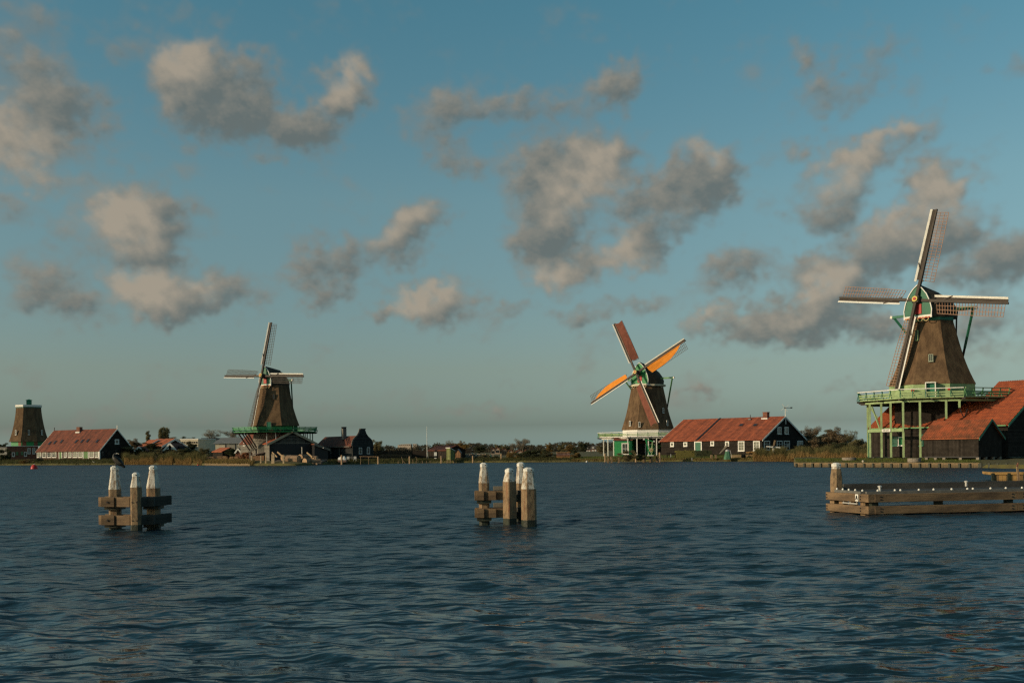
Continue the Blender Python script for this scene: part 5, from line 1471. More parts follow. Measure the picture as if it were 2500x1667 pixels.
def cormorant():
    bp = gp(280.5, 31.75); top = zpix(279, 1138.8, 31.75) + .03
    t = thing("cormorant", "dark cormorant perched on the pile cap, back hunched, tail hanging to the right", 'bird', (bp.x, bp.y, top))
    # skeleton: tail tip, rump, chest, neck curve, head
    pts = [(.27, .0, -.055), (.17, 0, .03), (.10, 0, .115), (.0, 0, .19), (-.035, 0, .26), (.0, 0, .315), (.035, 0, .325)]
    t.scale = (1.2, 1.2, 1.2)
    rad = [(.014, .03), (.05, .05), (.088, .095), (.082, .085), (.045, .045), (.034, .036), (.026, .03)]
    me = bpy.data.meshes.new('body'); me.from_pydata(pts, [(i, i + 1) for i in range(len(pts) - 1)], [])
    o = bpy.data.objects.new('body', me); COL.objects.link(o); o.parent = t
    sk = o.modifiers.new('skin', 'SKIN')
    if not me.skin_vertices: 
        me.update()
    for i, r in enumerate(rad): me.skin_vertices[0].data[i].radius = r
    me.skin_vertices[0].data[2].use_root = True
    sb = o.modifiers.new('smooth', 'SUBSURF'); sb.levels = 2; sb.render_levels = 2
    me.polygons.foreach_set('use_smooth', [True] * len(me.polygons)); sk.use_smooth_shade = True
    me.materials.append(mat("black_plumage", (.016, .017, .015), .55, .4, 12.0))
    wg = MB().loft([[(-.02 + .02 * 0, -.082, .16), (.03, -.10, .21), (.10, -.10, .17), (.05, -.095, .10)], [(.10, -.10, .06), (.16, -.095, .10), (.22, -.08, .05), (.16, -.09, .02)]]); wg.build('wing', mat("brown_black_plumage", (.045, .040, .028), .7, .4, 14.0), t)
    wg = MB().loft([[(-.02, .082, .16), (.03, .10, .21), (.10, .10, .17), (.05, .095, .10)], [(.10, .10, .06), (.16, .095, .10), (.22, .08, .05), (.16, .09, .02)]]); wg.build('wing', MATS["brown_black_plumage"], t)
    MB().bar((.05, -.01, .335), (.115, -.02, .305), .02, .02, (0, 0, 1), .008, .008).build('bill', mat("pale_bill", (.55, .48, .36), .5), t)
    MB().lathe([(.004, -.012), (.016, -.004), (.016, .006), (.004, .014)], 8).build('cheek', M_WHITE, t, (.045, -.02, .318))
    for y in (-.03, .03):
        MB().tube((.01, y, 0), (.035, y, .09), .012, n=6).build('leg', M_IRON, t)
        MB().box((-.005, y, .006), (.07, .04, .012)).build('foot', M_IRON, t)
cormorant()
# ------------------------------------------------------------------ trees, bushes, reeds, grass
def leaf_cloud(rng, clumps, per, size, flat=.75, up=.25):
    """small tilted leaf faces gathered in clumps: list of (centre, radius)"""
    V, Q = [], []
    for c, r in clumps:
        k = max(6, int(3.6 * per * (r[0] * r[1] * r[2]) ** .5))
        u = rng.normal(size=(k, 3)); u /= np.linalg.norm(u, axis=1)[:, None]
        u *= rng.random((k, 1)) ** .40
        p = np.array(c) + u * np.array(r)
        a = rng.normal(size=(k, 3)); a[:, 2] *= flat; a /= np.linalg.norm(a, axis=1)[:, None]
        b = np.cross(a, rng.normal(size=(k, 3))); b /= np.linalg.norm(b, axis=1)[:, None]
        s = size * (.6 + .8 * rng.random((k, 1)))
        q = np.stack([p - a * s - b * s * .5, p + a * s - b * s * .6, p + a * s * .9 + b * s * .6, p - a * s * .8 + b * s * .5], 1)
        o = len(V) * 4
        V.append(q.reshape(-1, 3))
    V = np.concatenate(V); n = len(V) // 4
    return V, np.arange(n * 4).reshape(n, 4)

def limb_mesh(rng, h, spread, n, r0, droop=0.0, lift=.35):
    mb = MB(); tips = []
    top = Vector((rng.normal(0, .02) * h, rng.normal(0, .02) * h, h * .62))
    mb.tube((0, 0, -.3), top * .5, r0, r0 * .7, 7); mb.tube(top * .5, top, r0 * .7, r0 * .35, 7); tips.append(top)
    for i in range(n):
        a = 2 * PI * i / n + rng.normal(0, .4); z0 = h * rng.uniform(.25, .60); ln = spread * rng.uniform(.55, 1.0)
        p0 = top * (z0 / top.z); p1 = p0 + Vector((math.cos(a) * ln * .6, math.sin(a) * ln * .6, h * lift * rng.uniform(.4, .8)))
        p2 = p1 + Vector((math.cos(a + .3) * ln * .4, math.sin(a + .3) * ln * .4, h * lift * rng.uniform(.1, .5) - droop))
        mb.tube(p0, p1, r0 * .4, r0 * .22, 5); mb.tube(p1, p2, r0 * .22, r0 * .08, 5); tips += [p1, p2]
    return mb, tips

_TREE = {}
def tree_meshes(kind, mleaf, seed):
    key = (kind, mleaf.name, seed)
    if key in _TREE: return _TREE[key]
    rng = np.random.default_rng(seed * 17 + len(kind))
    h = 10.0
    if kind == 'poplar':
        mb = MB().tube((0, 0, -.3), (0, 0, 9.5), .18, .04, 6)
        cl = [((rng.normal(0, .25), rng.normal(0, .25), z), (.55 + .75 * math.sin(PI * min(1, (z - .6) / 9.2)) ** .7 * rng.uniform(.7, 1.1),) * 2 + (.9,)) for z in np.linspace(1.4, 9.4, 16)]
        V, Q = leaf_cloud(rng, cl, 70, .125)
    elif kind == 'bare':
        mb, tips = limb_mesh(rng, h, 4.2, 11, .26)
        for t in list(tips):
            for _ in range(5):
                d = Vector((rng.normal(0, 1), rng.normal(0, 1), abs(rng.normal(.8, .5)))).normalized() * rng.uniform(1.0, 2.4)
                mb.tube(t, t + d, .04, .012, 4, cap=False)
        cl = [((t.x + rng.normal(0, .5), t.y + rng.normal(0, .5), t.z + .6), (1.3, 1.3, 1.2)) for t in tips]
        V, Q = leaf_cloud(rng, cl, 32, .10)
    elif kind == 'bush':
        mb = MB()
        for i in range(5):
            a = 2 * PI * i / 5; mb.tube((0, 0, -.2), (math.cos(a) * 2.2, math.sin(a) * 2.2, 5.0 + rng.normal(0, 1)), .12, .03, 5)
        cl = []
        for i in range(22):
            a = rng.uniform(0, 2 * PI); rr = rng.uniform(0, 3.9); z = rng.uniform(.8, 8.4) * (1 - (rr / 6.5) ** 2)
            cl.append(((rr * math.cos(a), rr * math.sin(a), max(.8, z)), (rng.uniform(1.0, 1.7),) * 2 + (rng.uniform(.9, 1.6),)))
        V, Q = leaf_cloud(rng, cl, 70, .14)
    else:   # round or ragged broadleaf
        mb, tips = limb_mesh(rng, h, 3.4, 8, .28)
        cl = []
        for t in tips:
            for _ in range(2): cl.append(((t.x + rng.normal(0, .7), t.y + rng.normal(0, .7), t.z + rng.normal(.5, .7)), (rng.uniform(.9, 1.7),) * 2 + (rng.uniform(.7, 1.3),)))
        for i in range(12):
            a = rng.uniform(0, 2 * PI); rr = rng.uniform(0, 3.2); z = 2.2 + rng.uniform(0, 7.0) * (1 - (rr / 5) ** 2)
            cl.append(((rr * math.cos(a), rr * math.sin(a), z), (1.4, 1.4, 1.1)))
        V, Q = leaf_cloud(rng, cl, 60, .13)
    # normalise the crown height to 10
    V[:, 2] *= 10.0 / V[:, 2].max()
    wd = np.percentile(np.abs(V[:, 0]), 97) * 2
    _TREE[key] = (mb.mesh('trunk', M_TRUNK if kind != 'bare' else M_TWIG), mesh_np('crown', V, Q, mleaf, smooth_=False), wd)
    return _TREE[key]

def tree(name, label, cat, px, ytop, ybase, wpx, D, kind, mleaf, seed=1, group=None, zb=None):
    p = P(px, ybase, D); zb = p.z if zb is None else zb
    top = P(px, ytop, D).z; hgt = top - zb; wm = wpx / F_PX * D
    tr, cr, wd = tree_meshes(kind, mleaf, seed)
    t = thing(name, label, cat, (p.x, p.y, zb), RNG.uniform(0, 6.28), group)
    t.scale = (wm / wd, wm / wd, hgt / 10.0)
    part('trunk', tr, t); part('crown', cr, t)
    return t

T = tree
gz = lambda px, D: ground_z(P(px, 1100, D))
# left background
BG = 'trees behind the left bank'
T('poplar', 'lone thin poplar left of the poplar trio, behind the orange roofs', 'tree', 361, 1050, 1086, 10, 340, 'poplar', M_LEAF, 1, BG)
T('poplar', 'tall poplar, first of the close trio behind the orange roofed house', 'tree', 392.5, 1042.5, 1088, 12, 340, 'poplar', M_LEAF, 2, BG)
T('poplar', 'tall poplar in the middle of the close trio', 'tree', 401, 1041, 1088, 12, 342, 'poplar', M_LEAF, 3, BG)
T('poplar', 'tall poplar, last of the close trio, nearest the pale office block', 'tree', 408.5, 1042, 1090, 11, 344, 'poplar', M_LEAF, 1, BG)
T('russet_tree', 'russet leafed tree just right of the black gable of the farmhouse', 'tree', 330, 1069, 1104, 30, 285, 'round', M_LEAFR, 1, BG)
T('tree', 'dark leafy tree in front of the orange roofed houses', 'tree', 371, 1079, 1106, 40, 268, 'round', M_LEAFD, 2, BG)
T('tree', 'brownish tree behind the small black house with white verges', 'tree', 433, 1066, 1094, 30, 330, 'round', M_LEAF, 3, BG)
T('tree', 'round dark green tree standing behind the pale office block', 'tree', 458, 1064, 1092, 32, 350, 'round', M_LEAFD, 1, BG)
T('tree', 'dark upright tree in front of the pale office block', 'tree', 467.5, 1076, 1106, 20, 262, 'round', M_LEAFD, 3, BG)
T('bare_tree', 'wide nearly bare tree behind the dark flat roof', 'tree', 516, 1047, 1090, 40, 370, 'bare', M_TWIG, 1, BG)
T('bare_tree', 'wide nearly bare tree behind the grey hall, beside the windmill gallery', 'tree', 563, 1049, 1090, 44, 370, 'bare', M_TWIG, 2, BG)
T('shrub', 'dark shrub before the cream wall of the grey roofed hall', 'shrub', 564, 1094, 1112, 26, 236, 'bush', M_LEAFD, 1, BG)
T('shrub', 'dark green shrub at the left edge below the pale building', 'shrub', 8, 1094, 1130, 30, 250, 'bush', M_LEAFD, 2)
T('tree', 'dark tree behind the mill stump at the left edge', 'tree', 6, 1080, 1110, 24, 330, 'round', M_LEAFD, 2)
hedge_row = [(312, 1084, 1112, 26, 'round', M_LEAF), (345, 1092, 1114, 30, 'bush', M_LEAFD), (385, 1094, 1114, 34, 'bush', M_LEAF), (412, 1098, 1116, 30, 'bush', M_LEAFD), (440, 1096, 1114, 32, 'bush', M_LEAF),
             (452, 1092, 1116, 24, 'round', M_LEAFD), (478, 1096, 1116, 34, 'bush', M_LEAFD), (500, 1093, 1114, 28, 'round', M_LEAF), (525, 1099, 1116, 30, 'bush', M_LEAFD), (548, 1100, 1116, 26, 'bush', M_LEAFR)]
hl = ['olive shrub against the far verge of the black farmhouse gable', 'dark shrub below the small white gable', 'olive shrub under the orange roof', 'dark shrub left of the small black house', 'olive shrub right of the small black house',
      'dark little tree left of the office block', 'dark wide shrub under the office block', 'olive little tree under the blue box building', 'dark shrub left of the small red roof', 'russet shrub right of the small red roof']
for (a, b, c, w, k, m), l in zip(hedge_row, hl): T('shrub', l, 'shrub', a, b, c, w, 250, k, m, RNG.integers(1, 4), 'shrubs behind the reeds')
BL = ('leftmost yellow', 'russet, second from the left,', 'first dark green', 'yellow, right of the first dark green', 'yellow, under the leftmost windows,', 'dark green, left of the first green door,', 'olive, at the first green door,', 'widest olive', 'russet, in the middle,', 'yellow, below the second green door,', 'rightmost dark green')
# flower and shrub border in front of the farmhouse
for i, (px, yt, w, m) in enumerate(((60, 1122, 22, M_LEAFY), (76, 1119, 22, M_LEAFR), (97, 1118, 18, M_LEAFD), (112, 1121, 22, M_LEAFY), (128, 1119, 22, M_LEAFY), (146, 1120, 20, M_LEAFD), (160, 1117, 24, M_LEAF), (180, 1118, 26, M_LEAF), (197, 1121, 18, M_LEAFR), (222, 1121, 22, M_LEAFY), (236, 1122, 16, M_LEAFD))):
    T('border_bush', BL[i] + ' bush in the border before the farmhouse', 'bush', px, yt, 1131, w, 238, 'bush', m, 1 + i % 3, 'border bushes before the farmhouse', zb=.35)
# middle
T('tree', 'grey green tree right of the bell gabled house', 'tree', 921, 1072, 1122, 26, 222, 'round', M_LEAF, 2, None)
T('tree', 'dark tree close behind the bell gabled house', 'tree', 901, 1076, 1118, 26, 226, 'round', M_LEAFD, 3, None)
mid = [(1088, 1082, 30, 430, 'round', M_LEAF, 'far olive tree behind the shed with the slatted roof'), (1096, 1073, 18, 440, 'bare', M_TWIG, 'far thin bare tree above the green outhouse'), (1112, 1080, 34, 400, 'round', M_LEAFR, 'far russet tree behind the brown hut'),
       (1132, 1074, 20, 380, 'round', M_LEAFY, 'far yellow round topped tree right of the brown hut'), (1171, 1085, 26, 420, 'round', M_LEAFD, 'far dark tree left of the pale cottages'), (1216, 1083, 18, 420, 'round', M_LEAF, 'far small tree above the pale cottages'),
       (1234, 1084, 20, 430, 'round', M_LEAF, 'far olive tree between the pale cottages'), (1254, 1080, 30, 390, 'bare', M_TWIG, 'bare tree left of the largest bare tree'), (1276, 1068, 42, 350, 'bare', M_TWIG, 'largest bare brown tree on the middle skyline'),
       (1341, 1079, 17, 360, 'round', M_LEAFY, 'tall yellow brown tree in the middle of the skyline'), (1371, 1082, 22, 420, 'round', M_LEAF, 'far olive tree right of the yellow brown tree'), (1392, 1085, 26, 330, 'round', M_LEAFY, 'brown leafy tree above the brown barge'),
       (1402, 1092, 12, 320, 'bush', M_LEAFD, 'narrow dark evergreen near the brown barge'), (1424, 1080, 22, 420, 'round', M_LEAFD, 'far dark tree left of the terraced houses'), (1469, 1086, 26, 300, 'round', M_LEAF, 'brown tree beside the white gallery posts')]
for px, yt, w, D, k, m, l in mid: T('tree', l, 'tree', px, yt, 1106, w, D, k, m, RNG.integers(1, 4), 'trees on the middle skyline', zb=.6)
low = [(1285, 1097, 40, 'bush', M_LEAFD, 'dark bush at the water under the largest bare tree'), (1255, 1102, 34, 'bush', M_LEAFY, 'yellow green bush at the water below the pale cottages'), (1316, 1096, 46, 'bush', M_LEAFD, 'wide dark bush at the water left of the brown barge'),
       (1345, 1108, 34, 'bush', M_LEAFD, 'dark low bush touching the brown barge'), (1333, 1098, 26, 'bush', M_LEAFY, 'orange brown bush behind the dark bushes'), (1405, 1104, 26, 'bush', M_LEAFY, 'yellow bush right of the brown barge'), (1205, 1112, 26, 'bush', M_LEAFD, 'dark bush at the water by the middle posts'),
       (1183, 1108, 22, 'bush', M_LEAF, 'olive bush by the thin green post'), (1322, 1119, 18, 'bush', M_LEAFY, 'pale tuft at the water edge before the dark bushes'), (1240, 1118, 20, 'bush', M_LEAF, 'low olive tuft at the water edge')]
for px, yt, w, k, m, l in low: T('bush', l, 'bush', px, yt, 1127, w, shore_point(px).y + 4, k, m, RNG.integers(1, 4), 'bushes on the middle bank', zb=.3)
# right, behind the reeds
for px, yt, w, D, k, m, l in ((1962, 1044, 46, 186, 'round', M_LEAFR, 'russet tree next to the verge of the long black house'), (1985, 1036, 44, 192, 'bare', M_LEAFR, 'tallest thin topped russet tree behind the reeds'), (2012, 1048, 46, 188, 'round', M_LEAF, 'olive brown tree in the middle of the thicket'),
                             (2048, 1040, 50, 186, 'round', M_LEAFR, 'broad russet tree on the right half of the thicket'), (2078, 1048, 38, 182, 'bare', M_LEAF, 'feathery brown tree at the thicket edge'), (2030, 1062, 60, 176, 'bush', M_LEAFR, 'wide low russet bush in the thicket'), (1985, 1066, 56, 176, 'bush', M_LEAFR, 'wide low russet bush beside the long house'),
                             (2085, 1070, 44, 172, 'bush', M_LEAF, 'low brown bush near the pale green posts'), (2110, 1080, 26, 165, 'bush', M_LEAF, 'small brown bush behind the pale green posts'), (2058, 1078, 50, 165, 'bush', M_LEAFD, 'dark low bush above the reeds')):
    T('tree' if k != 'bush' else 'bush', l, 'tree' if k != 'bush' else 'bush', px, yt, 1112, w, D, k, m, RNG.integers(1, 4), 'thicket behind the reeds', zb=.8)
T('bush', 'rounded olive bush at the water below the green hut', 'bush', 1533, 1098, 1127, 36, 162, 'bush', M_LEAF, 2, None, zb=.3)
T('bush', 'dark bush beside the steps left of the green hoist', 'bush', 1563, 1108, 1126, 20, 163.5, 'bush', M_LEAFD, 1, None, zb=.35)

# far woods seen as one mass
def far_wood():
    rng = np.random.default_rng(12)
    cl = []
    for px in np.arange(-300, 2500, 5.0):
        D = rng.uniform(520, 760); yt = 1085.5 + 3.0 * math.sin(px * .021) + 2.2 * math.sin(px * .0571 + 1) + rng.normal(0, 1.3) - .0116 * (px - 1200)
        top = P(px, yt, D).z; x = P(px, 1100, D).x
        for z in np.linspace(.8, max(1.5, top - 1.2), 3): cl.append(((x + rng.normal(0, 2), D + rng.normal(0, 5), z), (rng.uniform(1.6, 3.4), 2.5, rng.uniform(1.0, 1.9))))
    V, Q = leaf_cloud(rng, cl, 9, .34)
    o = bpy.data.objects.new('far_wood', mesh_np('far_wood', V, Q, mat("far_wood_leaves", (.115, .092, .058), .95, 0, .04, base2=(.070, .066, .045), island=.35, trans=.4), smooth_=False)); COL.objects.link(o); tag(o, kind='stuff')
far_wood()

# ------------------------------------------------------------------ reeds and grass
def blades(name, m, spots, hmin, hmax, width, lean=.18, seed=5):
    rng = np.random.default_rng(seed); n = len(spots)
    P0 = np.asarray(spots); h = rng.uniform(hmin, hmax, n) if np.isscalar(hmin) else hmin + (hmax - hmin) * rng.random(n)
    a = rng.uniform(0, 2 * PI, n); dx = np.cos(a) * width * (.6 + .8 * rng.random(n)); dy = np.sin(a) * width
    lx = rng.normal(.10, lean, n) * h; ly = rng.normal(0, lean, n) * h
    z = P0[:, 2]
    v0 = np.stack([P0[:, 0] - dx, P0[:, 1] - dy, z - .1], 1); v1 = np.stack([P0[:, 0] + dx, P0[:, 1] + dy, z - .1], 1)
    v2 = np.stack([P0[:, 0] + dx * .8 + lx * .4, P0[:, 1] + dy * .8 + ly * .4, z + h * .6], 1); v3 = np.stack([P0[:, 0] - dx * .8 + lx * .4, P0[:, 1] - dy * .8 + ly * .4, z + h * .6], 1)
    v4 = np.stack([P0[:, 0] + dx * .12 + lx, P0[:, 1] + dy * .12 + ly, z + h], 1); v5 = np.stack([P0[:, 0] - dx * .12 + lx, P0[:, 1] - dy * .12 + ly, z + h], 1)
    V = np.stack([v0, v1, v2, v3, v4, v5], 1).reshape(-1, 3)
    i = np.arange(n)[:, None] * 6
    Q = np.concatenate([i + np.array([[0, 1, 2, 3]]), i + np.array([[3, 2, 4, 5]])], 0)
    o = bpy.data.objects.new(name, mesh_np(name, V, Q, m, smooth_=False)); COL.objects.link(o); tag(o, kind='stuff'); return o

def reed_spots(px0, px1, d0, d1, n, seed, gaps=()):
    rng = np.random.default_rng(seed); out = []
    while len(out) < n:
        px = rng.uniform(px0, px1); d = d0 + (d1 - d0) * rng.random() ** 1.2
        if any(a < px < b and rng.random() < .92 for a, b in gaps): continue
        s = shore_point(min(px, 1937)); Y = s.y + d; p = P(px, 1100, Y)
        out.append((p.x, Y, max(.05, ground_z((p.x, Y, 0)))))
    return out
# stems straw coloured at the water, green brown leaf above; heights vary from stand to stand
def stand_h(px): return 1.0 + .22 * math.sin(px * .11) + .16 * math.sin(px * .29 + 1.3) + .12 * math.sin(px * .53 + .4)
left_gaps = ((374, 386), (421, 428), (466, 482))
def stand(name, m, spots, h0, h1, w, lean, seed):
    hs = np.array([stand_h(px_of(p[0], p[1])) for p in spots])
    return blades(name, m, spots, hs * h0, hs * h1, w, lean, seed)
stand('reed_stems', M_REED, reed_spots(303, 492, -.3, 2.2, 11000, 1, left_gaps), .35, 1.25, .019, .12, 1)
stand('reed_leaves', M_REEDG, reed_spots(300, 500, .9, 6.0, 16000, 2, ((374, 384),)), .7, 1.75, .026, .24, 2)
stand('reed_stems', M_REED, reed_spots(1838, 1938, -.3, 1.8, 8000, 3), .25, .85, .013, .14, 3)
stand('reed_leaves', M_REEDG, reed_spots(1845, 1940, .6, 6.5, 14000, 4), .55, 1.45, .017, .24, 4)
def thicket_spots(n, y0, y1, seed, x0=1925, x1=2122):
    rng = np.random.default_rng(seed); out = []
    for _ in range(n):
        px = rng.uniform(x0, x1); f = (px - 1925) / 197; Y = rng.uniform(y0, y1) - 22 * f; p = P(px, 1100, Y); out.append((p.x, Y, .62))
    return out
stand('reed_stems', M_REED, thicket_spots(9000, 152, 156, 6), .25, .95, .014, .16, 6)
stand('reed_leaves', M_REEDG, thicket_spots(19000, 154, 166, 7), .6, 1.55, .019, .26, 7)
def grass_strip(name, px0, px1, d0, d1, n, hmin, hmax, m, seed, w=.012):
    rng = np.random.default_rng(seed); sp = []
    for _ in range(n):
        px = rng.uniform(px0, px1); s = shore_point(px); Y = s.y + rng.uniform(d0, d1); p = P(px, 1100, Y); sp.append((p.x, Y, ground_z((p.x, Y, 0))))
    return blades(name, m, sp, hmin, hmax, w, .3, seed)
M_GR1 = mat("green_grass_blades", (.12, .145, .035), .9, island=.4, trans=.4); M_GR2 = mat("straw_grass_blades", (.24, .175, .065), .9, island=.4, trans=.4)
grass_strip('grass', 1942, 2392, .3, 12, 16000, .05, .18, M_GR1, 11, .016)
grass_strip('grass', 1395, 1850, .2, 9, 14000, .06, .22, M_GR1, 12, .022)
grass_strip('straw_grass', 1395, 1850, 0, .8, 5000, .08, .3, M_GR2, 13, .022)
grass_strip('straw_grass', 500, 620, .0, 5, 7000, .2, .7, M_GR2, 14, .028)
grass_strip('grass', 800, 1400, .0, 4, 9000, .12, .5, mat("dull_grass_blades", (.085, .085, .030), .9, island=.4, trans=.4), 15, .028)
grass_strip('grass', -150, 300, .0, 8, 9000, .15, .55, mat("dull_grass_blades", (.085, .085, .030)), 16, .035)
# ------------------------------------------------------------------ buildings farther off on the left
def simple_house(name, label, cat, A, B, Cpx, z0, eave, ridge, mw, mr, verge=None, W_=None, group=None, over=.2, vw=.3):
    hs = House(name, label, cat, A, B, Cpx, group, W=W_)
    hs.walls(z0, eave, ridge, mw); hs.roof(eave, ridge, mr, over=over)
    if verge: hs.bargeboards(eave, ridge, verge, vw); hs.bargeboards(eave, ridge, verge, vw, x=0)
    return hs
Z = lambda px, py, D: P(px, py, D).z
M_ORANGE = mat("orange_clay_tiles", (.36, .105, .045), .85, .3, .6, bump=.3, planks=(0, 1.4, .3))
simple_house("house", "orange roofed house end left of the larger orange roof", 'house', (334, 296), (355, 292), 358, .8, Z(340, 1092, 294), Z(340, 1074.5, 294), M_BLACK, M_ORANGE, M_WHITE, W_=8)
h = simple_house("house", "orange roofed house with a white right verge and dark front behind the trees", 'house', (353, 294), (396, 290), 403, .8, Z(380, 1089, 290), Z(380, 1072, 294), M_BLACK, M_ORANGE, M_WHITE, W_=9, vw=.5)
h = House("black_gable_house", "small black house with bold white verges and two small gable windows", 'house', (424.5, 262.0), (401, 258.0), None, W=10)
def black_gable():
    D = 256.0; a, b = P(402, 1100, D), P(440, 1100, D + 8)
    t = h.root; h.root['label'] = "small black house with bold white verges and two small gable windows"
    M_ = (t.rotation_euler.to_matrix()).inverted()
    # gable faces the river
    t.rotation_euler = (0, 0, 0); t.location = (P(415.5, 1100, D).x, D, 0)
    zp, ze = Z(415.5, 1083.5, D), Z(403, 1100, D); w = (440 - 391) / F_PX * D / 2 * .58
    sec = [(-w, .8), (-w, ze), (0, zp), (w, ze), (w, .8)]
    MB().loft([[(x, y, z) for x, z in sec] for y in (0, 9)]).build('wall', M_BLACK, t)
    MB().loft([[(x, y, z) for x, z in [(-w - .2, ze - .1), (0, zp + .05), (w + .2, ze - .1), (w + .2, ze + .08), (0, zp + .25), (-w - .2, ze + .08)]] for y in (-.2, 9.2)]).build('roof', M_TILE2, t)
    for s in (-1, 1): MB().bar((s * (w + .25), -.28, ze - .1), (0, -.28 - .004 * s, zp + .12), .1, .42, (0, 0, 1)).build('bargeboard', M_WHITE, t)
    for x in (-.75, .75): window(t, (x, -.04, Z(415, 1096, D)), .75, Z(415, 1090, D) - Z(415, 1096, D), 0, fw=.14)
    MB().loft([[(w + .1, y, .8), (w + 3.6, y, .8), (w + 3.6, y, ze - 1.0), (w + .1, y, ze + 1.2)] for y in (1.0, 7)]).build('lean_to', M_BLACK, t)
black_gable()
def white_gable(label, px, py, D, wpx, hpx, m_wall):
    t = thing("shed", label, 'shed', (P(px, 1100, D).x, D, 0))
    zp = Z(px, py, D); w = wpx / F_PX * D / 2; hh = hpx / F_PX * D
    MB().loft([[(x, y, z) for x, z in [(-w, .8), (-w, zp - hh), (0, zp - .05), (w, zp - hh), (w, .8)]] for y in (0, 4)]).build('wall', m_wall, t)
    MB().loft([[(x, y, z) for x, z in [(-w - .1, zp - hh - .1), (0, zp), (w + .1, zp - hh - .1), (w + .1, zp - hh + .05), (0, zp + .16), (-w - .1, zp - hh + .05)]] for y in (-.15, 4.1)]).build('roof', M_TILE2, t)
    for s in (-1, 1): MB().bar((s * (w + .12), -.22, zp - hh - .12), (0, -.22 - .004 * s, zp + .08), .08, .30).build('bargeboard', M_WHITE, t)
white_gable("little dark shed with a white edged gable beside the farmhouse", 340, 1091, 250, 20, 9, M_BLACK)
white_gable("little dark shed with a white edged gable below the grey hall", 581.5, 1096, 225, 14, 9, M_BRICK)
simple_house("shed", "small red roofed shed in the shrubs below the grey hall", 'shed', (519, 240), (543, 236), 548, .8, Z(530, 1103, 238), Z(530, 1094, 238), M_BLACK, M_ORANGE, None, W_=4)

def office_block():
    D = 300.0; a, b = P(441, 1100, D), P(506, 1100, D - 2)
    t = thing("office_block", "pale flat roofed two storey block with two rows of dark windows", 'office building', (a.x, D, 0), math.atan2(-2, b.x - a.x))
    Wd = (b - a).length - 3; zt = Z(470, 1073, D)
    MB().boxz(0, Wd, 0, 10, .8, zt).build('wall', M_CREAM, t); MB().boxz(-.15, Wd + .15, -.15, 10.1, zt + .003, zt + .25).build('parapet', M_WHITE, t)
    for px in (444, 449.5, 454.5, 475, 481, 486.5, 493, 500):
        x = (px - 441) / 65 * Wd; window(t, (x, -.04, Z(px, 1082, D)), .62, Z(px, 1077, D) - Z(px, 1082, D), 0, frame=M_CREAM, fw=.06, sill=False)
    for px in (446, 454, 484.5, 492, 500):
        x = (px - 441) / 65 * Wd; window(t, (x, -.04, Z(px, 1094, D)), .85, Z(px, 1090.5, D) - Z(px, 1094, D), 0, frame=M_WHITE, fw=.06, sill=False)
    MB().boxz(0, Wd, -.06, -.004, Z(470, 1088.5, D), Z(470, 1087.8, D)).build('string_course', M_WHITE, t)
office_block()
def blue_box():
    D = 310.0; a = P(428, 1100, D)
    t = thing("annex", "dark blue grey box shaped annex left of the pale office block", 'annex', (a.x, D, 0))
    MB().boxz(0, 13 / F_PX * D, 0, 8, .8, Z(434, 1075, D)).build('wall', mat("blue_grey_cladding", (.06, .075, .085), .6, .15, 1.0), t)
    MB().boxz(-.1, 13 / F_PX * D + .1, -.1, 8, Z(434, 1075, D) + .003, Z(434, 1074, D)).build('roof', M_SLATE, t)
blue_box()
def flat_hall():
    D = 318.0; a = P(504, 1100, D)
    t = thing("flat_roofed_hall", "grey blue hall with a dark overhanging flat roof and small white windows", 'hall', (a.x, D, 0))
    w = 34 / F_PX * D
    MB().boxz(0, w, 0, 9, .8, Z(515, 1071, D)).build('wall', mat("blue_grey_cladding2", (.15, .18, .20), .6, .15, 1.0), t)
    MB().boxz(-1.5, w * .8, -.6, 9, Z(515, 1071, D) + .003, Z(515, 1068.8, D)).build('roof', M_IRON, t)
    MB().boxz(.5, w, -1.6, -.02, .8, Z(515, 1088, D)).build('porch', M_WHITE, t)
    for i in range(4): window(t, (1.2 + i * 1.05, -1.64, Z(515, 1093, D)), .7, .55, 0, frame=M_WHITE, fw=.06, sill=False)
flat_hall()
def grey_hall():
    D = 285.0; a, b = P(526, 1100, D), P(592, 1100, D)
    t = thing("grey_hall", "long hall with a pale ribbed wall and a plain grey roof behind the left windmill", 'hall', (a.x, D, 0))
    w = (b - a).length; ze, zr = Z(556, 1083, D), Z(556, 1069.5, D + 8)
    MB().boxz(0, w, 0, 16, .8, ze).build('wall', M_CREAM, t)
    MB().loft([[(x, -.4, ze), (x, 8, zr), (x, 16.4, ze), (x, 16.4, ze + .15), (x, 8, zr + .18), (x, -.4, ze + .15)] for x in (-.6, w + .6)]).build('roof', M_SLATE, t)
    for px in (550, 574): MB().boxz((px - 526) / 66 * w, (px - 526) / 66 * w + .22, -.1, -.005, .8, ze - .02).build('downpipe', M_IRON, t)
    for i in range(4):
        for x0, x1 in ((552, 573), (576, 590)):
            MB().boxz((x0 - 526) / 66 * w, (x1 - 526) / 66 * w, -.08, -.004, Z(556, 1085.2 + i * 2.6, D) - .12, Z(556, 1085.2 + i * 2.6, D)).build('ledge', M_SLATE, t)
grey_hall()
def left_edge_building():
    D = 300.0; a = P(-30, 1100, D)
    t = thing("pale_shed", "pale low building cut by the left edge behind the mill stump", 'building', (a.x, D, 0))
    MB().boxz(0, 48 / F_PX * D, 0, 8, .8, Z(5, 1092, D)).build('wall', mat("pale_grey_wall", (.36, .34, .30), .85, .15, 1.0), t); MB().boxz(-.2, 48 / F_PX * D + .2, -.2, 8, Z(5, 1092, D) + .003, Z(5, 1090.5, D)).build('roof', M_SLATE, t)
left_edge_building()

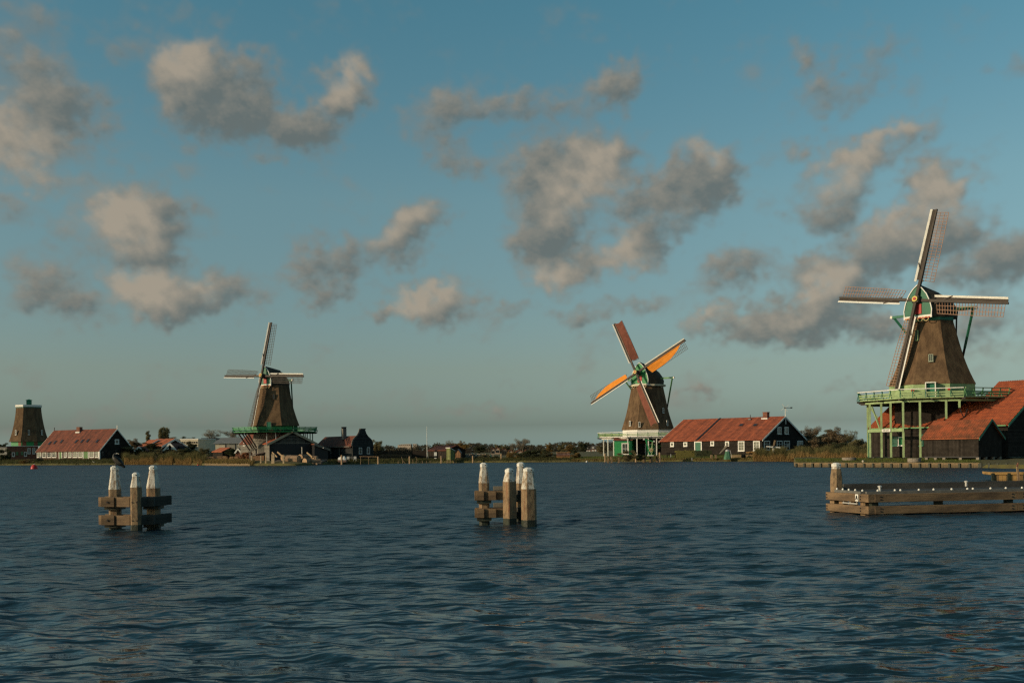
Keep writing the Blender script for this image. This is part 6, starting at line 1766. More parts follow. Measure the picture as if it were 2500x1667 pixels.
# ------------------------------------------------------------------ far town behind the middle bank
def flats():
    D = 640.0; a = P(971, 1100, D)
    t = thing("flats", "far pale block of flats above the tree line left of the flagpole", 'apartment block', (a.x, D, 0))
    for x0, x1, yt in ((971, 978, 1085.5), (978, 988, 1083.8), (988, 1003, 1083.6), (1008, 1017, 1083.5)):
        MB().boxz((x0 - 971) / F_PX * D, (x1 - 971) / F_PX * D - .05, 0, 10, .6, Z(990, yt, D)).build('wall', mat("pinkish_pale_wall", (.52, .42, .33), .85, .1, .3), t)
    for i in range(9): MB().boxz(1.0 + i * 1.25, 1.7 + i * 1.25, -.05, .02, Z(990, 1086.8, D), Z(990, 1085.3, D)).build('window', M_GLASS, t)
flats()
def terrace():
    D = 560.0; base = P(1425, 1100, D)
    for i, (x0, x1, yt) in enumerate(((1427, 1442, 1089.5), (1442, 1457, 1088), (1457, 1472, 1087))):
        a = P(x0, 1100, D)
        t = thing("terraced_house", ("left house of the far terrace with white dormers", "middle house of the far terrace with white dormers", "right house of the far terrace with white dormers, nearest the gallery")[i], 'house', (a.x, D, 0), 0, 'far terraced houses')
        w = 15 / F_PX * D; ze, zr = Z(1450, yt + 7.5, D), Z(1450, yt, D)
        MB().boxz(.02, w - .02, 0, 8, .6, ze).build('wall', mat("pink_brick_wall", (.34, .22, .17), .9, .15, .5), t)
        MB().loft([[(x, -.3, ze), (x, 4, zr), (x, 8.3, ze), (x, 8.3, ze + .2), (x, 4, zr + .2), (x, -.3, ze + .2)] for x in (.02, w - .02)]).build('roof', mat("far_dark_roof", (.10, .085, .075), .9), t)
        for x in (.9, 2.3): MB().boxz(x, x + .8, -.12, .03, ze - 1.3, ze - .5).build('window', M_WHITE, t)
        MB().boxz(1.0, 2.0, -.2, 2, ze + .4, ze + 1.0).build('dormer', M_WHITE, t)
terrace()
def cottages():
    spec = (("pale cottage with a pointed gable, left of the dark slats", 1203, 1094, 1104, 9, 360), ("pale cottage with a pointed gable under the far olive tree", 1214, 1092, 1103, 12, 370), ("pale cottage with a red roof in the middle of the cottages", 1231, 1095, 1104, 14, 365),
            ("low pink walled cottage behind the dark slats", 1246, 1098, 1112, 14, 300), ("low pale cottage left of the largest bare tree", 1268, 1099, 1110, 18, 290), ("whitish low cottage below the largest bare tree", 1284, 1099, 1110, 12, 290))
    for l, px, yt, yb, w, D in spec:
        p = P(px, 1100, D); t = thing("cottage", l, 'cottage', (p.x, D, 0), 0, 'cottages behind the middle bank')
        hw = w / F_PX * D / 2; zr = Z(px, yt, D); ze = zr - (yb - yt) / F_PX * D * .5
        MB().loft([[(x, y, z) for x, z in [(-hw, .5), (-hw, ze), (0, zr), (hw, ze), (hw, .5)]] for y in (0, 6)]).build('wall', mat("cottage_wall", (.40, .31, .24), .9, .2, .5), t)
        MB().loft([[(x, y, z) for x, z in [(-hw - .2, ze - .1), (0, zr + .02), (hw + .2, ze - .1), (hw + .2, ze + .15), (0, zr + .28), (-hw - .2, ze + .15)]] for y in (-.2, 6.2)]).build('roof', M_TILE2, t)
        for x in (-hw * .4, hw * .4): MB().boxz(x - .3, x + .3, -.06, .02, ze - 1.1, ze - .2).build('window', M_GLASS, t)
cottages()

# ------------------------------------------------------------------ middle bank: fence, flagpole, sheds, posts
def palisade(label, x0, x1, D0, D1, n, ytop, ybot, seed, m=M_BLACKV):
    rng = np.random.default_rng(seed)
    a, b = P(x0, 1100, D0), P(x1, 1100, D1); t = thing("palisade_fence", label, 'fence', (a.x, a.y, 0))
    d = Vector((b.x - a.x, b.y - a.y, 0)); L = d.length; d.normalize(); ang = math.atan2(d.y, d.x)
    me = MB().box((0, 0, .5), (L / n * .72, .08, 1.0)).mesh('slat', m)
    for i in range(n):
        f = (i + .5) / n; px = x0 + (x1 - x0) * f; D = D0 + (D1 - D0) * f
        z0, z1 = Z(px, ybot, D), Z(px, ytop + rng.normal(0, 1.2) - (3 if rng.random() < .12 else 0), D)
        part('slat', me, t, (d.x * L * f, d.y * L * f, z0), (0, 0, ang), (1, 1, z1 - z0))
    for zf in (.3, .75):
        MB().bar(Vector((0, .08, Z(x0, ybot, D0) + zf * 1.4)), d * L + Vector((0, .08, Z(x1, ybot, D1) + zf * 1.4)), .06, .12).build('rail', m, t)
palisade("long dark palisade fence of uneven slats between the bell gable house and the flagpole", 911, 1042, 203, 200, 62, 1099.5, 1120, 1)
palisade("short dark palisade fence right of the brown hut", 1126, 1152, 236, 236, 14, 1098, 1107, 2)
palisade("dark palisade of tall slats before the pale cottages", 1224, 1240, 240, 240, 9, 1097, 1112, 3)
palisade("thin dark slat fence below the largest bare tree", 1284, 1302, 236, 236, 10, 1098, 1106, 4)
def flagpole():
    D = 192.0; p = P(1043, 1122, D)
    t = thing("flagpole", "tall bare white flagpole on the middle bank", 'flagpole', (p.x, D, p.z))
    hgt = Z(1043, 1043, D) - p.z
    MB().tube((0, 0, 0), (0, 0, hgt), .075, .035, 8).build('pole', M_WHITE, t); MB().lathe([(.02, 0), (.06, .05), (.02, .12)], 8).build('knob', M_WHITE, t, (0, 0, hgt)); MB().tube((0, 0, -.3), (0, 0, .6), .12, n=8).build('foot', M_IRON, t)
flagpole()
def slat_shed():
    hs = House("slat_shed", "dark shed with a slatted brown roof behind the white sign", 'shed', (1046, 199), (1089, 195), 1106, W=5)
    e, r = Z(1060, 1100, 196), Z(1060, 1089.5, 199); hs.walls(.6, e, r, M_BLACKV)
    hs.roof(e, r, M_TILE2, over=.2)
    k = (r - e) / 2.5
    for i in range(15):
        x = hs.L * (i + .5) / 15; MB().bar((x, -.2, e + .16 - .2 * k), (x, 2.5, r + .20), .10, .05).build('roof_batten', M_IRON, hs.root)
slat_shed()
def outhouse():
    D = 187.5; p = P(1090, 1100, D)
    t = thing("outhouse", "narrow tall olive green outhouse on stilts over the water with a white roof edge", 'outhouse', (p.x, D, 0), math.radians(-40))
    zt, zb = Z(1093, 1092, D), Z(1093, 1122.5, D); w, dp = 1.0, 1.15
    MB().loft([[(0, 0, zb), (w, 0, zb), (w, dp, zb), (0, dp, zb)], [(0, 0, zt - .15), (w, 0, zt - .15), (w, dp, zt - .65), (0, dp, zt - .65)]]).build('wall', mat("olive_green_boards", (.15, .17, .055), .7, .2, 2.0, planks=(0, 6, .1)), t)
    MB().loft([[(-.1, -.15, zt - .12), (w + .1, -.15, zt - .12), (w + .1, dp + .15, zt - .72), (-.1, dp + .15, zt - .72)], [(-.1, -.15, zt), (w + .1, -.15, zt), (w + .1, dp + .15, zt - .6), (-.1, dp + .15, zt - .6)]]).build('roof', M_WHITE, t)
    for x in (.1, w - .1):
        for y in (.1, dp - .1): MB().box((x, y, zb / 2 - .3), (.13, .13, zb + .6)).build('stilt', M_TIMBER, t)
outhouse()
def brown_hut():
    D = 190.0; p = P(1112, 1100, D)
    t = thing("brown_hut", "small upright brown plank hut with a pointed roof on a stand at the water", 'hut', (p.x, D, 0), math.radians(-8))
    zt, zb = Z(1118, 1096, D), Z(1118, 1117, D); w = 12 / F_PX * D
    MB().loft([[(x, y, z) for x, z in [(0, zb), (0, zt - .75), (w / 2, zt - .1), (w, zt - .75), (w, zb)]] for y in (0, 1.0)]).build('wall', mat("orange_brown_boards", (.26, .135, .065), .8, .2, 2.0, planks=(0, 7, .1)), t)
    MB().loft([[(x, y, z) for x, z in [(-.1, zt - .8), (w / 2, zt - .04), (w + .1, zt - .8), (w + .1, zt - .68), (w / 2, zt + .06), (-.1, zt - .68)]] for y in (-.1, 1.1)]).build('roof', M_IRON, t)
    MB().boxz(.05, w - .05, .1, .9, -.3, zb - .004).build('stand', M_ALGAE_SHADE, t); MB().boxz(-.12, -.02, .2, .3, -.3, zb + .1).build('stand_post', M_TIMBER, t)
brown_hut()
def info_sign():
    D = 191.0; p = P(1063, 1100, D)
    t = thing("notice_board", "plain white square notice board on a dark frame by the water", 'notice board', (p.x, D, 0))
    z0, z1 = Z(1063, 1112.5, D), Z(1063, 1103.5, D)
    MB().boxz(-.26, .26, -.03, .03, z0, z1).build('board', M_WHITE, t)
    for x in (-.2, .2): MB().boxz(x - .04, x + .04, .035, .10, .3, z1 + .1).build('leg', M_IRON, t)
    MB().boxz(-.20, .20, -.025, .03, Z(1063, 1119, D), Z(1063, 1117, D)).build('lower_plate', M_WHITE, t)
info_sign()
def dark_thicket_shed():
    D = 205; p = P(1004, 1100, D)
    t = thing("log_store", "low dark log store behind the palisade fence left of the flagpole", 'store', (p.x, D, 0))
    MB().boxz(0, 3.2, 0, 2, .7, Z(1010, 1104, D)).build('stack', M_BLACK, t); MB().boxz(-.2, 3.4, -.2, 2.2, Z(1010, 1104, D) + .003, Z(1010, 1102.5, D)).build('roof', M_BRICK, t)
dark_thicket_shed()

POST_L = ['mooring post under the bell gable by the covered boat', 'mooring post with a hand rail right of the bell gable house', 'mooring post in the water below the palisade fence', 'mooring post in the water below the white notice board', 'mooring post in the water right of the brown hut', 'tall mooring post in the water left of the central dolphin pile caps',
          'mooring post left of the white gallery posts', 'mooring post between the two bushes by the green hut', 'mooring post right of the green hoist platform', 'mooring post left of the jetty platform legs']
post_mesh = None
for i, (px, yt, yb, w) in enumerate(((834.5, 1111, 1134, 5), (923.5, 1114.5, 1132.5, 4.5), (1000, 1114, 1132, 4), (1077.5, 1113, 1130.5, 4), (1154.5, 1112.5, 1129.5, 4), (1224, 1108, 1128.5, 4.2), (1477.5, 1107.5, 1127.5, 3.6), (1552.5, 1106, 1127.5, 4.6), (1611, 1104.5, 1127.5, 5), (1492, 1114, 1127, 3.4))):
    p = W(px, yb, 0); t = thing("mooring_post", POST_L[i], 'post', p, .4, 'mooring posts along the far bank')
    r = w / 2 / F_PX * p.y; zt = Z(px, yt, p.y)
    MB().tube((0, 0, -1), (0, 0, zt), r, r * .95, 8).build('shaft', mat("pale_post_wood", (.40, .27, .16), .9, .25, 3.0, bump=.3), t); MB().tube((0, 0, zt), (0, 0, zt + .05), r * .9, r * .7, 8).build('top', M_TIMBER, t)
def hand_rail():
    a, b = P(878, 1114, 182), P(922, 1114.5, 181); t = thing("hand_rail", "thin horizontal hand rail running left from the mooring post by the bell gable house", 'railing', (a.x, a.y, 0))
    o = Vector((a.x, a.y, 0)); MB().bar(a - o, b - o, .07, .08).build('rail', M_TIMBER, t)
    for f in (.05, .5): q = (a - o).lerp(b - o, f); MB().bar((q.x, q.y, 0), q, .09, .09, (0, 1, 0)).build('post', M_TIMBER, t)
hand_rail()
def thin_post(px, yt, yb, m, l, w=.10):
    p = W(px, yb, 0); t = thing("thin_post", l, 'post', p); MB().bar((0, 0, -.6), (0, 0, Z(px, yt, p.y)), w, w, (0, 1, 0)).build('shaft', m, t)
thin_post(1198, 1108, 1128, M_DGREEN, "thin dark green marker post left of the middle bushes")
thin_post(1008, 1121, 1131, M_TIMBER, "thin wooden stake just right of the post below the palisade")
# low mooring rail of stubs along the shaded middle bank
for i, px in enumerate((943, 972, 983, 1016, 1031, 1041, 1050, 1169)):
    p = W(px, 1131.4 - (px - 943) * .008, 0); t = thing("stub_post", "short stub post at the waterline of the shaded middle bank", 'post', p, 0, 'stub posts at the middle waterline'); MB().bar((0, 0, -.5), (0, 0, .45), .13, .13, (0, 1, 0)).build('shaft', M_TIMBER, t)
for px0, y0, px1, y1, D, l in ((980, 1115, 984, 1124, 188, 'leaning pale pole stuck in the bank below the palisade fence'), (984, 1124, 991, 1131, 187, 'leaning pale pole lying down to the water below the palisade'), (1015, 1114.5, 1018, 1121, 188, 'short leaning pole left of the flagpole')):
    a, b = P(px0, y0, D), P(px1, y1, D); t = thing("pole", l, 'pole', (b.x, b.y, b.z)); MB().bar((0, 0, -.2), a - b, .09, .09, (0, 1, 0)).build('shaft', M_TIMBER, t)
def barge():
    D = shore_point(1376).y + 2.5; p = P(1376, 1126, D)
    t = thing("barge", "orange brown wooden barge hull drawn up among the middle bushes", 'barge', (p.x, D, .2))
    w = 32 / F_PX * D / 2; zt = Z(1376, 1113, D) - .2; m = mat("orange_barge_wood", (.33, .165, .065), .8, .25, 1.5, planks=(2, 4, .1))
    MB().loft([[(-w, 0, zt), (w, 0, zt), (w, 2.2, zt), (-w, 2.2, zt)], [(-w * .92, .2, 0), (w * .92, .2, 0), (w * .92, 2, 0), (-w * .92, 2, 0)]]).build('hull', m, t)
    z2 = Z(1376, 1105, D) - .2
    MB().boxz(-w * 1.02, w * 1.02, -.05, 2.25, zt + .003, zt + .18).build('gunwale', M_BRICK, t)
    MB().boxz(-w, w * .97, .4, 2.0, zt + .19, z2).build('deckhouse', mat("purple_brown_boards", (.16, .10, .085), .85, .25, 1.5, planks=(0, 3, .1)), t)
    MB().boxz(-w * 1.02, w, .3, 2.1, z2 + .002, z2 + .10).build('deckhouse_roof', m, t)
barge()
def rubble():
    rng = np.random.default_rng(5); V, Q = leaf_cloud(rng, [((P(px, 1100, 205 + rng.uniform(-4, 4)).x, 205 + rng.uniform(-4, 4), 1.0 + rng.uniform(0, .55)), (1.3, 1.2, .28)) for px in np.linspace(1130, 1188, 12)], 60, .16)
    o = bpy.data.objects.new('dry_cuttings', mesh_np('dry_cuttings', V, Q, mat("dry_grey_cuttings", (.36, .29, .22), .95, island=.4), smooth_=False)); COL.objects.link(o); tag(o, kind='stuff')
rubble()

# ------------------------------------------------------------------ around the central mill and long house
def hoist():
    D = 166.0; p = P(1590, 1112, D); o = Vector((p.x, D, p.z))
    t = thing("hoist", "bright green wooden hoist with a yellow wheel on the waterside platform", 'hoist', o)
    L = lambda px, py, dy=0: P(px, py, D + dy) - o
    MB().bar(L(1577, 1074), L(1586, 1111), .20, .20, (0, 1, 0)).build('leg', M_GREEN, t); MB().bar(L(1593, 1078), L(1590, 1111), .18, .18, (0, 1, 0)).build('leg', M_PGREEN, t)
    MB().bar(L(1572, 1072), L(1597, 1077.5), .17, .17, (0, 1, 0)).build('jib', M_GREEN, t)
    for q in ((1572, 1072), (1596.5, 1077)): MB().box(L(*q), (.22, .22, .24)).build('jib_tip', M_WHITE, t)
    MB().bar(L(1577, 1084), L(1590, 1096), .10, .10, (0, 1, 0)).build('brace', M_MGREEN, t)
    wh = MB(); c = L(1589.5, 1098, -.3)
    for k in range(14):
        a0, a1 = 2 * PI * k / 14, 2 * PI * (k + 1) / 14; wh.bar(c + Vector((.25 * math.cos(a0), 0, .25 * math.sin(a0))), c + Vector((.25 * math.cos(a1), 0, .25 * math.sin(a1))), .09, .09, (0, 1, 0))
    wh.build('wheel', M_YELLOW, t); MB().tube(c + Vector((0, -.08, 0)), c + Vector((0, .3, 0)), .08, n=8).build('axle', M_RED, t)
    for a in (30, 75, 120, 165): 
        r = Vector((math.cos(math.radians(a)), 0, math.sin(math.radians(a)))); MB().bar(c - r * .46, c + r * .46, .05, .05, (0, 1, 0)).build('spoke', M_WHITE, t)
    MB().box(L(1588, 1111.5), (1.0, .5, .14)).build('sole_plate', M_WHITE, t)
hoist()
def platform():
    D = 163.5; a, b = P(1573, 1113, D), P(1610, 1113, D); t = thing("platform", "small timber waterside platform on legs carrying the green hoist", 'platform', (a.x, D, 0))
    w = b.x - a.x; z = Z(1590, 1113.5, D)
    bm = MB().box((w / 2, 0, 0), (w, .22, .09)).mesh('plank', M_TIMBERX)
    for i in range(11): part('plank', bm, t, (0, -.2 + i * .25, z + RNG.normal(0, .005)))
    for x in (.12, w * .5, w - .15):
        for y in (0, 2.0): MB().box((x, y, (z - .6) / 2 - .05), (.22, .22, z + .5)).build('leg', M_TIMBER, t)
    MB().box((w / 2, -.02, z - .42), (w, .14, .16)).build('cross_beam', M_TIMBERX, t)
platform()
def jetty_small():
    D = 164.0; a, b = P(1483, 1116, D), P(1512, 1116, D); t = thing("footbridge", "low timber landing under the left white gallery posts", 'landing', (a.x, D, 0))
    w = b.x - a.x; z = Z(1495, 1114.5, D); bm = MB().box((w / 2, 0, 0), (w, .28, .09)).mesh('plank', M_TIMBERX)
    for i in range(10): part('plank', bm, t, (0, i * .3, z + RNG.normal(0, .005)))
    for x in (.1, w * .35, w * .95): MB().box((x, .1, z / 2 - .35), (.26, .24, z + .55)).build('leg', M_TIMBER, t)
jetty_small()
def box_hedge(label, x0, x1, ytop, D, seed, m):
    rng = np.random.default_rng(seed); a, b = P(x0, 1100, D), P(x1, 1100, D); h = Z((x0 + x1) / 2, ytop, D); g = ground_z((a.x, D, 0)) - .1
    cl = []
    for i in range(26):
        for k in range(3): cl.append(((a.x + (b.x - a.x) * (i + .5) / 26 + rng.normal(0, .05), D + rng.uniform(0, 1.2), g + (h - g) * (k + .5) / 3.1 + rng.normal(0, .04)), (.28, .5, .24)))
    V, Q = leaf_cloud(rng, cl, 120, .06); t = thing("clipped_hedge", label, 'hedge', (a.x, D, 0)); V = V - np.array([a.x, D, 0]); part('foliage', mesh_np('foliage', V, Q, m, smooth_=False), t); MB().boxz(-.05, b.x - a.x + .05, -.30, 1.4, g, h - .10).build('clipped_core', m, t)
box_hedge("sunlit olive clipped hedge in front of the green door of the long house", 1651, 1697, 1098.5, 173, 4, mat("olive_hedge_leaves", (.21, .185, .055), .9, island=.35, trans=.35))
box_hedge("dark clipped hedge right of the sunlit hedge", 1698, 1736, 1099, 172, 5, M_LEAFD)
def garden_mill():
    D = 163.5; p = P(1776, 1121, D); o = Vector((p.x, D, p.z))
    t = thing("garden_windmill", "small green tapered garden windmill with a slanting weathered vane board on the lawn", 'garden windmill', o)
    L = lambda px, py, dy=0: P(px, py, D + dy) - o
    zt = L(1776, 1101).z
    MB().loft([[(x * .62, y * .62, 0) for x, y in ngon(1, 6)], [(x * .34, y * .34, zt) for x, y in ngon(1, 6)]]).build('body', mat("faded_green_boards", (.075, .20, .12), .7, .2, 2.0, planks=(0, 8, .12)), t)
    MB().lathe([(.36, 0), (.30, .16), (.1, .28)], 10).build('cap', M_STEEL, t, (0, 0, zt))
    MB().loft([[L(1757, 1107.5) + Vector((0, dy, 0)), L(1779, 1086) + Vector((0, dy, 0)), L(1777.5, 1083) + Vector((0, dy, 0)), L(1771, 1088) + Vector((0, dy, 0)), L(1756, 1106) + Vector((0, dy, 0))] for dy in (-.1, -.04)]).build('vane_board', mat("grey_vane_wood", (.34, .29, .22), .9, .2, 2.0), t)
    MB().bar(L(1782, 1098, -.3), L(1787, 1116, -.4), .07, .07, (0, 1, 0)).build('brace', M_STEEL, t)
garden_mill()
def cross_mill():
    D = 160.0; p = P(1888, 1102, D); o = Vector((p.x, D, p.z))
    t = thing("small_windmill", "small pole windmill with white blades standing in the reeds before the dark gable", 'small windmill', o)
    L = lambda px, py, dy=0: P(px, py, D + dy) - o
    MB().bar((0, 0, -.4), L(1888, 1088), .26, .26, (0, 1, 0), .2, .2).build('post', M_WHITEW, t)
    MB().bar(L(1889, 1087, -.3), L(1892, 1074.5, -.3), .05, .26, (1, 0, 0)).build('blade', M_TIMBER, t)
    MB().bar(L(1871, 1089.5, -.32), L(1888, 1091, -.32), .05, .18, (0, 0, 1)).build('blade', M_WHITE, t); MB().bar(L(1890, 1090.5, -.34), L(1905, 1092.5, -.34), .05, .18, (0, 0, 1)).build('blade', M_WHITE, t); MB().tube(L(1889, 1090, -.45), L(1889, 1090, .1), .12, n=8).build('hub', M_IRON, t)
cross_mill()
def lawn_things():
    D = 165.5
    t = thing("timber_baulk", "pale squared timber baulk lying on the lawn right of the garden windmill", 'timber', (P(1786, 1100, D).x, D, Z(1800, 1118, D)))
    MB().boxz(0, (1840 - 1786) / F_PX * D, 0, .5, 0, (1118 - 1110) / F_PX * D).build('baulk', mat("pale_sawn_timber", (.40, .28, .15), .9, .2, 1.5), t)
    t = thing("dark_barrel", "dark round barrel between the pale timber baulk and the thatched heap", 'barrel', (P(1815, 1100, D - .7).x, D - .7, Z(1815, 1119, D)))
    MB().lathe([(.3, 0), (.38, .25), (.38, .5), (.3, .75)], 12).build('body', M_BLACK, t)
    p = P(1838, 1119, D - .5); t = thing("thatched_heap", "straw coloured domed heap on sticks at the reed edge", 'straw heap', (p.x, D - .5, p.z))
    rng = np.random.default_rng(8); V, Q = leaf_cloud(rng, [((rng.uniform(-.8, .8), rng.uniform(-.4, .4), .95 + rng.uniform(-.1, .12)), (.35, .3, .14)) for _ in range(16)], 300, .05); part('thatch', mesh_np('thatch', V, Q, mat("straw_heap", (.42, .25, .10), .95, island=.35), smooth_=False), t)
    for i in range(7): MB().bar((-.8 + i * .26, -.1 + (i % 2) * .3, -.2), (-.7 + i * .24, 0, .95), .06, .06, (0, 1, 0)).build('stick', M_TIMBER, t)
    for px, l in ((1737.5, 'left stump of the pair beside the dark hedge'), (1748, 'right stump of the pair beside the dark hedge')):
        t = thing("stump", l, 'stump', (P(px, 1100, D).x, D, Z(px, 1118, D)), 0, 'stumps by the hedge'); MB().boxz(-.16, .16, 0, .3, 0, .55).build('block', M_TIMBER, t)
    for px, y0, y1, l in ((1689, 1117, 1123, 'small pale stake on the lawn before the olive hedge'), (1637.5, 1108, 1114, 'small pale stake left of the hedge')):
        t = thing("lawn_stake", l, 'stake', (P(px, 1100, 164).x, 164, Z(px, y1, 164))); MB().bar((0, 0, -.1), (0, 0, (y1 - y0) / F_PX * 164), .1, .1, (0, 1, 0)).build('shaft', M_STEEL, t)
    t = thing("bench", "low dark bench against the long house between hedge and platform", 'bench', (P(1628, 1100, 168).x, 168, Z(1630, 1117, 168)))
    MB().boxz(0, 1.6, 0, .45, .42, .48).build('seat', M_BLACK, t); MB().boxz(0, 1.6, .4, .45, .55, .85).build('backrest', M_BLACK, t)
    for x in (.1, 1.5): MB().boxz(x - .05, x + .05, .05, .4, 0, .42).build('leg', M_BLACK, t)
lawn_things()
# dark figure-like sack by the mill door is left as the bush; millstones and pot by the right mill
for px, yt, yb, w, D, l in ((2073, 1113.5, 1122.5, 33, 116, 'flat old millstone leaning in the grass at the reed edge'), (2232, 1114.5, 1127, 31, 107.5, 'old millstone lying in the grass by the corner of the mossy roofed shed')):
    p = P(px, yb, D); t = thing("millstone", l, 'millstone', (p.x, D, p.z - .05), 0, 'millstones on the bank'); r = w / 2 / F_PX * D
    MB().lathe([(r * .96, 0), (r, .05), (r, (yb - yt) / F_PX * D * .75), (r * .95, (yb - yt) / F_PX * D * .8)], 22).build('stone', M_STONE, t); MB().tube((0, 0, (yb - yt) / F_PX * D * .8), (0, 0, (yb - yt) / F_PX * D * .8 + .01), r * .16, n=10).build('eye', M_IRON, t)
def white_pot():
    p = P(2107, 1128, 110); t = thing("pale_drum", "small pale drum on the grass by the timber revetment", 'drum', (p.x, 110, p.z)); MB().lathe([(.10, 0), (.12, .06), (.12, .19), (.09, .22)], 12).build('body', M_WHITEW, t)
white_pot()

# ------------------------------------------------------------------ saw mill yard under the left mill
def yard():
    # big tree trunks on the slipway
    lm = lambda r, L: MB().tube((-L / 2, 0, 0), (L / 2, 0, 0), r, r * .93, 14, cap=False)
    spec = ((716, 1121, 10.5, 24, -24, 181, 'thickest log, sawn pale on its sunlit side, lying across the slipway'), (700, 1117, 8, 18, 60, 183.5, 'pale log pointing at the water, left of the thickest log'), (741, 1116, 7.5, 20, 68, 183.5, 'reddish log end above the middle of the slipway'),
            (752, 1126, 8, 16, 55, 180.5, 'log end near the water right of the thickest log'), (771, 1126, 6.5, 15, 20, 181, 'reddish log at the right end of the slipway'), (760, 1119, 6.5, 22, -15, 184, 'dark log behind the right logs'))
    for px, py, rp, Lp, rot, D, l in spec:
        p = P(px, py, D); t = thing("log", l, 'log', p, math.radians(rot), 'logs on the slipway'); r, L = rp / F_PX * D, Lp / F_PX * D * 1.4
        lm(r, L).build('bark', M_LOG, t, smooth_=True)
        for s in (-1, 1): MB().tube((s * L / 2, 0, 0), (s * (L / 2 + .01), 0, 0), r if s < 0 else r * .93, n=14).build('sawn_end', M_LOGEND, t)
    # slipway deck
    a, b = P(655, 1131, 179), P(785, 1131, 180.5); t = thing("slipway", "sloping dark slipway of sleepers below the saw shed", 'slipway', (a.x, a.y, 0))
    w = b.x - a.x
    MB().loft([[(0, 0, -.2), (w, .8, -.2), (w, .8, .38), (0, 0, .38)], [(0, 7, .2), (w, 7, .2), (w, 7, .95), (0, 7, .95)]]).build('deck', mat("sleeper_wood", (.13, .10, .075), .95, .35, 1.5, planks=(0, 1.2, .12)), t)
    sm = MB().box((0, 0, 0), (.28, .35, .3)).mesh('sleeper_end', M_LOGEND)
    for i in range(12): part('sleeper_end', sm, t, (w * (.1 + .075 * i), -.12 + .06 * i, .22))
    # leaning timbers
    for i, (x0, y0, x1, y1, wd, l) in enumerate(((665, 1104, 677, 1116, .22, 'short leaning beam above the water posts'), (678, 1103.5, 693, 1116.5, .26, 'long leaning beam, upper half, left of the logs'), (692, 1116, 710, 1131, .26, 'leaning beam reaching the water left of the thickest log'),
                                                 (750, 1105, 763, 1116, .26, 'leaning beam at the right of the log yard'), (761, 1115.5, 773, 1121.5, .34, 'pale squared beam at the right end of the log yard'))):
        a, b = P(x0, y0, 182.5), P(x1, y1, 181); t = thing("beam", l, 'beam', (b.x, b.y, b.z), 0, 'leaning beams in the log yard'); MB().bar((0, 0, 0), a - b, wd, wd, (0, 1, 0)).build('beam', mat("sawn_beam_wood", (.33, .225, .125), .9, .2, 2.0), t)
    t = thing("stake", "single pale upright stake standing before the dark saw shed front", 'stake', P(737, 1103, 184)); MB().bar((0, 0, -.5), (0, 0, Z(737, 1091, 184) - Z(737, 1103, 184)), .14, .14, (0, 1, 0)).build('shaft', M_WHITEW, t)
    # posts in the water
    ws = ((614.5, 1112), (626.5, 1111.5), (637, 1112), (642.5, 1112), (649, 1112), (654.5, 1111.5), (667, 1108), (678.5, 1111), (692.5, 1111))
    for i, (px, yt) in enumerate(ws):
        p = W(px, 1136.3 if i % 2 == 0 else 1134.5, 0); t = thing("water_post", ("leftmost post of the row in the water below the saw mill", "second post from the left in the water row", "thin third post in the water row", "stout fourth post in the water row", "thin fifth post in the water row", "tall sixth post in the water row", "broad grey seventh post in the water row, the tallest", "eighth post in the water row, near the leaning beams", "rightmost post of the water row")[i], 'post', p, 0, 'posts in the water below the saw mill')
        w = .30 if i in (0, 3, 5, 8) else (.55 if i == 6 else .22); MB().box((0, 0, (Z(px, yt, p.y) - .8) / 2), (w, w, Z(px, yt, p.y) + .8)).build('shaft', mat("pale_water_post", (.50, .37, .23), .9, .3, 2.5, bump=.3), t)
        MB().box((0, 0, .05), (w * 1.02, w * 1.02, .3)).build('wet_foot', M_ALGAE_SHADE, t)
    a, b = W(630, 1133.5, 0), W(680, 1133.5, 0); t = thing("floating_beam", "low pale beam lying between the water posts", 'beam', (a.x, a.y, 0)); MB().bar((0, 0, .28), (b.x - a.x, b.y - a.y, .28), .3, .28).build('beam', M_TIMBERX, t)
    # stacked sawn wood and twigs
    rng = np.random.default_rng(2)
    for px, py, wpx, hpx, l in ((513, 1119, 26, 10, 'long low stack of sawn planks left of the firewood heap'), (543, 1119, 26, 11, 'stack of brown planks with dark gaps in the yard'), (572, 1119, 24, 10, 'squared timber stack next to the russet twig heap')):
        D = 203.0; p = P(px, py, D); t = thing("plank_stack", l, 'plank stack', (p.x, D, ground_z((p.x, D, 0)) - .05), 0, 'plank stacks in the saw mill yard'); w, hh = wpx / F_PX * D, hpx / F_PX * D
        for r in range(4):
            for k in range(2):
                L = w * rng.uniform(.35, .5); MB().box((-w / 4 + k * w / 2 + rng.normal(0, .08), rng.normal(0, .1), hh * (r + .5) / 4), (L, .9, hh / 4 * .88)).build('plank', mat(("sawn_plank_tan", "sawn_plank_brown", "sawn_plank_grey")[rng.integers(0, 3)], ((.33, .20, .105), (.20, .115, .062), (.25, .21, .16))[rng.integers(0, 3)], .9, .25, 2.0), t)
    D = 197.0; p = P(602, 1122, D); V, Q = leaf_cloud(rng, [((rng.uniform(-.9, .9), rng.uniform(-.6, .6), rng.uniform(.4, 1.6)), (.5, .5, .35)) for _ in range(26)], 240, .075)
    t = thing("twig_heap", "tall russet heap of twigs against the grey boarded house", 'twig heap', (p.x, D, .55)); part('twigs', mesh_np('twigs', V, Q, mat("russet_twigs", (.30, .14, .075), .95, island=.5), smooth_=False), t)
    D = 190.5; p = P(633, 1122, D); t = thing("firewood_shelter", "stack of firewood under a sloping purple grey tarpaulin roof", 'firewood stack', (p.x, D, .5), 0)
    w = 38 / F_PX * D / 2
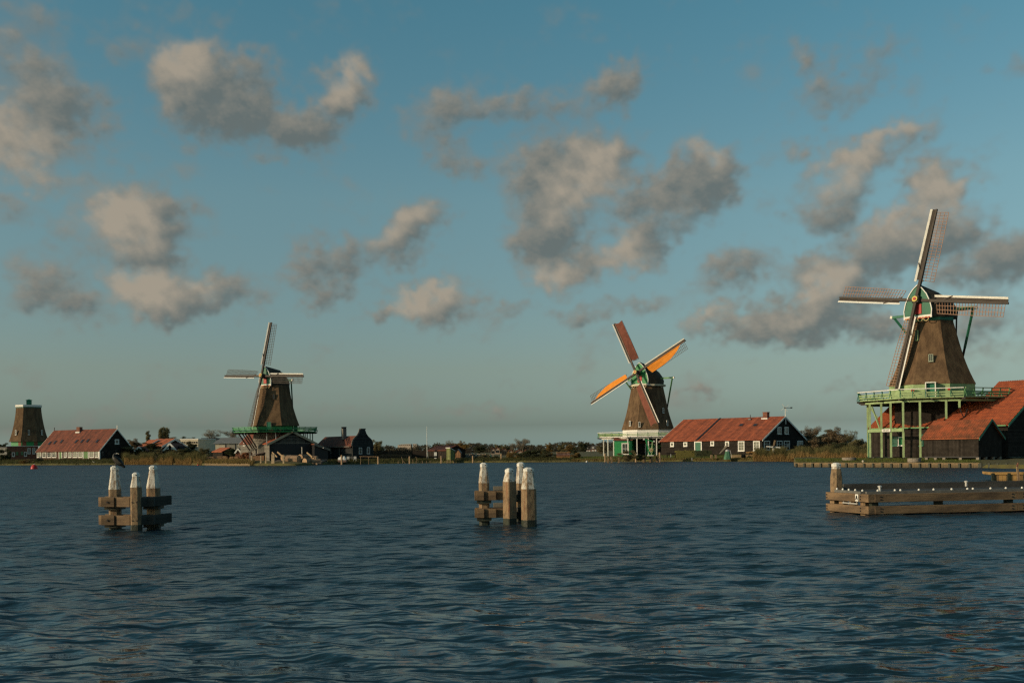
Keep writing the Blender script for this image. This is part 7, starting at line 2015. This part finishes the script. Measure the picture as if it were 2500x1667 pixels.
    MB().boxz(-w, w * .6, 0, 1.4, 0, 1.3).build('firewood', mat("cut_firewood", (.36, .20, .11), .95, 0, 4.0, base2=(.13, .075, .045), bump=.6, bscale=9), t)
    MB().loft([[(-w - .1, -.2, 1.34), (w * .5, -.2, 1.75), (w + .3, -.2, 2.05), (w + .3, -.2, 2.12), (w * .5, -.2, 1.82), (-w - .1, -.2, 1.41)], [(-w - .1, 1.7, 1.5), (w * .5, 1.7, 2.0), (w + .3, 1.7, 2.3), (w + .3, 1.7, 2.37), (w * .5, 1.7, 2.07), (-w - .1, 1.7, 1.57)]]).build('tarpaulin', mat("purple_grey_tarpaulin", (.15, .11, .11), .8, .2, 1.5), t)
    MB().boxz(-w - .02, w * .62, -.02, -.004, .0, .3).build('front_board', M_BLACK, t)
    # strut foot frame
    D = 192.0; a = P(608, 1103, D); t = thing("strut_trestle", "grey timber trestle on which the gallery struts stand", 'trestle', (a.x, D, 0)); L = lambda px, py: P(px, py, D) - Vector((a.x, D, 0))
    MB().bar(L(607, 1104), L(622, 1094), .34, .40, (0, 1, 0)).build('head_beam', M_GREYB, t); MB().bar((L(611, 1100).x, 0, .4), L(611, 1101), .36, .36, (0, 1, 0)).build('post', M_GREYB, t)
    MB().bar((L(626, 1100).x, .3, .4), L(626, 1096), .3, .3, (0, 1, 0)).build('post', M_IRON, t)
yard()
def stake_row():
    rng = np.random.default_rng(9); t = thing("stake_revetment", "row of small pale stakes along the grassy waterline left of the saw mill", 'stake row', W(500, 1135.8, 0)); o = t.location.copy()
    me = MB().box((0, 0, 0), (.12, .12, .62)).mesh('stake', mat("pale_stake_wood", (.42, .30, .17), .9, .25, 3.0))
    for i in range(78):
        px = 500 + i * 1.42; p = W(px, interp(SHORE, px) + .2, 0) - o; part('stake', me, t, (p.x, p.y, .08 + rng.normal(0, .05)), (rng.normal(0, .05), rng.normal(0, .05), 0))
stake_row()
def covered_boat():
    D = 184.0; p = P(836, 1126, D); t = thing("covered_dinghy", "small dinghy under a crumpled white tarpaulin on the shaded bank", 'dinghy', (p.x, D, .35))
    w = 20 / F_PX * D / 2; rng = np.random.default_rng(4)
    MB().loft([[(-w, -.3, .1), (w * .9, -.3, .1), (w, .5, .1), (-w, .5, .1)], [(-w * 1.1, -.45, .55), (w * 1.05, -.45, .55), (w * 1.1, .6, .55), (-w * 1.1, .6, .55)]]).build('hull', mat("pink_grey_hull", (.30, .20, .16), .7), t)
    rings = []
    for i in range(9):
        f = i / 8; x = -w + 2 * w * f; h = .25 + .45 * math.sin(PI * (.15 + .8 * f)) + rng.normal(0, .07)
        rings.append([(x + rng.normal(0, .03), -.5, .5 + rng.normal(0, .03)), (x, -.3, .5 + h * .7 + rng.normal(0, .05)), (x, .1, .55 + h), (x, .4, .5 + h * .6), (x, .65, .5)])
    MB().loft(rings, close=False).build('tarpaulin', M_WHITE, t, smooth_=True)
covered_boat()
def garden_set():
    D = 187.0; p = P(858, 1122, D)
    t = thing("garden_table", "pale metal garden table on the shaded bank before the bell gable", 'table', (p.x, D, .55)); MB().boxz(-.9, .9, 0, .7, .66, .70).build('table_top', mat("grey_white_paint", (.45, .45, .43), .6), t)
    for x in (-.8, .8):
        for y in (.08, .62): MB().boxz(x - .03, x + .03, y - .03, y + .03, 0, .66).build('leg', MATS["grey_white_paint"], t)
    for i, px in enumerate((849, 866)):
        p = P(px, 1124, 186); c = thing("garden_chair", ("left pale garden chair beside the covered dinghy", "right pale garden chair before the bell gable")[i], 'chair', (p.x, 186, .5), 0, 'garden chairs'); m = MATS["grey_white_paint"]
        MB().boxz(-.25, .25, 0, .45, .42, .46).build('seat', m, c); MB().boxz(-.25, .25, .42, .46, .5, .95).build('backrest', m, c)
        for x in (-.22, .22):
            for y in (.03, .42): MB().boxz(x - .02, x + .02, y - .02, y + .02, 0, .42).build('leg', m, c)
garden_set()
for px, py, l in ((193.5, 1134.2, 'tiny white float in the water below the farmhouse door'), (1432.5, 1127.8, 'tiny white float at the lawn edge right of the barge'), (483.5, 1135.8, 'tiny orange float before the straw coloured reeds')):
    p = W(px, py, 0); t = thing("float", l, 'float', p); MB().lathe([(.05, -.1), (.16, 0), (.16, .14), (.06, .24)], 10).build('body', M_BUOY if 'orange' in l else M_WHITE, t)
